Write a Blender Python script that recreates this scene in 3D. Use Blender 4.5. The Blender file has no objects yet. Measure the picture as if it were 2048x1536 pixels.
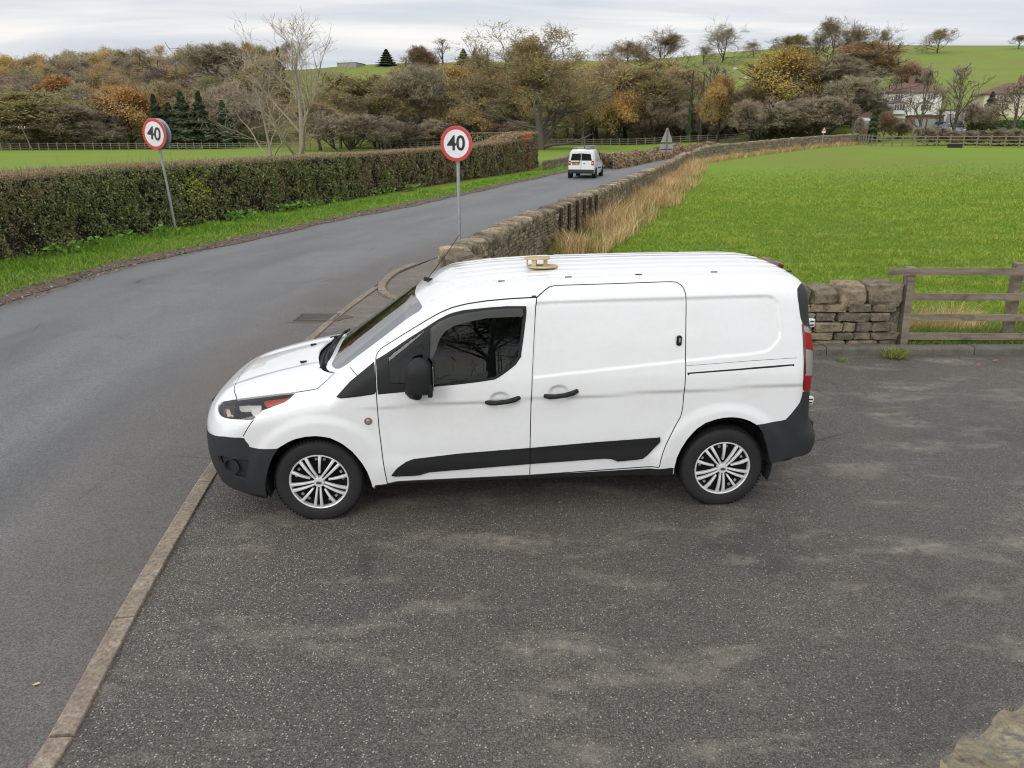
import bpy, bmesh, math, random
import numpy as np
from mathutils import Vector, Matrix, geometry
R_ = math.radians
random.seed(7); RNG = np.random.default_rng(11)
SC = bpy.context.scene; COL = SC.collection
# ---------------------------------------------------------------- camera
F_PX = 1479.0; CAM_H = 2.7646; PITCH = .3250
cam_d = bpy.data.cameras.new('camera'); cam = bpy.data.objects.new('camera', cam_d); COL.objects.link(cam)
cam.location = (0, 0, CAM_H); cam.rotation_euler = (math.pi/2-PITCH, 0, 0)
cam_d.sensor_width = 36; cam_d.lens = F_PX/2048*36; cam_d.clip_start = .05; cam_d.clip_end = 5000
SC.camera = cam
# ---------------------------------------------------------------- light: bright overcast sky, soft sun behind cloud
SUN_EL, SUN_AZ = 30.0, 212.0        # degrees; azimuth clockwise from +Y (behind the camera, to the left)
w = bpy.data.worlds.new('World'); SC.world = w; w.use_nodes = True
nt = w.node_tree; nt.nodes.clear()
def wn(t, **k):
    n = nt.nodes.new(t)
    for a, b in k.items(): setattr(n, a, b)
    return n
def wl(a, b): nt.links.new(a, b)
out = wn('ShaderNodeOutputWorld'); bg = wn('ShaderNodeBackground'); bg.inputs['Strength'].default_value = .1
sky = wn('ShaderNodeTexSky', sky_type='NISHITA', sun_disc=False)
sky.sun_elevation = R_(SUN_EL); sky.sun_rotation = R_(SUN_AZ); sky.dust_density = 2.5; sky.air_density = 1.0
tc = wn('ShaderNodeTexCoord'); sep = wn('ShaderNodeSeparateXYZ'); wl(tc.outputs['Generated'], sep.inputs[0])
# cloud layer: direction projected on a flat cloud deck, stretched into streaks
mz = wn('ShaderNodeMath', operation='MAXIMUM'); wl(sep.outputs['Z'], mz.inputs[0]); mz.inputs[1].default_value = 0.0
ma = wn('ShaderNodeMath', operation='ADD'); wl(mz.outputs[0], ma.inputs[0]); ma.inputs[1].default_value = .10
dx = wn('ShaderNodeMath', operation='DIVIDE'); wl(sep.outputs['X'], dx.inputs[0]); wl(ma.outputs[0], dx.inputs[1])
dy = wn('ShaderNodeMath', operation='DIVIDE'); wl(sep.outputs['Y'], dy.inputs[0]); wl(ma.outputs[0], dy.inputs[1])
cmb = wn('ShaderNodeCombineXYZ'); wl(dx.outputs[0], cmb.inputs[0]); wl(dy.outputs[0], cmb.inputs[1])
mp = wn('ShaderNodeMapping'); wl(cmb.outputs[0], mp.inputs[0]); mp.inputs['Scale'].default_value = (.22, .55, 1); mp.inputs['Rotation'].default_value = (0, 0, R_(8))
nz = wn('ShaderNodeTexNoise'); wl(mp.outputs[0], nz.inputs['Vector']); nz.inputs['Scale'].default_value = 1.6; nz.inputs['Detail'].default_value = 7; nz.inputs['Roughness'].default_value = .52; nz.inputs['Distortion'].default_value = .5
cr = wn('ShaderNodeValToRGB'); wl(nz.outputs['Fac'], cr.inputs[0])
e = cr.color_ramp.elements; e[0].position = .34; e[0].color = (6.3, 6.75, 7.6, 1); e[1].position = .66; e[1].color = (11.2, 10.8, 10.3, 1)
m_ = e.new(.5); m_.color = (8.2, 8.4, 8.75, 1)
# brightness of the cloud deck: grows to the zenith and towards the veiled sun
nv = wn('ShaderNodeVectorMath', operation='DOT_PRODUCT'); wl(tc.outputs['Generated'], nv.inputs[0])
sd = (math.sin(R_(SUN_AZ))*math.cos(R_(SUN_EL)), math.cos(R_(SUN_AZ))*math.cos(R_(SUN_EL)), math.sin(R_(SUN_EL)))
nv.inputs[1].default_value = sd
mr = wn('ShaderNodeMapRange'); wl(nv.outputs['Value'], mr.inputs['Value']); mr.inputs['From Min'].default_value = -.35; mr.inputs['From Max'].default_value = 1; mr.inputs['To Min'].default_value = 1.0; mr.inputs['To Max'].default_value = 1.45
zr = wn('ShaderNodeMapRange'); wl(sep.outputs['Z'], zr.inputs['Value']); zr.inputs['From Min'].default_value = .12; zr.inputs['From Max'].default_value = .8; zr.inputs['To Min'].default_value = 1.0; zr.inputs['To Max'].default_value = 1.22
mu = wn('ShaderNodeMath', operation='MULTIPLY'); wl(mr.outputs[0], mu.inputs[0]); wl(zr.outputs[0], mu.inputs[1])
vm = wn('ShaderNodeVectorMath', operation='SCALE'); wl(cr.outputs['Color'], vm.inputs[0]); wl(mu.outputs[0], vm.inputs['Scale'])
mx = wn('ShaderNodeMix', data_type='RGBA'); mx.inputs['Factor'].default_value = .90
wl(sky.outputs[0], mx.inputs['A']); wl(vm.outputs[0], mx.inputs['B'])
wl(mx.outputs['Result'], bg.inputs['Color']); wl(bg.outputs[0], out.inputs[0])
sun_d = bpy.data.lights.new('sun', 'SUN'); sun = bpy.data.objects.new('sun', sun_d); COL.objects.link(sun)
sun_d.energy = .85; sun_d.angle = R_(24); sun_d.color = (1, .98, .95)
sun.rotation_euler = Vector((-sd[0], -sd[1], -sd[2])).to_track_quat('-Z', 'Y').to_euler()
SC.view_settings.view_transform = 'Standard'; SC.view_settings.look = 'None'; SC.view_settings.exposure = 0.0; SC.view_settings.gamma = 1
SC.cycles.max_bounces = 8; SC.cycles.transparent_max_bounces = 12
SC.cycles.use_denoising = True; SC.cycles.denoiser = 'OPENIMAGEDENOISE'; SC.cycles.denoising_input_passes = 'RGB_ALBEDO_NORMAL'; SC.cycles.denoising_prefilter = 'ACCURATE'; SC.cycles.pixel_filter_type = 'BLACKMAN_HARRIS'; SC.cycles.filter_width = 1.1
# ---------------------------------------------------------------- picture geometry -> places in the world
def ray(px, py):
    px = np.asarray(px, float); py = np.asarray(py, float)
    X = (px-1024)/F_PX; Y = -(py-768)/F_PX; Z = np.ones_like(X); cp, sp = math.cos(PITCH), math.sin(PITCH)
    return np.stack([X, Z*cp+Y*sp, Y*cp-Z*sp], -1)
def G(px, py, z=0.0):                       # where the sight line meets height z
    d = ray(px, py); t = (z-CAM_H)/d[..., 2]; return np.array([0, 0, CAM_H])+d*np.asarray(t)[..., None]
def P(px, py, y):                           # where the sight line is y metres ahead
    d = ray(px, py); return np.array([0, 0, CAM_H])+d*np.asarray(y/d[..., 1])[..., None]
# ---------------------------------------------------------------- helpers
def tag(o, label=None, cat=None, group=None, kind=None):
    if label: o['label'] = label
    if cat: o['category'] = cat
    if group: o['group'] = group
    if kind: o['kind'] = kind
    return o
def thing(name, label, cat, loc=(0, 0, 0), rotz=0, group=None):
    o = bpy.data.objects.new(name, None); COL.objects.link(o); o.empty_display_size = .3
    o.location = loc; o.rotation_euler = (0, 0, rotz); return tag(o, label, cat, group)
def link(name, me, parent=None):
    o = bpy.data.objects.new(name, me); COL.objects.link(o)
    if parent: o.parent = parent
    return o
def copy_tree(o, parent=None):
    c = o.copy(); COL.objects.link(c); c.parent = parent
    for ch in o.children: copy_tree(ch, c)
    return c
def np_mesh(name, V, Fs, mats, mi=None, smooth=False, col=None, uv=None, normals=None):
    """V (n,3); Fs (m,k) int array of equal-size faces, or a list of such arrays."""
    if not isinstance(Fs, (list, tuple)): Fs = [Fs]
    Fs = [np.asarray(f, np.int32) for f in Fs if len(f)]
    me = bpy.data.meshes.new(name); V = np.asarray(V, np.float32)
    me.vertices.add(len(V)); me.vertices.foreach_set('co', V.ravel())
    li = np.concatenate([f.ravel() for f in Fs]); ls = np.concatenate([np.full(len(f), f.shape[1], np.int32) for f in Fs])
    me.loops.add(len(li)); me.loops.foreach_set('vertex_index', li)
    me.polygons.add(len(ls)); me.polygons.foreach_set('loop_start', np.concatenate([[0], np.cumsum(ls)[:-1]]).astype(np.int32))
    if mi is not None: me.polygons.foreach_set('material_index', np.asarray(mi, np.int32))
    me.polygons.foreach_set('use_smooth', np.full(len(ls), bool(smooth)))
    for m in (mats if isinstance(mats, (list, tuple)) else [mats]): me.materials.append(m)
    if col is not None:
        a = me.color_attributes.new('col', 'FLOAT_COLOR', 'POINT'); c4 = np.ones((len(V), 4), np.float32); c4[:, :3] = col; a.data.foreach_set('color', c4.ravel())
    if uv is not None:
        u = me.uv_layers.new(name='uv'); u.data.foreach_set('uv', np.asarray(uv, np.float32)[li].ravel())
    me.update(calc_edges=True); me.validate()
    if normals is not None: me.normals_split_custom_set_from_vertices(np.asarray(normals, np.float32))
    return me
class MB:
    """collects shapes for ONE mesh object"""
    def __init__(s): s.bm = bmesh.new()
    def box(s, c, d, rot=None, bev=0, seg=2):
        M = Matrix.Translation(c) @ (rot.to_4x4() if rot is not None else Matrix()) @ Matrix.Diagonal((d[0], d[1], d[2], 1))
        r = bmesh.ops.create_cube(s.bm, size=1, matrix=M)
        if bev:
            ed = list({e for v in r['verts'] for e in v.link_edges})
            bmesh.ops.bevel(s.bm, geom=ed, offset=bev, segments=seg, profile=.6, affect='EDGES')
        return s
    def tube(s, pts, rad, n=8, cap=True):
        pts = [Vector(p) for p in pts]; rr = rad if hasattr(rad, '__len__') else [rad]*len(pts); rings = []
        t = (pts[1]-pts[0]).normalized(); ref = Vector((0, 0, 1)) if abs(t.z) < .9 else Vector((1, 0, 0)); a = t.cross(ref).normalized()
        for i, p in enumerate(pts):
            t = (pts[min(i+1, len(pts)-1)]-pts[max(i-1, 0)]).normalized(); a = (a-t*a.dot(t)).normalized(); b = t.cross(a)
            rings.append([s.bm.verts.new(p+(a*math.cos(2*math.pi*k/n)+b*math.sin(2*math.pi*k/n))*rr[i]) for k in range(n)])
        for i in range(len(rings)-1):
            for k in range(n): s.bm.faces.new((rings[i][k], rings[i][(k+1) % n], rings[i+1][(k+1) % n], rings[i+1][k]))
        if cap: s.bm.faces.new(rings[0][::-1]); s.bm.faces.new(rings[-1])
        return s
    def lathe(s, prof, M=Matrix(), n=48, close=False):
        """prof: (r, h) pairs turned about local Z"""
        rings = [[s.bm.verts.new(M @ Vector((r*math.cos(2*math.pi*k/n), r*math.sin(2*math.pi*k/n), h))) for k in range(n)] if r > 1e-6 else [s.bm.verts.new(M @ Vector((0, 0, h)))] for r, h in prof]
        if close: rings.append(rings[0])
        for A, B in zip(rings[:-1], rings[1:]):
            for k in range(n):
                q = [A[k % len(A)], A[(k+1) % n % len(A)], B[(k+1) % n % len(B)], B[k % len(B)]]
                q = list(dict.fromkeys(q))
                if len(q) > 2:
                    try: s.bm.faces.new(q)
                    except ValueError: pass
        return s
    def prism(s, poly, d, M=Matrix()):
        """poly: (x, y) outline, extruded from 0 to d along local z"""
        a = [s.bm.verts.new(M @ Vector((x, y, 0))) for x, y in poly]; b = [s.bm.verts.new(M @ Vector((x, y, d))) for x, y in poly]; n = len(poly)
        s.bm.faces.new(a[::-1]); s.bm.faces.new(b)
        for k in range(n): s.bm.faces.new((a[k], a[(k+1) % n], b[(k+1) % n], b[k]))
        return s
    def quads(s, V, F):
        vs = [s.bm.verts.new(v) for v in V]
        for f in F: s.bm.faces.new([vs[i] for i in f])
        return s
    def build(s, name, m, parent=None, smooth=False, angle=40):
        bmesh.ops.recalc_face_normals(s.bm, faces=s.bm.faces)
        me = bpy.data.meshes.new(name); s.bm.to_mesh(me); s.bm.free()
        for x in (m if isinstance(m, (list, tuple)) else [m]): me.materials.append(x)
        if smooth:
            me.polygons.foreach_set('use_smooth', np.ones(len(me.polygons), bool)); me.set_sharp_from_angle(angle=R_(angle))
        return link(name, me, parent)
# ---------------------------------------------------------------- materials
class NT:
    def __init__(s, name):
        s.m = bpy.data.materials.new(name); s.m.use_nodes = True; s.t = s.m.node_tree; s.p = s.t.nodes['Principled BSDF']
        s.tc = s.n('ShaderNodeTexCoord')
    def n(s, t, **k):
        x = s.t.nodes.new(t)
        for a, b in k.items(): setattr(x, a, b)
        return x
    def l(s, a, b): s.t.links.new(a, b)
    def val(s, sock, v):
        if hasattr(v, 'is_output'): s.l(v, sock)
        else: sock.default_value = v
    def noise(s, scale, detail=4, rough=.55, vec=None, dist=0, sc=None, out='Fac', rot=None):
        x = s.n('ShaderNodeTexNoise'); v = vec or s.tc.outputs['Object']
        if sc or rot:
            mp = s.n('ShaderNodeMapping'); s.l(v, mp.inputs[0]); mp.inputs['Scale'].default_value = sc or (1, 1, 1); mp.inputs['Rotation'].default_value = rot or (0, 0, 0); v = mp.outputs[0]
        s.l(v, x.inputs['Vector']); x.inputs['Scale'].default_value = scale; x.inputs['Detail'].default_value = detail; x.inputs['Roughness'].default_value = rough; x.inputs['Distortion'].default_value = dist
        return x.outputs[out]
    def voro(s, scale, feature='F1', vec=None, out='Distance', rnd=1):
        x = s.n('ShaderNodeTexVoronoi', feature=feature); s.l(vec or s.tc.outputs['Object'], x.inputs['Vector']); x.inputs['Scale'].default_value = scale; x.inputs['Randomness'].default_value = rnd
        return x.outputs[out]
    def ramp(s, fac, stops):
        x = s.n('ShaderNodeValToRGB'); s.l(fac, x.inputs[0]); e = x.color_ramp.elements
        for i, (p, c) in enumerate(stops):
            k = e[i] if i < 2 else e.new(p)
            k.position = p; k.color = (c, c, c, 1) if not hasattr(c, '__len__') else (*c, 1)
        return x.outputs['Color']
    def rng(s, v, a, b, c, d, clamp=True):
        x = s.n('ShaderNodeMapRange', clamp=clamp); s.l(v, x.inputs['Value'])
        for k, q in zip(('From Min', 'From Max', 'To Min', 'To Max'), (a, b, c, d)): x.inputs[k].default_value = q
        return x.outputs[0]
    def math(s, op, a, b=0.0):
        x = s.n('ShaderNodeMath', operation=op); s.val(x.inputs[0], a); s.val(x.inputs[1], b); return x.outputs[0]
    def mix(s, f, a, b, bt='MIX'):
        x = s.n('ShaderNodeMix', data_type='RGBA', blend_type=bt); s.val(x.inputs['Factor'], f)
        for k, q in (('A', a), ('B', b)): s.val(x.inputs[k], q if hasattr(q, 'is_output') else (*q, 1))
        return x.outputs['Result']
    def bump(s, h, strength=.3, dist=.01):
        x = s.n('ShaderNodeBump'); s.l(h, x.inputs['Height']); x.inputs['Strength'].default_value = strength; x.inputs['Distance'].default_value = dist; s.l(x.outputs[0], s.p.inputs['Normal']); return x
    def base(s, c): s.val(s.p.inputs['Base Color'], c if hasattr(c, 'is_output') else (*c, 1))
    def set(s, **k):
        for a, b in k.items():
            nm = {'rough': 'Roughness', 'metal': 'Metallic', 'coat': 'Coat Weight', 'coatr': 'Coat Roughness', 'spec': 'Specular IOR Level', 'sheen': 'Sheen Weight', 'trans': 'Transmission Weight'}[a]
            s.val(s.p.inputs[nm], b)
        return s
def simple(name, c, rough=.5, var=.12, scale=6, bump=0, bscale=60, **k):
    m = NT(name); n = m.noise(scale, 5)
    c = np.array(c); m.base(m.mix(n, tuple(c*(1-var)), tuple(np.minimum(c*(1+var), 1)))); m.set(rough=rough, **k)
    if bump: m.bump(m.noise(bscale, 4), bump, .004)
    return m.m
def glass(name, tint, ior=1.5, rough=0.0, least=0.0):
    m = NT(name); t = m.t; fr = m.n('ShaderNodeFresnel'); fr.inputs['IOR'].default_value = ior
    tr = m.n('ShaderNodeBsdfTransparent'); tr.inputs['Color'].default_value = (*tint, 1); gl = m.n('ShaderNodeBsdfGlossy'); gl.inputs['Roughness'].default_value = rough
    ms = m.n('ShaderNodeMixShader'); m.l(m.math('MAXIMUM', fr.outputs[0], least), ms.inputs[0]); m.l(tr.outputs[0], ms.inputs[1]); m.l(gl.outputs[0], ms.inputs[2])
    t.nodes.remove(m.p); m.l(ms.outputs[0], t.nodes['Material Output'].inputs['Surface']); return m.m
def leaf_mat(name, hue_var=.04, val_var=.25, trans=.25, gain=1.0):
    """colour of each leaf is stored on the mesh; each tree varies a little as a whole"""
    m = NT(name); at = m.n('ShaderNodeAttribute', attribute_name='col'); oi = m.n('ShaderNodeObjectInfo')
    h = m.n('ShaderNodeHueSaturation'); m.l(at.outputs['Color'], h.inputs['Color'])
    m.l(m.rng(oi.outputs['Random'], 0, 1, .5-hue_var*.5, .5+hue_var*.5), h.inputs['Hue'])
    r2 = m.math('FRACT', m.math('MULTIPLY', oi.outputs['Random'], 7.31)); m.l(m.rng(r2, 0, 1, gain*(1-val_var), gain*(1+val_var)), h.inputs['Value'])
    m.l(h.outputs[0], m.p.inputs['Base Color']); m.set(rough=.75, spec=.2)
    if trans:
        tl = m.n('ShaderNodeBsdfTranslucent'); m.l(h.outputs[0], tl.inputs['Color']); ms = m.n('ShaderNodeMixShader'); ms.inputs[0].default_value = trans
        m.l(m.p.outputs[0], ms.inputs[1]); m.l(tl.outputs[0], ms.inputs[2]); m.l(ms.outputs[0], m.t.nodes['Material Output'].inputs['Surface'])
    return m.m
def interp(x, xs, ys):
    xs = np.asarray(xs, float); ys = np.asarray(ys, float); mm = np.gradient(ys, xs); x = np.clip(x, xs[0], xs[-1]); i = np.clip(np.searchsorted(xs, x)-1, 0, len(xs)-2)
    h = xs[i+1]-xs[i]; t = (x-xs[i])/h
    return ys[i]*(1+2*t)*(1-t)**2+mm[i]*h*t*(1-t)**2+ys[i+1]*t*t*(3-2*t)+mm[i+1]*h*t*t*(t-1)
def sstep(a, b, x):
    t = np.clip((x-a)/(b-a), 0, 1); return t*t*(3-2*t)
def smax(a, b, k):
    h = np.clip(.5+.5*(a-b)/k, 0, 1); return b*(1-h)+a*h+k*h*(1-h)
def resample(pts, step, closed=False):
    pts = np.asarray(pts, float); q = np.vstack([pts, pts[:1]]) if closed else pts
    L = np.concatenate([[0], np.cumsum(np.linalg.norm(np.diff(q, axis=0), axis=1))]); n = max(2, int(round(L[-1]/step))+1)
    t = np.linspace(0, L[-1], n); r = np.stack([np.interp(t, L, q[:, k]) for k in range(q.shape[1])], 1)
    return r[:-1] if closed else r
def smooth_path(pts, n=12):
    """Catmull-Rom through points"""
    p = np.asarray(pts, float); p = np.vstack([2*p[0]-p[1], p, 2*p[-1]-p[-2]]); o = []
    for i in range(1, len(p)-2):
        t = np.linspace(0, 1, n, endpoint=False)[:, None]; a, b, c, d = p[i-1], p[i], p[i+1], p[i+2]
        o.append(.5*(2*b+(c-a)*t+(2*a-5*b+4*c-d)*t**2+(3*b-a-3*c+d)*t**3))
    return np.vstack(o+[p[-2:-1]])
# ---------------------------------------------------------------- shared materials
M = {}
def paint(name, c):
    m = NT(name); n = m.noise(3, 4); d = m.noise(25, 5, .7)
    c = np.array(c); m.base(m.mix(m.rng(m.math('MULTIPLY', n, d), .2, .45, 0, 1), tuple(c), tuple(c*np.array([.95, .945, .93])))); m.set(rough=.28, coat=.9, coatr=.04, spec=.5); return m.m
M['white'] = paint('white_paint', (.79, .80, .81))
M['trim'] = simple('black_trim_plastic', (.012, .0125, .0135), .6, .25, 12, .15, 400, spec=.35)
M['bumper'] = simple('grey_bumper_plastic', (.026, .028, .030), .6, .25, 9, .2, 500, spec=.35)
M['gap'] = simple('panel_gap', (.02, .02, .02), .8)
M['dark'] = simple('dark_interior', (.012, .012, .013), .8)
M['cabin'] = simple('cabin_trim', (.035, .037, .04), .8, .2)
M['seat'] = simple('seat_fabric', (.03, .032, .036), .95, .3, 80)
M['rubber'] = simple('tyre_rubber', (.014, .014, .015), .75, .3, 30, .2, 120)
M['alloy'] = simple('silver_hubcap', (.78, .78, .79), .34, .06, 20, metal=.3)
M['cap_black'] = simple('hubcap_black', (.006, .006, .006), .7, spec=.2)
M['chrome'] = simple('chrome', (.75, .75, .75), .12, .05, metal=1.0)
M['red_lens'] = simple('red_lens', (.34, .004, .007), .4, .1, spec=.25)
M['dark_red_lens'] = simple('dark_red_lens', (.10, .004, .008), .12, .1, coat=1.0)
M['clear_lens'] = simple('clear_lens', (.30, .27, .27), .2, .2, 90, coat=.5)
M['orange_lens'] = simple('orange_reflector', (.60, .09, .045), .2, .1, coat=1.0)
M['amber'] = simple('amber_bowl', (.22, .13, .05), .15, .3, 30, metal=.6)
M['lampwhite'] = simple('lamp_white', (.75, .74, .70), .25, .05, coat=1.0)
M['smoke'] = simple('smoked_acrylic', (.05, .048, .048), .3, .1, coat=.3)
M['frit'] = simple('windscreen_border', (.06, .065, .07), .10, .1, coat=1.0)
M['win'] = glass('tinted_glass', (.46, .55, .52), 1.5)
M['screen'] = glass('windscreen_glass', (.60, .70, .66), 1.6, 0.0, .5)
M['lens'] = glass('lamp_cover', (.9, .9, .9), 1.45)
M['galv'] = simple('galvanised_steel', (.36, .38, .40), .45, .25, 14, .1, 80, metal=.35)
M['brass'] = simple('repeater_amber', (.22, .15, .075), .35, .2, 90)
M['vent'] = simple('varnished_ply', (.52, .40, .20), .5, .2, 14, coat=.2)
# ================================================================ the white van in front
VAN_X0, VAN_Y0, VAN_YAW = -1.4258, 4.9146, .0778
def half_w(x, z):
    w = interp(z, [.2, .35, .5, .75, .95, 1.08, 1.2, 1.35, 1.5, 1.62, 1.75, 1.9], [.865, .895, .91, .918, .914, .903, .88, .848, .808, .773, .725, .66])
    for cx in (.03, 3.03):                                   # flared arches
        r = np.hypot(x-cx, z-.33); w = w+.016*sstep(.56, .47, r)-.012*sstep(.5, .40, r)*0
    zc = .93+.028*(x-.45)                                    # long hollow under the waist line
    w = w-.013*sstep(0, .03, zc-z)*sstep(.42, .10, zc-z)*sstep(.25, .6, x)
    w = w+.012*sstep(.56, .44, z)*sstep(.3, .5, x)*sstep(2.75, 2.5, x)
    return w
def top_z(x, y):
    a = np.abs(y)
    hood = interp(x, [-1, -.9, -.8, -.6, -.3, 0, .3, .6], [.76, .86, .905, .97, 1.05, 1.11, 1.14, 1.16])-.085*(a/.8)**2.5
    hood = hood+.012*sstep(.30, .42, a)*sstep(.66, .5, a)*sstep(-.85, -.5, x)    # two soft ridges on the bonnet
    ws = 1.10+.70*(x-.02-.15*(a/.75)**2.2)
    roof = interp(x, [.7, .95, 1.2, 1.6, 2.2, 3.0, 3.5, 3.75, 3.95], [1.60, 1.71, 1.755, 1.785, 1.80, 1.808, 1.80, 1.77, 1.71])-.05*(a/.7)**2.2
    rib = sum(np.exp(-((a-c)/.035)**4) for c in (.10, .27, .43))
    roof = roof-.008*rib*sstep(1.0, 1.25, x)*sstep(3.66, 3.55, x)
    return -smax(-np.maximum(hood, ws), -roof, .06)
def front_x(y, z):
    a = np.abs(y)
    return interp(z, [.15, .3, .45, .6, .75, .9, 1.0, 1.2], [-.78, -.86, -.905, -.91, -.89, -.82, -.70, -.3])+.20*(a/.85)**3.5
def rear_x(y, z):
    a = np.abs(y)
    return interp(z, [.2, .4, .55, .66, .8, 1.2, 1.5, 1.7, 1.9], [3.72, 3.86, 3.88, 3.82, 3.80, 3.78, 3.71, 3.68, 3.58])-.11*(a/.85)**5
def bottom_z(x): return interp(x, [-.95, -.75, -.5, -.3, .4, 2.7, 3.3, 3.5, 3.9], [.31, .30, .235, .21, .265, .30, .345, .385, .44])
def body(x, y, z):
    f = smax(np.abs(y)-half_w(x, z), z-top_z(x, y), .13)
    f = smax(f, front_x(y, z)-x, .12); f = smax(f, x-rear_x(y, z), .10)
    return np.maximum(f, bottom_z(x)-z)
cV, sV = math.cos(VAN_YAW), math.sin(VAN_YAW)
def van_local(p): d = p-np.array([VAN_X0, VAN_Y0, 0]); return np.stack([d[..., 0]*cV+d[..., 1]*sV, -d[..., 0]*sV+d[..., 1]*cV-.918, d[..., 2]], -1)
def van_ray(px, py):
    D = ray(px, py); return van_local(np.array([0, 0, CAM_H])), np.stack([D[..., 0]*cV+D[..., 1]*sV, -D[..., 0]*sV+D[..., 1]*cV, D[..., 2]], -1)
def hit(px, py):
    O, D = van_ray(px, py); ts = np.linspace(3.2, 8.6, 1100); p = O+D[..., None, :]*ts[:, None]; f = body(p[..., 0], p[..., 1], p[..., 2])
    k = np.where((f < 0).any(-1), np.argmax(f < 0, -1), np.argmin(f, -1)); lo = ts[np.maximum(k-1, 0)]; hi = ts[k]
    for _ in range(24):
        m = (lo+hi)/2; q = O+D*m[..., None]; g = body(q[..., 0], q[..., 1], q[..., 2]); hi = np.where(g < 0, m, hi); lo = np.where(g < 0, lo, m)
    return O+D*hi[..., None]
def on_plane(px, py, y):                # sight line meets the upright plane van-y = y
    O, D = van_ray(px, py); return O+D*((y-O[1])/D[1])
# chart: the body seen from an axis inside it, unrolled to (u, v)
XA, XB, ZA, RC, RV = -.3, 3.2, .75, .75, .8
def chart(p):
    p = np.asarray(p, float); x, y, z = p[..., 0], p[..., 1], p[..., 2]; c = np.clip(x, XA, XB); d = x-c; ry = np.maximum(-y, 0); rz = z-ZA
    return np.stack([c+np.sign(d)*np.arctan2(np.abs(d), np.hypot(ry, rz))*RC, np.arctan2(rz, ry)*RV], -1)
def unchart(u, v):
    c = np.clip(u, XA, XB); ph = np.clip((u-c)/RC, -math.pi/2, math.pi/2); th = v/RV; s = np.sin(ph); k = np.cos(ph)
    D = np.stack([s, -k*np.cos(th), k*np.sin(th)], -1); O = np.stack([c, 0*c, 0*c+ZA], -1); lo = np.full(u.shape, .02); hi = np.full(u.shape, 2.4)
    for _ in range(30):
        m = (lo+hi)/2; q = O+D*m[..., None]; g = body(q[..., 0], q[..., 1], q[..., 2]); hi = np.where(g > 0, m, hi); lo = np.where(g > 0, lo, m)
    return O+D*lo[..., None]
ZM = {'A': (400, 480, 2.694), 'B': (1000, 480, 2.694), '1': (390, 560, 5.12), '2': (400, 780, 5.12), '3': (740, 580, 5.12), '4': (1340, 560, 6.4), '5': (1330, 780, 6.4), 'R': (800, 480, 5.12), 'S': (1200, 480, 4.6545), 'W': (560, 480, 5.12)}
def px(k, *uv):
    a, b, s = ZM[k]; return [(a+u/s, b+v/s) for u, v in uv]
def H3(pts): pts = np.array(pts, float); return hit(pts[:, 0], pts[:, 1])
def C2(pts): return chart(H3(pts))
def mid(pts3):                          # keep the near half and run it square to the centre line
    p = np.array([q for q in pts3 if q[1] < -.02]); e = p[-1].copy(); e[1] = -1e-4; return np.vstack([p, e])
def buf(line, wd=.0038, closed=False):
    L = resample(line, .03, closed); n = len(L)
    T = (np.roll(L, -1, 0)-np.roll(L, 1, 0)) if closed else np.gradient(L, axis=0)
    T /= np.linalg.norm(T, axis=1)[:, None]+1e-9; N = np.stack([-T[:, 1], T[:, 0]], 1)*wd
    if closed: return [np.vstack([L[i:i+2]+N[i:i+2], (L[i:i+2]-N[i:i+2])[::-1]]) for i in range(0, 0)] or (L+N, L-N)
    return np.vstack([L+N, (L-N)[::-1]])
REG = []                                # (region, outline in the chart), first match wins
def reg(name, uv): REG.append((name, np.asarray(uv, float)))
arch_f = C2(px('2', (665, 985), (680, 880), (705, 780), (745, 680), (800, 600), (870, 550), (960, 505), (1080, 478), (1200, 470), (1330, 490), (1450, 545), (1560, 630), (1650, 735), (1710, 830), (1750, 930), (1776, 1030)))
arch_r = C2(px('5', (118, 1000), (150, 870), (200, 760), (290, 620), (400, 500), (520, 420), (650, 375), (780, 350), (900, 348), (1020, 370), (1110, 405), (1190, 455), (1260, 560), (1310, 720), (1335, 850), (1345, 930)))
def close_down(a): return np.vstack([a, [a[-1][0]+.0, -1.3], [a[0][0], -1.3]])
reg('hole', close_down(arch_f)); reg('hole', close_down(arch_r))
door_top = px('3', (62, 680), (75, 645), (110, 600), (300, 480), (430, 400), (560, 320), (700, 240), (840, 180), (1000, 140), (1200, 110), (1450, 88), (1708, 74))
door_rear = px('A', (1814, 310), (1806, 450), (1800, 560), (1790, 740), (1783, 900), (1779, 1080), (1777, 1267))
door_front = px('A', (1010, 1313), (985, 1180), (965, 1020), (955, 900), (948, 780)) + door_top[:1]
door_px = door_front[:-1]+door_top+door_rear[1:]
door_uv = C2(door_px)
slide_px = px('B', (198, 310), (265, 252), (300, 245), (620, 235), (920, 224), (955, 228), (985, 250), (1000, 290), (1005, 330), (1003, 500), (1001, 640), (1000, 720), (995, 800), (985, 900), (975, 950), (940, 1010), (900, 1090), (870, 1170), (858, 1225), (160, 1267), (165, 900), (178, 560))
slide_uv = C2(slide_px)
def gap(pts, w=.0036): reg('gap', buf(C2(pts), w))
gap(door_front); gap(door_top); gap(door_rear); gap(px('A', (1010, 1313), (1777, 1267)))
gap(slide_px[:19]); gap(px('B', (160, 1267), (858, 1225)))
gap(px('1', (1590, 895), (1625, 940), (1660, 978)), .0025); gap(px('2', (548, 308), (500, 370), (440, 475)), .0025)
gap(px('B', (1003, 678), (1600, 635)), .0012)
reg('rail', C2(px('B', (1008, 715), (1300, 692), (1590, 668), (1598, 676), (1480, 688), (1300, 702), (1008, 724))))
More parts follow.
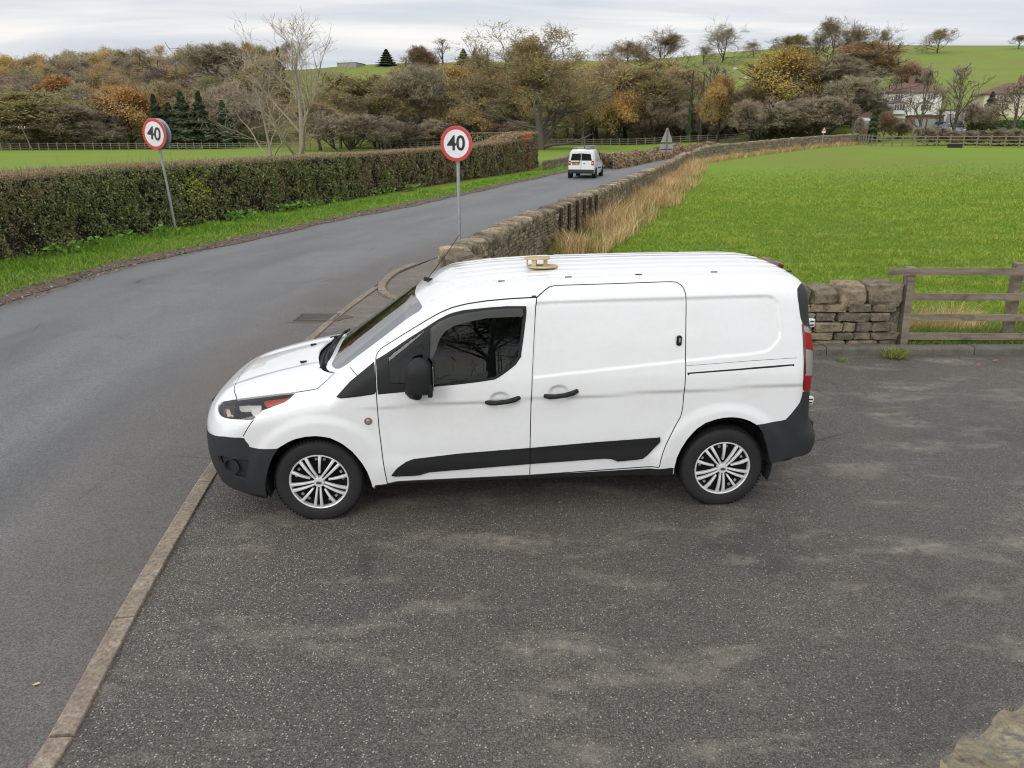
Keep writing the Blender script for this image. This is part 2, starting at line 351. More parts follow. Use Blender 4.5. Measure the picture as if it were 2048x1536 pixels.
# headlamp with its inner pieces
reg('lampshell:indicator', C2(px('2', (640, 100), (700, 85), (905, 62), (880, 100), (760, 135), (660, 148))))
reg('lampshell:reflector', C2(px('2', (385, 135), (470, 128), (610, 130), (606, 205), (590, 240), (570, 270), (525, 245), (500, 185), (390, 178))))
reg('lampshell:reflector', C2(px('2', (246, 172), (278, 170), (297, 240), (252, 255))))
reg('lampshell:bowl', C2(px('2', (192, 195), (205, 150), (250, 128), (330, 115), (322, 180), (290, 250), (230, 262), (200, 240))))
LAMP = px('2', (182, 190), (190, 150), (230, 120), (300, 108), (400, 90), (600, 65), (800, 40), (985, 22), (930, 80), (870, 125), (760, 165), (650, 205), (600, 250), (555, 300), (480, 308), (380, 300), (270, 290), (210, 265), (190, 230))
reg('lampshell', C2(LAMP))
reg('fog', C2(px('2', (185, 680), (230, 672), (500, 710), (505, 730), (470, 890), (455, 905), (360, 890), (270, 830), (200, 740))))
# front bumper
bt = C2(px('2', (120, 452), (250, 475), (440, 487), (480, 540), (525, 590), (600, 602), (790, 602), (850, 560)))
nose_t = chart([(-.93, -.0001, .668), (-.92, -.15, .668), (-.9, -.3, .667), (-.87, -.45, .665)])
reg('front_bumper', np.vstack([nose_t, bt, [[bt[-1][0], -1.3], [XA-RC*1.58, -1.3]]]))
# bonnet, cowl, windscreen
ws_near3 = H3(px('W', (1555, 655), (1530, 690), (1400, 770), (1200, 915), (1000, 1070), (800, 1230), (720, 1300), (640, 1345), (575, 1360)))
ws_top3 = mid(H3(px('W', (1545, 650), (1500, 615), (1470, 580), (1445, 530), (1438, 500))))
ws_bot3 = mid(H3(px('W', (575, 1360), (510, 1340), (478, 1315), (474, 1290), (500, 1235), (545, 1160))))
cowl3 = mid(H3(px('W', (560, 1363), (500, 1358), (455, 1345), (420, 1320), (397, 1260), (390, 1200), (402, 1140), (430, 1075))))
frit_in = np.vstack([chart(mid(H3(px('W', (1440, 650), (1400, 590), (1380, 545)))))[::-1], C2(px('W', (1460, 685), (1435, 722), (1300, 805), (1100, 960), (900, 1110), (750, 1222), (680, 1278), (610, 1318), (565, 1318), (535, 1295), (528, 1265))), chart(mid(H3(px('W', (545, 1230), (580, 1165)))))])
reg('windscreen', frit_in)
reg('frit', np.vstack([chart(ws_top3)[::-1], chart(ws_near3), chart(ws_bot3)]))
reg('cowl', np.vstack([chart(cowl3), chart(ws_bot3)[::-1]]))
hood_front = H3(px('1', (430, 1220), (405, 1150), (402, 1110), (420, 1050), (450, 985), (485, 940)))
hood_side = px('1', (1425, 955), (1380, 1000), (1260, 1110), (1200, 1125), (1035, 1150))
bon_lamp = px('2', (985, 24), (800, 41), (600, 66), (430, 87))
hf = mid(hood_front)
gap(hood_side, .003); reg('gap', buf(chart(hf), .003))
bonnet_poly = np.vstack([chart(cowl3)[::-1], C2(hood_side), C2(bon_lamp), chart(hf)])
reg('bonnet', bonnet_poly)
reg('fender_trim', C2(px('1', (1445, 1200), (1590, 1040), (1700, 950), (1838, 836), (1846, 1000), (1855, 1165), (1700, 1190), (1480, 1215))))
# door glass
GLASS = px('3', (625, 395), (700, 335), (800, 285), (950, 245), (1200, 208), (1400, 192), (1575, 190), (1550, 400), (1530, 600), (1515, 680), (1480, 740), (1380, 820), (1280, 890), (1100, 920), (900, 945), (665, 970), (600, 960), (590, 700))
DEFL = px('3', (618, 690), (622, 395), (700, 332), (800, 282), (950, 242), (1200, 205), (1400, 190), (1570, 190), (1562, 272), (1200, 288), (1000, 328), (850, 372), (760, 430), (710, 510), (680, 600), (645, 690))
QGLASS = px('3', (185, 690), (240, 640), (400, 520), (552, 412), (560, 440), (540, 690), (565, 900), (560, 940), (350, 962), (212, 962))
reg('door_glass', C2(GLASS)); reg('quarter_glass', C2(QGLASS))
reg('door_trim', C2(px('3', (66, 712), (150, 662), (400, 492), (600, 365), (700, 300), (820, 240), (960, 205), (1200, 180), (1400, 165), (1610, 165), (1590, 350), (1560, 580), (1545, 680), (1500, 760), (1400, 840), (1290, 915), (1100, 945), (900, 968), (660, 990), (350, 1045), (78, 1070))))
cl_up = px('A', (1032, 1268), (1060, 1230), (1110, 1195), (1150, 1180), (1400, 1150), (1777, 1120))+px('B', (500, 1090), (865, 1063), (862, 1085), (800, 1150), (770, 1175), (740, 1180), (635, 1190), (600, 1177), (560, 1175))+px('A', (1777, 1203), (1230, 1248), (1180, 1265), (1120, 1268), (1050, 1272))
cl_uv = C2(cl_up)
reg('moulding', cl_uv)
HDL = [C2(px('A', (1578, 862), (1582, 842), (1610, 832), (1650, 836), (1660, 862), (1655, 888), (1625, 898), (1590, 888))), C2(px('B', (278, 825), (282, 806), (310, 797), (348, 797), (358, 825), (350, 850), (315, 857), (290, 850)))]
# rear: dark pillar panel, tail lamp, bumper
def right(pts, du=.10): c = C2(pts); c[:, 0] += du; return c
rs = px('4', (1690, 40), (1740, 270), (1766, 470), (1772, 600))
reg('pillar', np.vstack([C2(px('4', (1685, 40), (1640, 80), (1622, 130), (1632, 220), (1660, 420), (1688, 565))), right(px('4', (1755, 605), (1752, 470), (1728, 270), (1680, 50)), .09)]))
tl_l = px('4', (1688, 565), (1702, 780), (1711, 1000), (1706, 1250), (1700, 1410))
def tl_band(n, a, b, l, dl=0): reg('tail:'+n, np.vstack([C2(l), right([(1620-2, b), (1620-3, a)], .10)]))
tl_r = lambda a, b: right([(1614, b), (1614, (a+b)/2), (1613, a)], .10)
def tail(n, ya, yb, x0a, x0b): reg('tail:'+n, np.vstack([C2([(x0a, ya), ((x0a+x0b)/2, (ya+yb)/2), (x0b, yb)]), tl_r(ya, yb)]))
tail('lamp_tip', 652, 664, 1606.2, 1608); tail('lens', 664, 698, 1608.5, 1610.5); tail('reversing_lens', 698, 751, 1610.5, 1611); tail('lens', 751, 782, 1608.8, 1608.0)
reg('tail', np.vstack([C2(tl_l), C2(px('4', (1740, 1440))), tl_r(648, 785)]))
rb = C2(px('5', (1130, 452), (1330, 420), (1520, 390), (1580, 350), (1650, 260), (1720, 170), (1752, 90), (1756, 20)))
reg('rear_bumper', np.vstack([rb, tl_r(785, 786)[:1], chart([(3.74, -.74, .80), (3.80, -.6, .655), (3.82, -.3, .655), (3.83, -.0001, .655)]), [[XB+RC*1.58, -1.3], [rb[0][0], -1.3]]]))
sill_t = np.vstack([C2(px('A', (942, 1322), (1010, 1313), (1777, 1267))), C2(px('B', (500, 1248), (937, 1226)))])
reg('sill', np.vstack([sill_t, [[sill_t[-1][0], -1.3], [sill_t[0][0], -1.3]]]))
reg('door', door_uv); reg('sliding_door', slide_uv)
for k in (0, 1): pass
# pressed-in load panel on the sliding door and rear quarter, as an (x, z) outline
rec3 = H3(px('B', (192, 342), (600, 325), (1005, 315), (1300, 305), (1440, 302), (1480, 312), (1497, 345), (1503, 400), (1513, 490), (1504, 530), (1470, 575), (1440, 598), (1395, 608), (1300, 618), (1003, 650), (600, 694), (178, 740)))
rec2 = rec3[:, [0, 2]]; cup2 = [np.array([(q[0], q[2]) for q in H3(px('A', (1618, 862)))])[0], np.array([(q[0], q[2]) for q in H3(px('B', (318, 825)))])[0]]
def sdf(pts, poly):
    d = np.full(len(pts), 1e9); ins = np.zeros(len(pts), bool); n = len(poly)
    for i in range(n):
        a, b = poly[i], poly[(i+1) % n]; e = b-a; q = pts-a; t = np.clip((q@e)/(e@e), 0, 1); d = np.minimum(d, np.linalg.norm(q-t[:, None]*e, axis=1))
        c = ((a[1] > pts[:, 1]) != (b[1] > pts[:, 1])); xi = a[0]+(pts[:, 1]-a[1])/(b[1]-a[1]+1e-12)*(b[0]-a[0]); ins ^= c & (pts[:, 0] < xi)
    return np.where(ins, -d, d)
def inside(pts, poly): return sdf(pts, poly) < 0
gut3 = np.vstack([H3(px('R', (330, 605), (480, 520), (660, 450), (850, 410), (1000, 400), (1300, 380), (1700, 368))), H3(px('S', (0, 322), (400, 300), (800, 285), (1300, 280), (1700, 277)))])
gut_u = gut3[:, 0]; gut_v = chart(gut3)[:, 1]
def full(p):                            # body with pressings (positive = outside)
    f = body(p[:, 0], p[:, 1], p[:, 2]); side = (np.abs(p[:, 1]) > .5) & (p[:, 2] > .8)
    s = np.full(len(p), 1.); s[side] = sdf(p[side][:, [0, 2]], rec2); f = f+.010*sstep(.012, -.012, s)
    for c in cup2: f = f+.016*sstep(1, .55, np.hypot((p[:, 0]-c[0])/.085, (p[:, 2]-c[1])/.065))*side
    q = chart(np.stack([p[:, 0], -np.abs(p[:, 1]), p[:, 2]], 1)); g = np.abs(q[:, 1]-np.interp(p[:, 0], gut_u, gut_v, left=9, right=9))
    return f+.012*sstep(.020, .006, g)
def grad(p, h=.003):
    g = np.stack([full(p+h*e)-full(p-h*e) for e in np.eye(3)], 1); return g/(np.linalg.norm(g, axis=1)[:, None]+1e-12)
# triangulate the chart with every outline as a hard edge
us = np.concatenate([np.linspace(XA-RC*math.pi/2, XA, 56)[:-1], np.linspace(XA, XB, 170), np.linspace(XB, XB+RC*math.pi/2, 50)[1:]])
vs = np.concatenate([np.linspace(-math.pi/2*RV, -.3, 30)[:-1], np.linspace(-.3, .75, 56)[:-1], np.linspace(.75, math.pi/2*RV, 46)])
ug, vg = np.meshgrid(us, vs, indexing='ij'); gridp = np.stack([ug.ravel(), vg.ravel()], 1)
cp, ce = [], []
def addline(L, closed):
    b = len(cp); L = np.clip(L, [us[0], vs[0]], [us[-1], vs[-1]]); cp.extend(L.tolist()); n = len(L)
    ce.extend([(b+i, b+(i+1) % n) for i in range(n if closed else n-1)])
for nme, poly in REG: addline(resample(poly, .035, True) if nme != 'gap' else poly, True)
addline(resample(C2(DEFL), .03, True), True)
for c3 in (H3(px('A', (1618, 862)))[0], H3(px('B', (318, 825)))[0]):
    for k_ in (1.1, .95, .8, .65, .5, .25): t_ = np.linspace(0, 2*math.pi, 26, endpoint=False); addline(chart(np.column_stack([c3[0]+.085*k_*np.cos(t_), np.full(26, c3[1]), c3[2]+.065*k_*np.sin(t_)])), True)
r3 = np.vstack([rec3, rec3[:1]]); rch = chart(resample(r3, .03)); T = np.gradient(rch, axis=0); T /= np.linalg.norm(T, axis=1)[:, None]; Nn = np.stack([-T[:, 1], T[:, 0]], 1)
for o_ in (-.014, 0, .014): addline(rch+Nn*o_, False)
gl = np.stack([np.linspace(gut_u[0], gut_u[-1], 90), np.interp(np.linspace(gut_u[0], gut_u[-1], 90), gut_u, gut_v)], 1)
for o_ in (-.016, -.008, 0, .008, .016): addline(gl+[0, o_], False)
allp = [Vector(q) for q in gridp.tolist()+cp]; off = len(gridp)
cv, _, cf, _, _, _ = geometry.delaunay_2d_cdt(allp, [(a+off, b+off) for a, b in ce], [], 0, 1e-5)
UV = np.array([tuple(v) for v in cv]); TRI = np.array([f for f in cf if len(f) == 3])
cen = UV[TRI].mean(1); lab = np.full(len(TRI), 'body', dtype='<U24'); todo = np.ones(len(TRI), bool)
for nme, poly in REG:
    bb = todo & (cen[:, 0] >= poly[:, 0].min()) & (cen[:, 0] <= poly[:, 0].max()) & (cen[:, 1] >= poly[:, 1].min()) & (cen[:, 1] <= poly[:, 1].max())
    ix = np.where(bb)[0]
    if len(ix):
        k = ix[inside(cen[ix], poly)]; lab[k] = nme; todo[k] = False
SP = unchart(UV[:, 0], UV[:, 1]); SN = grad(SP); fv = full(SP); SP = SP-SN*fv[:, None]; SN = grad(SP)
fc = SP[TRI]; fn = np.cross(fc[:, 1]-fc[:, 0], fc[:, 2]-fc[:, 0]); flip = (fn*SN[TRI].mean(1)).sum(1) < 0; TRI[flip] = TRI[flip][:, ::-1]
low = (fc[:, :, 2].mean(1) < bottom_z(fc[:, :, 0].mean(1))+.004); lab[low & (lab != 'hole')] = 'under'
door_in = inside(cen, door_uv); slide_in = inside(cen, slide_uv)
van = thing('white_van', 'large white panel van parked side-on on the forecourt beside the kerb', 'van', (VAN_X0-.918*(-sV)*-1*0, 0, 0))
van.location = (VAN_X0-.918*sV, VAN_Y0+.918*cV, 0); van.rotation_euler = (0, 0, VAN_YAW)
def panel(name, sel, m, parent, off=0.0, skirt=.014, sides=(1,), mi=None):
    """a piece of the body skin as one mesh; sides: 1 near side, -1 far side"""
    T0 = TRI[sel]; VV, NN, FT, FQ, MI = [], [], [], [], []; base = 0
    if len(T0) == 0: print('EMPTY', name); return None
    ix, inv = np.unique(T0, return_inverse=True); inv = inv.reshape(-1, 3); p = SP[ix]+SN[ix]*off; n = SN[ix]
    e = np.concatenate([inv[:, [0, 1]], inv[:, [1, 2]], inv[:, [2, 0]]]); key = np.sort(e, 1); _, fi, ct = np.unique(key, axis=0, return_index=True, return_counts=True); be = e[fi[ct == 1]]
    be = be[~((np.abs(p[be[:, 0], 1]) < .003) & (np.abs(p[be[:, 1], 1]) < .003))]
    for sd_ in sides:
        fl = np.array([1, sd_, 1]); a = p*fl; b = (p-n*(skirt+max(off, 0)))*fl
        VV += [a, b]; NN += [n*fl, n*fl]; t = inv if sd_ == 1 else inv[:, ::-1]; FT.append(t+base); N_ = len(p)
        q = np.stack([be[:, 1], be[:, 0], be[:, 0]+N_, be[:, 1]+N_], 1); q = q if sd_ == 1 else q[:, ::-1]; FQ.append(q+base); base += 2*N_
        if mi is not None: MI.append(mi[sel])
    FT = np.vstack(FT); FQ = np.vstack(FQ); mm = None
    if mi is not None: mm = np.concatenate([np.concatenate(MI), np.zeros(len(FQ), int)])
    me = np_mesh(name, np.vstack(VV), [FT, FQ], m, mm, True, normals=np.vstack(NN)); return link(name, me, parent)
L = lambda *n: np.isin(lab, n)
NF = (1, -1)
mi_body = (lab == 'gap').astype(int)
bodyo = panel('body', L('body', 'gap'), [M['white'], M['gap']], van, 0, .01, NF, mi_body)
panel('bonnet', L('bonnet'), M['white'], van, 0, .014, NF)
ws_o = panel('windscreen', L('windscreen'), M['screen'], van, -.003, .004, NF); panel('border', L('frit'), M['frit'], ws_o, -.0025, .004, NF)
cw = panel('cowl', L('cowl'), M['trim'], van, -.035, .0, NF)
fb = panel('front_bumper', L('front_bumper'), M['bumper'], van, .004, .02, NF)
for s_ in NF: panel('fog_surround', L('fog'), M['bumper'], fb, -.028, .03, (s_,))
panel('rear_bumper', L('rear_bumper'), M['bumper'], van, .004, .02, NF)
panel('underbody', L('under'), M['dark'], van, -.004, 0, NF)
for s_ in NF:
    d_ = panel('door', L('door') , M['white'], van, 0, .014, (s_,))
    panel('window_trim', L('door_trim'), M['trim'], d_, .002, .014, (s_,))
    panel('window', L('door_glass'), M['win'], d_, -.006, .004, (s_,)); panel('quarter_window', L('quarter_glass'), M['win'], d_, -.006, .004, (s_,))
    panel('wind_deflector', inside(cen, C2(DEFL)) & L('door_glass'), M['smoke'], d_, .014, .004, (s_,))
    panel('moulding', L('moulding') & door_in, M['trim'], d_, .012, .02, (s_,))
    sd2 = panel('sliding_door', L('sliding_door'), M['white'], van, 0, .014, (s_,)); panel('moulding', L('moulding') & slide_in, M['trim'], sd2, .012, .02, (s_,))
    panel('sill', L('sill'), M['trim'], van, -.004, .02, (s_,)); panel('wing_trim', L('fender_trim'), M['trim'], van, .004, .014, (s_,)); panel('door_rail', L('rail'), M['gap'], van, -.012, 0, (s_,))
    panel('pillar_panel', L('pillar'), M['bumper'], van, .002, .014, (s_,))
    tl_o = panel('tail_light', L('tail'), M['dark_red_lens'], van, .006, .02, (s_,))
    panel('lens_tip', L('tail:lamp_tip'), M['clear_lens'], tl_o, .005, .02, (s_,)); panel('reversing_lens', L('tail:reversing_lens'), M['clear_lens'], tl_o, .005, .02, (s_,)); panel('brake_lens', L('tail:lens') & (fc[:, :, 2].mean(1) > 1.13), M['red_lens'], tl_o, .005, .02, (s_,)); panel('fog_lens', L('tail:lens') & (fc[:, :, 2].mean(1) < 1.13), M['red_lens'], tl_o, .005, .02, (s_,))
    hl = panel('headlight', L('lampshell', 'lampshell:indicator', 'lampshell:reflector', 'lampshell:bowl'), M['trim'], van, -.045, .0, (s_,))
    panel('indicator', L('lampshell:indicator'), M['orange_lens'], hl, -.020, .02, (s_,)); panel('reflector', L('lampshell:reflector'), M['lampwhite'], hl, -.028, .02, (s_,))
    panel('bowl', L('lampshell:bowl'), M['amber'], hl, -.036, .01, (s_,)); panel('lens', L('lampshell', 'lampshell:indicator', 'lampshell:reflector', 'lampshell:bowl'), M['lens'], hl, .001, .04, (s_,))
# inner lining, so that the cabin looks furnished through the glass
panel('lining', L('body', 'door', 'sliding_door', 'gap', 'bonnet', 'moulding', 'pillar') & (fc[:, :, 0].mean(1) > .1), M['cabin'], van, -.03, 0, NF)
# ---- wheels
def rotx(a): return Matrix.Rotation(a, 4, 'X')
def make_wheel(parent, x, side, spin=0.0, R=.326, W=.20, yo=.872, plain=False):
    w_ = bpy.data.objects.new('wheel', None); COL.objects.link(w_); w_.parent = parent; w_.empty_display_size = .1
    w_.location = (x, side*-yo, R); w_.rotation_euler = (math.pi/2, spin, 0) if side == 1 else (-math.pi/2, spin, 0)   # local +Z points outwards
    r = .216 if not plain else R*.66
    t = MB(); t.lathe([(r, -W), (R*.93, -W), (R*.985, -W+.02), (R, -W+.045), (R, -.045), (R*.985, -.02), (R*.955, -.004), (R*.90, .004), (R*.80, .006), (r+.008, .002), (r-.004, -.008), (r-.006, -W)], n=72)
    bm = t.bm
    t.build('tyre', M['rubber'], w_, True, 35)
    g = MB()
    for k in range(72):
        a = 2*math.pi*k/72; g.box((math.cos(a)*(R+.001), math.sin(a)*(R+.001), -.022), (.004, .015, .022), Matrix.Rotation(a, 3, 'Z'))
        g.box((math.cos(a+.04)*(R+.001), math.sin(a+.04)*(R+.001), -W/2), (.004, .011, W*.5), Matrix.Rotation(a+.04, 3, 'Z'))
    g.build('tread', M['rubber'], w_)
    b = MB(); b.lathe([(0, -.055), (.06, -.045), (.15, -.052), (r-.004, -.035), (r-.004, -.10)], n=48); b.build('rim', M['cap_black'], w_, True)
    h = MB(); h.lathe([(r-.011, -.035), (r-.009, -.002), (r-.001, .002), (r+.004, -.004), (r+.002, -.035)], n=72)
    h.lathe([(.038, -.04), (.038, .004), (.034, .012), (0, .014)], n=32)
    def spoke(a, r0, r1, w0, w1, z0, z1):
        c, s = math.cos(a), math.sin(a); n = 6; V = []; F = []
        for i in range(n+1):
            f = i/n; rr = r0+(r1-r0)*f; ww = w0+(w1-w0)*f; z = z0+(z1-z0)*f+.012*math.sin(f*math.pi)
            for o_, dz in ((-1, -.022), (-1, -.002), (-.6, 0), (.6, 0), (1, -.002), (1, -.022)): V.append((c*rr-s*o_*ww/2, s*rr+c*o_*ww/2, z+dz))
        for i in range(n):
            for k in range(5): F.append((i*6+k, i*6+k+1, i*6+k+7, i*6+k+6))
        F.append((0, 1, 2, 3, 4, 5)); F.append(tuple(n*6+k for k in range(6))[::-1]); h.quads(V, F)
    for k in range(5):
        a = 2*math.pi*k/5+math.pi/2; spoke(a, .070, r-.006, .013, .022, -.006, -.001)
        for d in (-1, 1):
            a2 = 2*math.pi*(k+.5)/5+math.pi/2; c0, c1 = .020, .026
            # a parallel pair of straight bars running from hub to rim
            rr0, rr1 = .034, r-.006; n = 6; V = []; F = []
            for i in range(n+1):
                f = i/n; q = rr0+(rr1-rr0)*f; off_ = d*(.011+.0140*f); ww = .012+.0105*f; z = .002-.003*f+.012*math.sin(f*math.pi)
                for o_, dz in ((-1, -.022), (-1, -.002), (-.6, 0), (.6, 0), (1, -.002), (1, -.022)):
                    lx, ly = q, off_+o_*ww/2; V.append((math.cos(a2)*lx-math.sin(a2)*ly, math.sin(a2)*lx+math.cos(a2)*ly, z+dz))
            for i in range(n):
                for kk in range(5): F.append((i*6+kk, i*6+kk+1, i*6+kk+7, i*6+kk+6))
            F.append((0, 1, 2, 3, 4, 5)); F.append(tuple(n*6+kk for kk in range(6))[::-1]); h.quads(V, F)
    h.build('hubcap', M['alloy'], w_, True, 35)
    o = MB(); o.lathe([(.0, .0172), (.9, .0165), (1, .0135)], Matrix.Diagonal((.022, .011, 1, 1)), n=24); o.build('badge', M['frit'], w_, True)
    for k in (range(5) if not plain else ()):
            for d in (-.16, .17):
                q = MB(); a = 2*math.pi*k/5+math.pi/2+d; q.box((math.cos(a)*.172, math.sin(a)*.172, -.038), (.02, .022, .012), Matrix.Rotation(a, 3, 'Z'), .003, 1); q.build('clip', M['galv'], w_)
    return w_
for xw, sp in ((0.0, .10), (3.062, 0.0)):
    for sd_ in (1, -1): make_wheel(van, xw, sd_, sp)
    for sd_ in (1, -1):                       # wheel housings
        a = MB(); V, F = [], []; n = 28
        for i in range(n+1):
            t = R_(-20+220*i/n); c, s = math.cos(t)*.385, math.sin(t)*.385
            V += [(xw+c, -sd_*.885, .345+s), (xw+c, -sd_*.55, .345+s)]
        for i in range(n): F.append((2*i, 2*i+1, 2*i+3, 2*i+2))
        V.append((xw, -sd_*.55, .345)); F += [(2*i+1, len(V)-1, 2*i+3) for i in range(n)]
        a.quads(V, F); a.build('wheel_arch', M['dark'], van, True)
# ---- mirrors
mc = on_plane(838, 752, -1.0)
def mirror(side):
    y = -1.0*side
    m = MB(); bm = m.bm
    # housing: a rounded cap, wider at its foot
    V = []; F = []; nu, nv = 20, 12
    for i in range(nv+1):
        f = i/nv; z = -.115+.25*f; s = (1-max(0, (f-.42)/.58)**2.6)**.5 if f < 1 else 0.02
        s *= .93+.07*min(1, f/.12)
        for k in range(nu):
            a = 2*math.pi*k/nu; ca, sa = math.cos(a), math.sin(a); e = lambda v: math.copysign(abs(v)**.62, v)
            V.append((mc[0]+e(ca)*.098*s*(1-.06*f)+.03*(f-.4)*.3, y+side*0+e(sa)*.088*s, mc[2]+z))
    for i in range(nv):
        for k in range(nu): F.append((i*nu+k, i*nu+(k+1) % nu, (i+1)*nu+(k+1) % nu, (i+1)*nu+k))
    F.append(tuple(range(nu))[::-1]); F.append(tuple(nv*nu+k for k in range(nu)))
    m.quads(V, F)
    mo = m.build('mirror', M['trim'], None, True, 50)
    a = MB(); a.tube([(mc[0]-.02, y, mc[2]-.10), (mc[0]-.02, y*.99, mc[2]-.145), (mc[0]-.05, y*.93, mc[2]-.155), (mc[0]-.08, y*.86, mc[2]-.13)], [.040, .038, .042, .055], 12); a.build('mirror_arm', M['trim'], mo, True)
    g = MB(); g.box((mc[0]+.099, y, mc[2]-.005), (.006, .14, .17), None, .002, 1); g.build('mirror_glass', M['chrome'], mo)
    r = MB(); r.box((mc[0]+.075, y, mc[2]-.09), (.035, .15, .10), None, .012, 2); r.build('mirror_rim', M['trim'], mo, True)
    return mo
doors = [o for o in van.children if o.name.split('.')[0] == 'door']; sdoors = [o for o in van.children if o.name.split('.')[0] == 'sliding_door']
mirr = []
for k, sd_ in enumerate((1, -1)):
    mo = mirror(sd_); mo.parent = van
# ---- handles
def handle(parent, a, b, side):
    A, B = on_plane(*a, -.93), on_plane(*b, -.93); h = H3([((a[0]+b[0])/2, (a[1]+b[1])/2)])[0]
    pts = []
    for f, o_ in ((0, -.004), (.12, .022), (.3, .036), (.6, .038), (.86, .024), (1, -.004)):
        q = A+(B-A)*f; pts.append((q[0], (h[1]-o_)*side, q[2]-.005*math.sin(f*math.pi)))
    t = MB(); t.tube(pts, [.015, .0185, .0175, .0175, .0195, .016], 12)
    for v in t.bm.verts: v.co.y = h[1]*side+(v.co.y-h[1]*side)*1.0
    return t.build('handle', M['trim'], parent, True)
def pxs(k, *q): return px(k, *q)
for k, sd_ in enumerate((1, -1)):
    handle(doors[k], px('A', (1543, 880))[0], px('A', (1722, 855))[0], sd_)
    handle(sdoors[k], px('B', (243, 845))[0], px('B', (418, 818))[0], sd_)
    p = H3(px('B', (965, 542)))[0]; l = MB(); l.box((p[0], p[1]*sd_, p[2]), (.036, .02, .075), None, .017, 3); lo = l.build('lock', M['trim'], sdoors[k], True)
    c = MB(); c.box((p[0]+.002, (p[1]-.011)*sd_, p[2]+.004), (.012, .006, .03), None, .003, 1); c.build('lock_barrel', M['galv'], lo)
    p = H3(px('A', (906, 976)))[0]; c = MB(); Mx = Matrix.Translation((p[0], p[1]*sd_, p[2])) @ rotx(math.pi/2*sd_)
    c.lathe([(.028, -.004), (.028, .004), (.021, .007), (.019, .002), (.0, .002)], Mx, 28); so = c.build('side_repeater', M['brass'], van, True); c = MB(); c.lathe([(.017, .002), (.012, .006), (0, .008)], Mx, 24); c.build('repeater_lens', M['clear_lens'], so, True)
# ---- glazing details, wipers, washer jets, aerial
for bl, arm in (((  (480, 1285), (492, 1200), (520, 1120), (560, 1060), (590, 1025)), ((420, 1310), (432, 1220), (470, 1130), (505, 1090))), (((600, 1020), (640, 985), (690, 945), (725, 920)), ((520, 1000), (560, 985), (620, 975)))):
    b3 = H3(px('W', *bl)); a3 = H3(px('W', *arm)); w1 = MB(); w1.tube([tuple(q+np.array([-.01, 0, .004])) for q in b3], .010, 6); w1.tube([tuple(q+np.array([0, 0, -.006])) for q in a3]+[tuple(b3[2 if len(b3) > 2 else 1]+np.array([-.01, 0, .014]))], [.015]+[.010]*len(a3), 6); w1.build('wiper', M['trim'], van, True)
for uv_ in ((612, 567), (558, 660)):
    p = H3(px('A', uv_))[0]; j = MB(); j.box((p[0], p[1], p[2]+.006), (.05, .022, .016), Matrix.Rotation(.3, 3, 'Z'), .005, 2); j.build('washer_jet', M['trim'], van)
p = H3(px('R', (290, 425)))[0]; a = MB(); a.box((p[0], p[1], p[2]+.015), (.075, .03, .035), Matrix.Rotation(.25, 3, 'Y'), .010, 2)
tip = None
O_, D_ = van_ray(*px('W', (1800, 0))[0]); tt = (p[1]-O_[1])/D_[1]; d_ = Vector(O_+D_*tt)-Vector(p); d_.normalize()
a.tube([Vector(p)+Vector((0, 0, .03)), Vector(p)+d_*.25, Vector(p)+d_*.45], [.004, .0032, .0028], 6); a.build('aerial', M['trim'], van, True)
for k, uv_ in (('R', (1040, 422)), ('R', (1725, 380)), ('S', (360, 322)), ('S', (1062, 299)), ('S', (1742, 290))):
    p = H3(px(k, uv_))[0]
    for sd_ in NF:
        j = MB(); j.box((p[0], p[1]*sd_, p[2]+.001), (.05 if k != 'S' or uv_[0] < 1700 else .07, .014 if uv_[0] != 1742 else .03, .008), None, .002, 1); j.build('roof_mount', M['trim'], van)
b = MB(); zt_ = float(top_z(np.array([3.64]), np.array([0.]))[0]); b.box((3.66, 0, zt_-.022), (.05, .34, .04), Matrix.Rotation(.35, 3, 'Y'), .012, 2); b.build('high_brake_light', M['dark_red_lens'], van, True)
# roof vent: two cream discs on posts
p = H3(px('R', (1435, 275)))[0]; zt_ = p[2]; v = MB(); Mv = Matrix.Translation((p[0], p[1], zt_-.006)) @ Matrix.Rotation(-.06, 4, 'X')
v.lathe([(0, 0), (.118, 0), (.122, .006), (.118, .014), (0, .016)], Mv @ Matrix.Translation((.018, 0, .004)), 40)
v.lathe([(0, .062), (.096, .062), (.102, .067), (.097, .078), (0, .080)], Mv @ Matrix.Translation((-.022, 0, .004)), 40)
for k in range(5):
    t = 2*math.pi*k/5+.5; v.box(Mv @ Vector((-.022+.078*math.cos(t), .078*math.sin(t), .045)), (.012, .036, .058), Matrix.Rotation(t, 3, 'Z'))
vo = v.build('roof_vent', M['vent'], van, True); vo['label'] = 'cream round roof vent made of two discs on posts'
# door hinges standing proud of the back
for q in ((1621.5, 645), (1619.5, 800)):
    pz = on_plane(q[0], q[1], -.70)
    for sd_ in NF:
        h = MB(); x = float(rear_x(np.array([.70]), np.array([pz[2]]))[0]); h.box((x-.006, -.70*sd_, pz[2]), (.09, .045, .06), None, .006, 2)
        ho = h.build('hinge', M['white'], van, True); s = MB()
        for dz in (-.014, .014): s.box((x+.016, -.70*sd_-.023*sd_, pz[2]+dz), (.03, .004, .010))
        s.build('hinge_slot', M['gap'], ho)
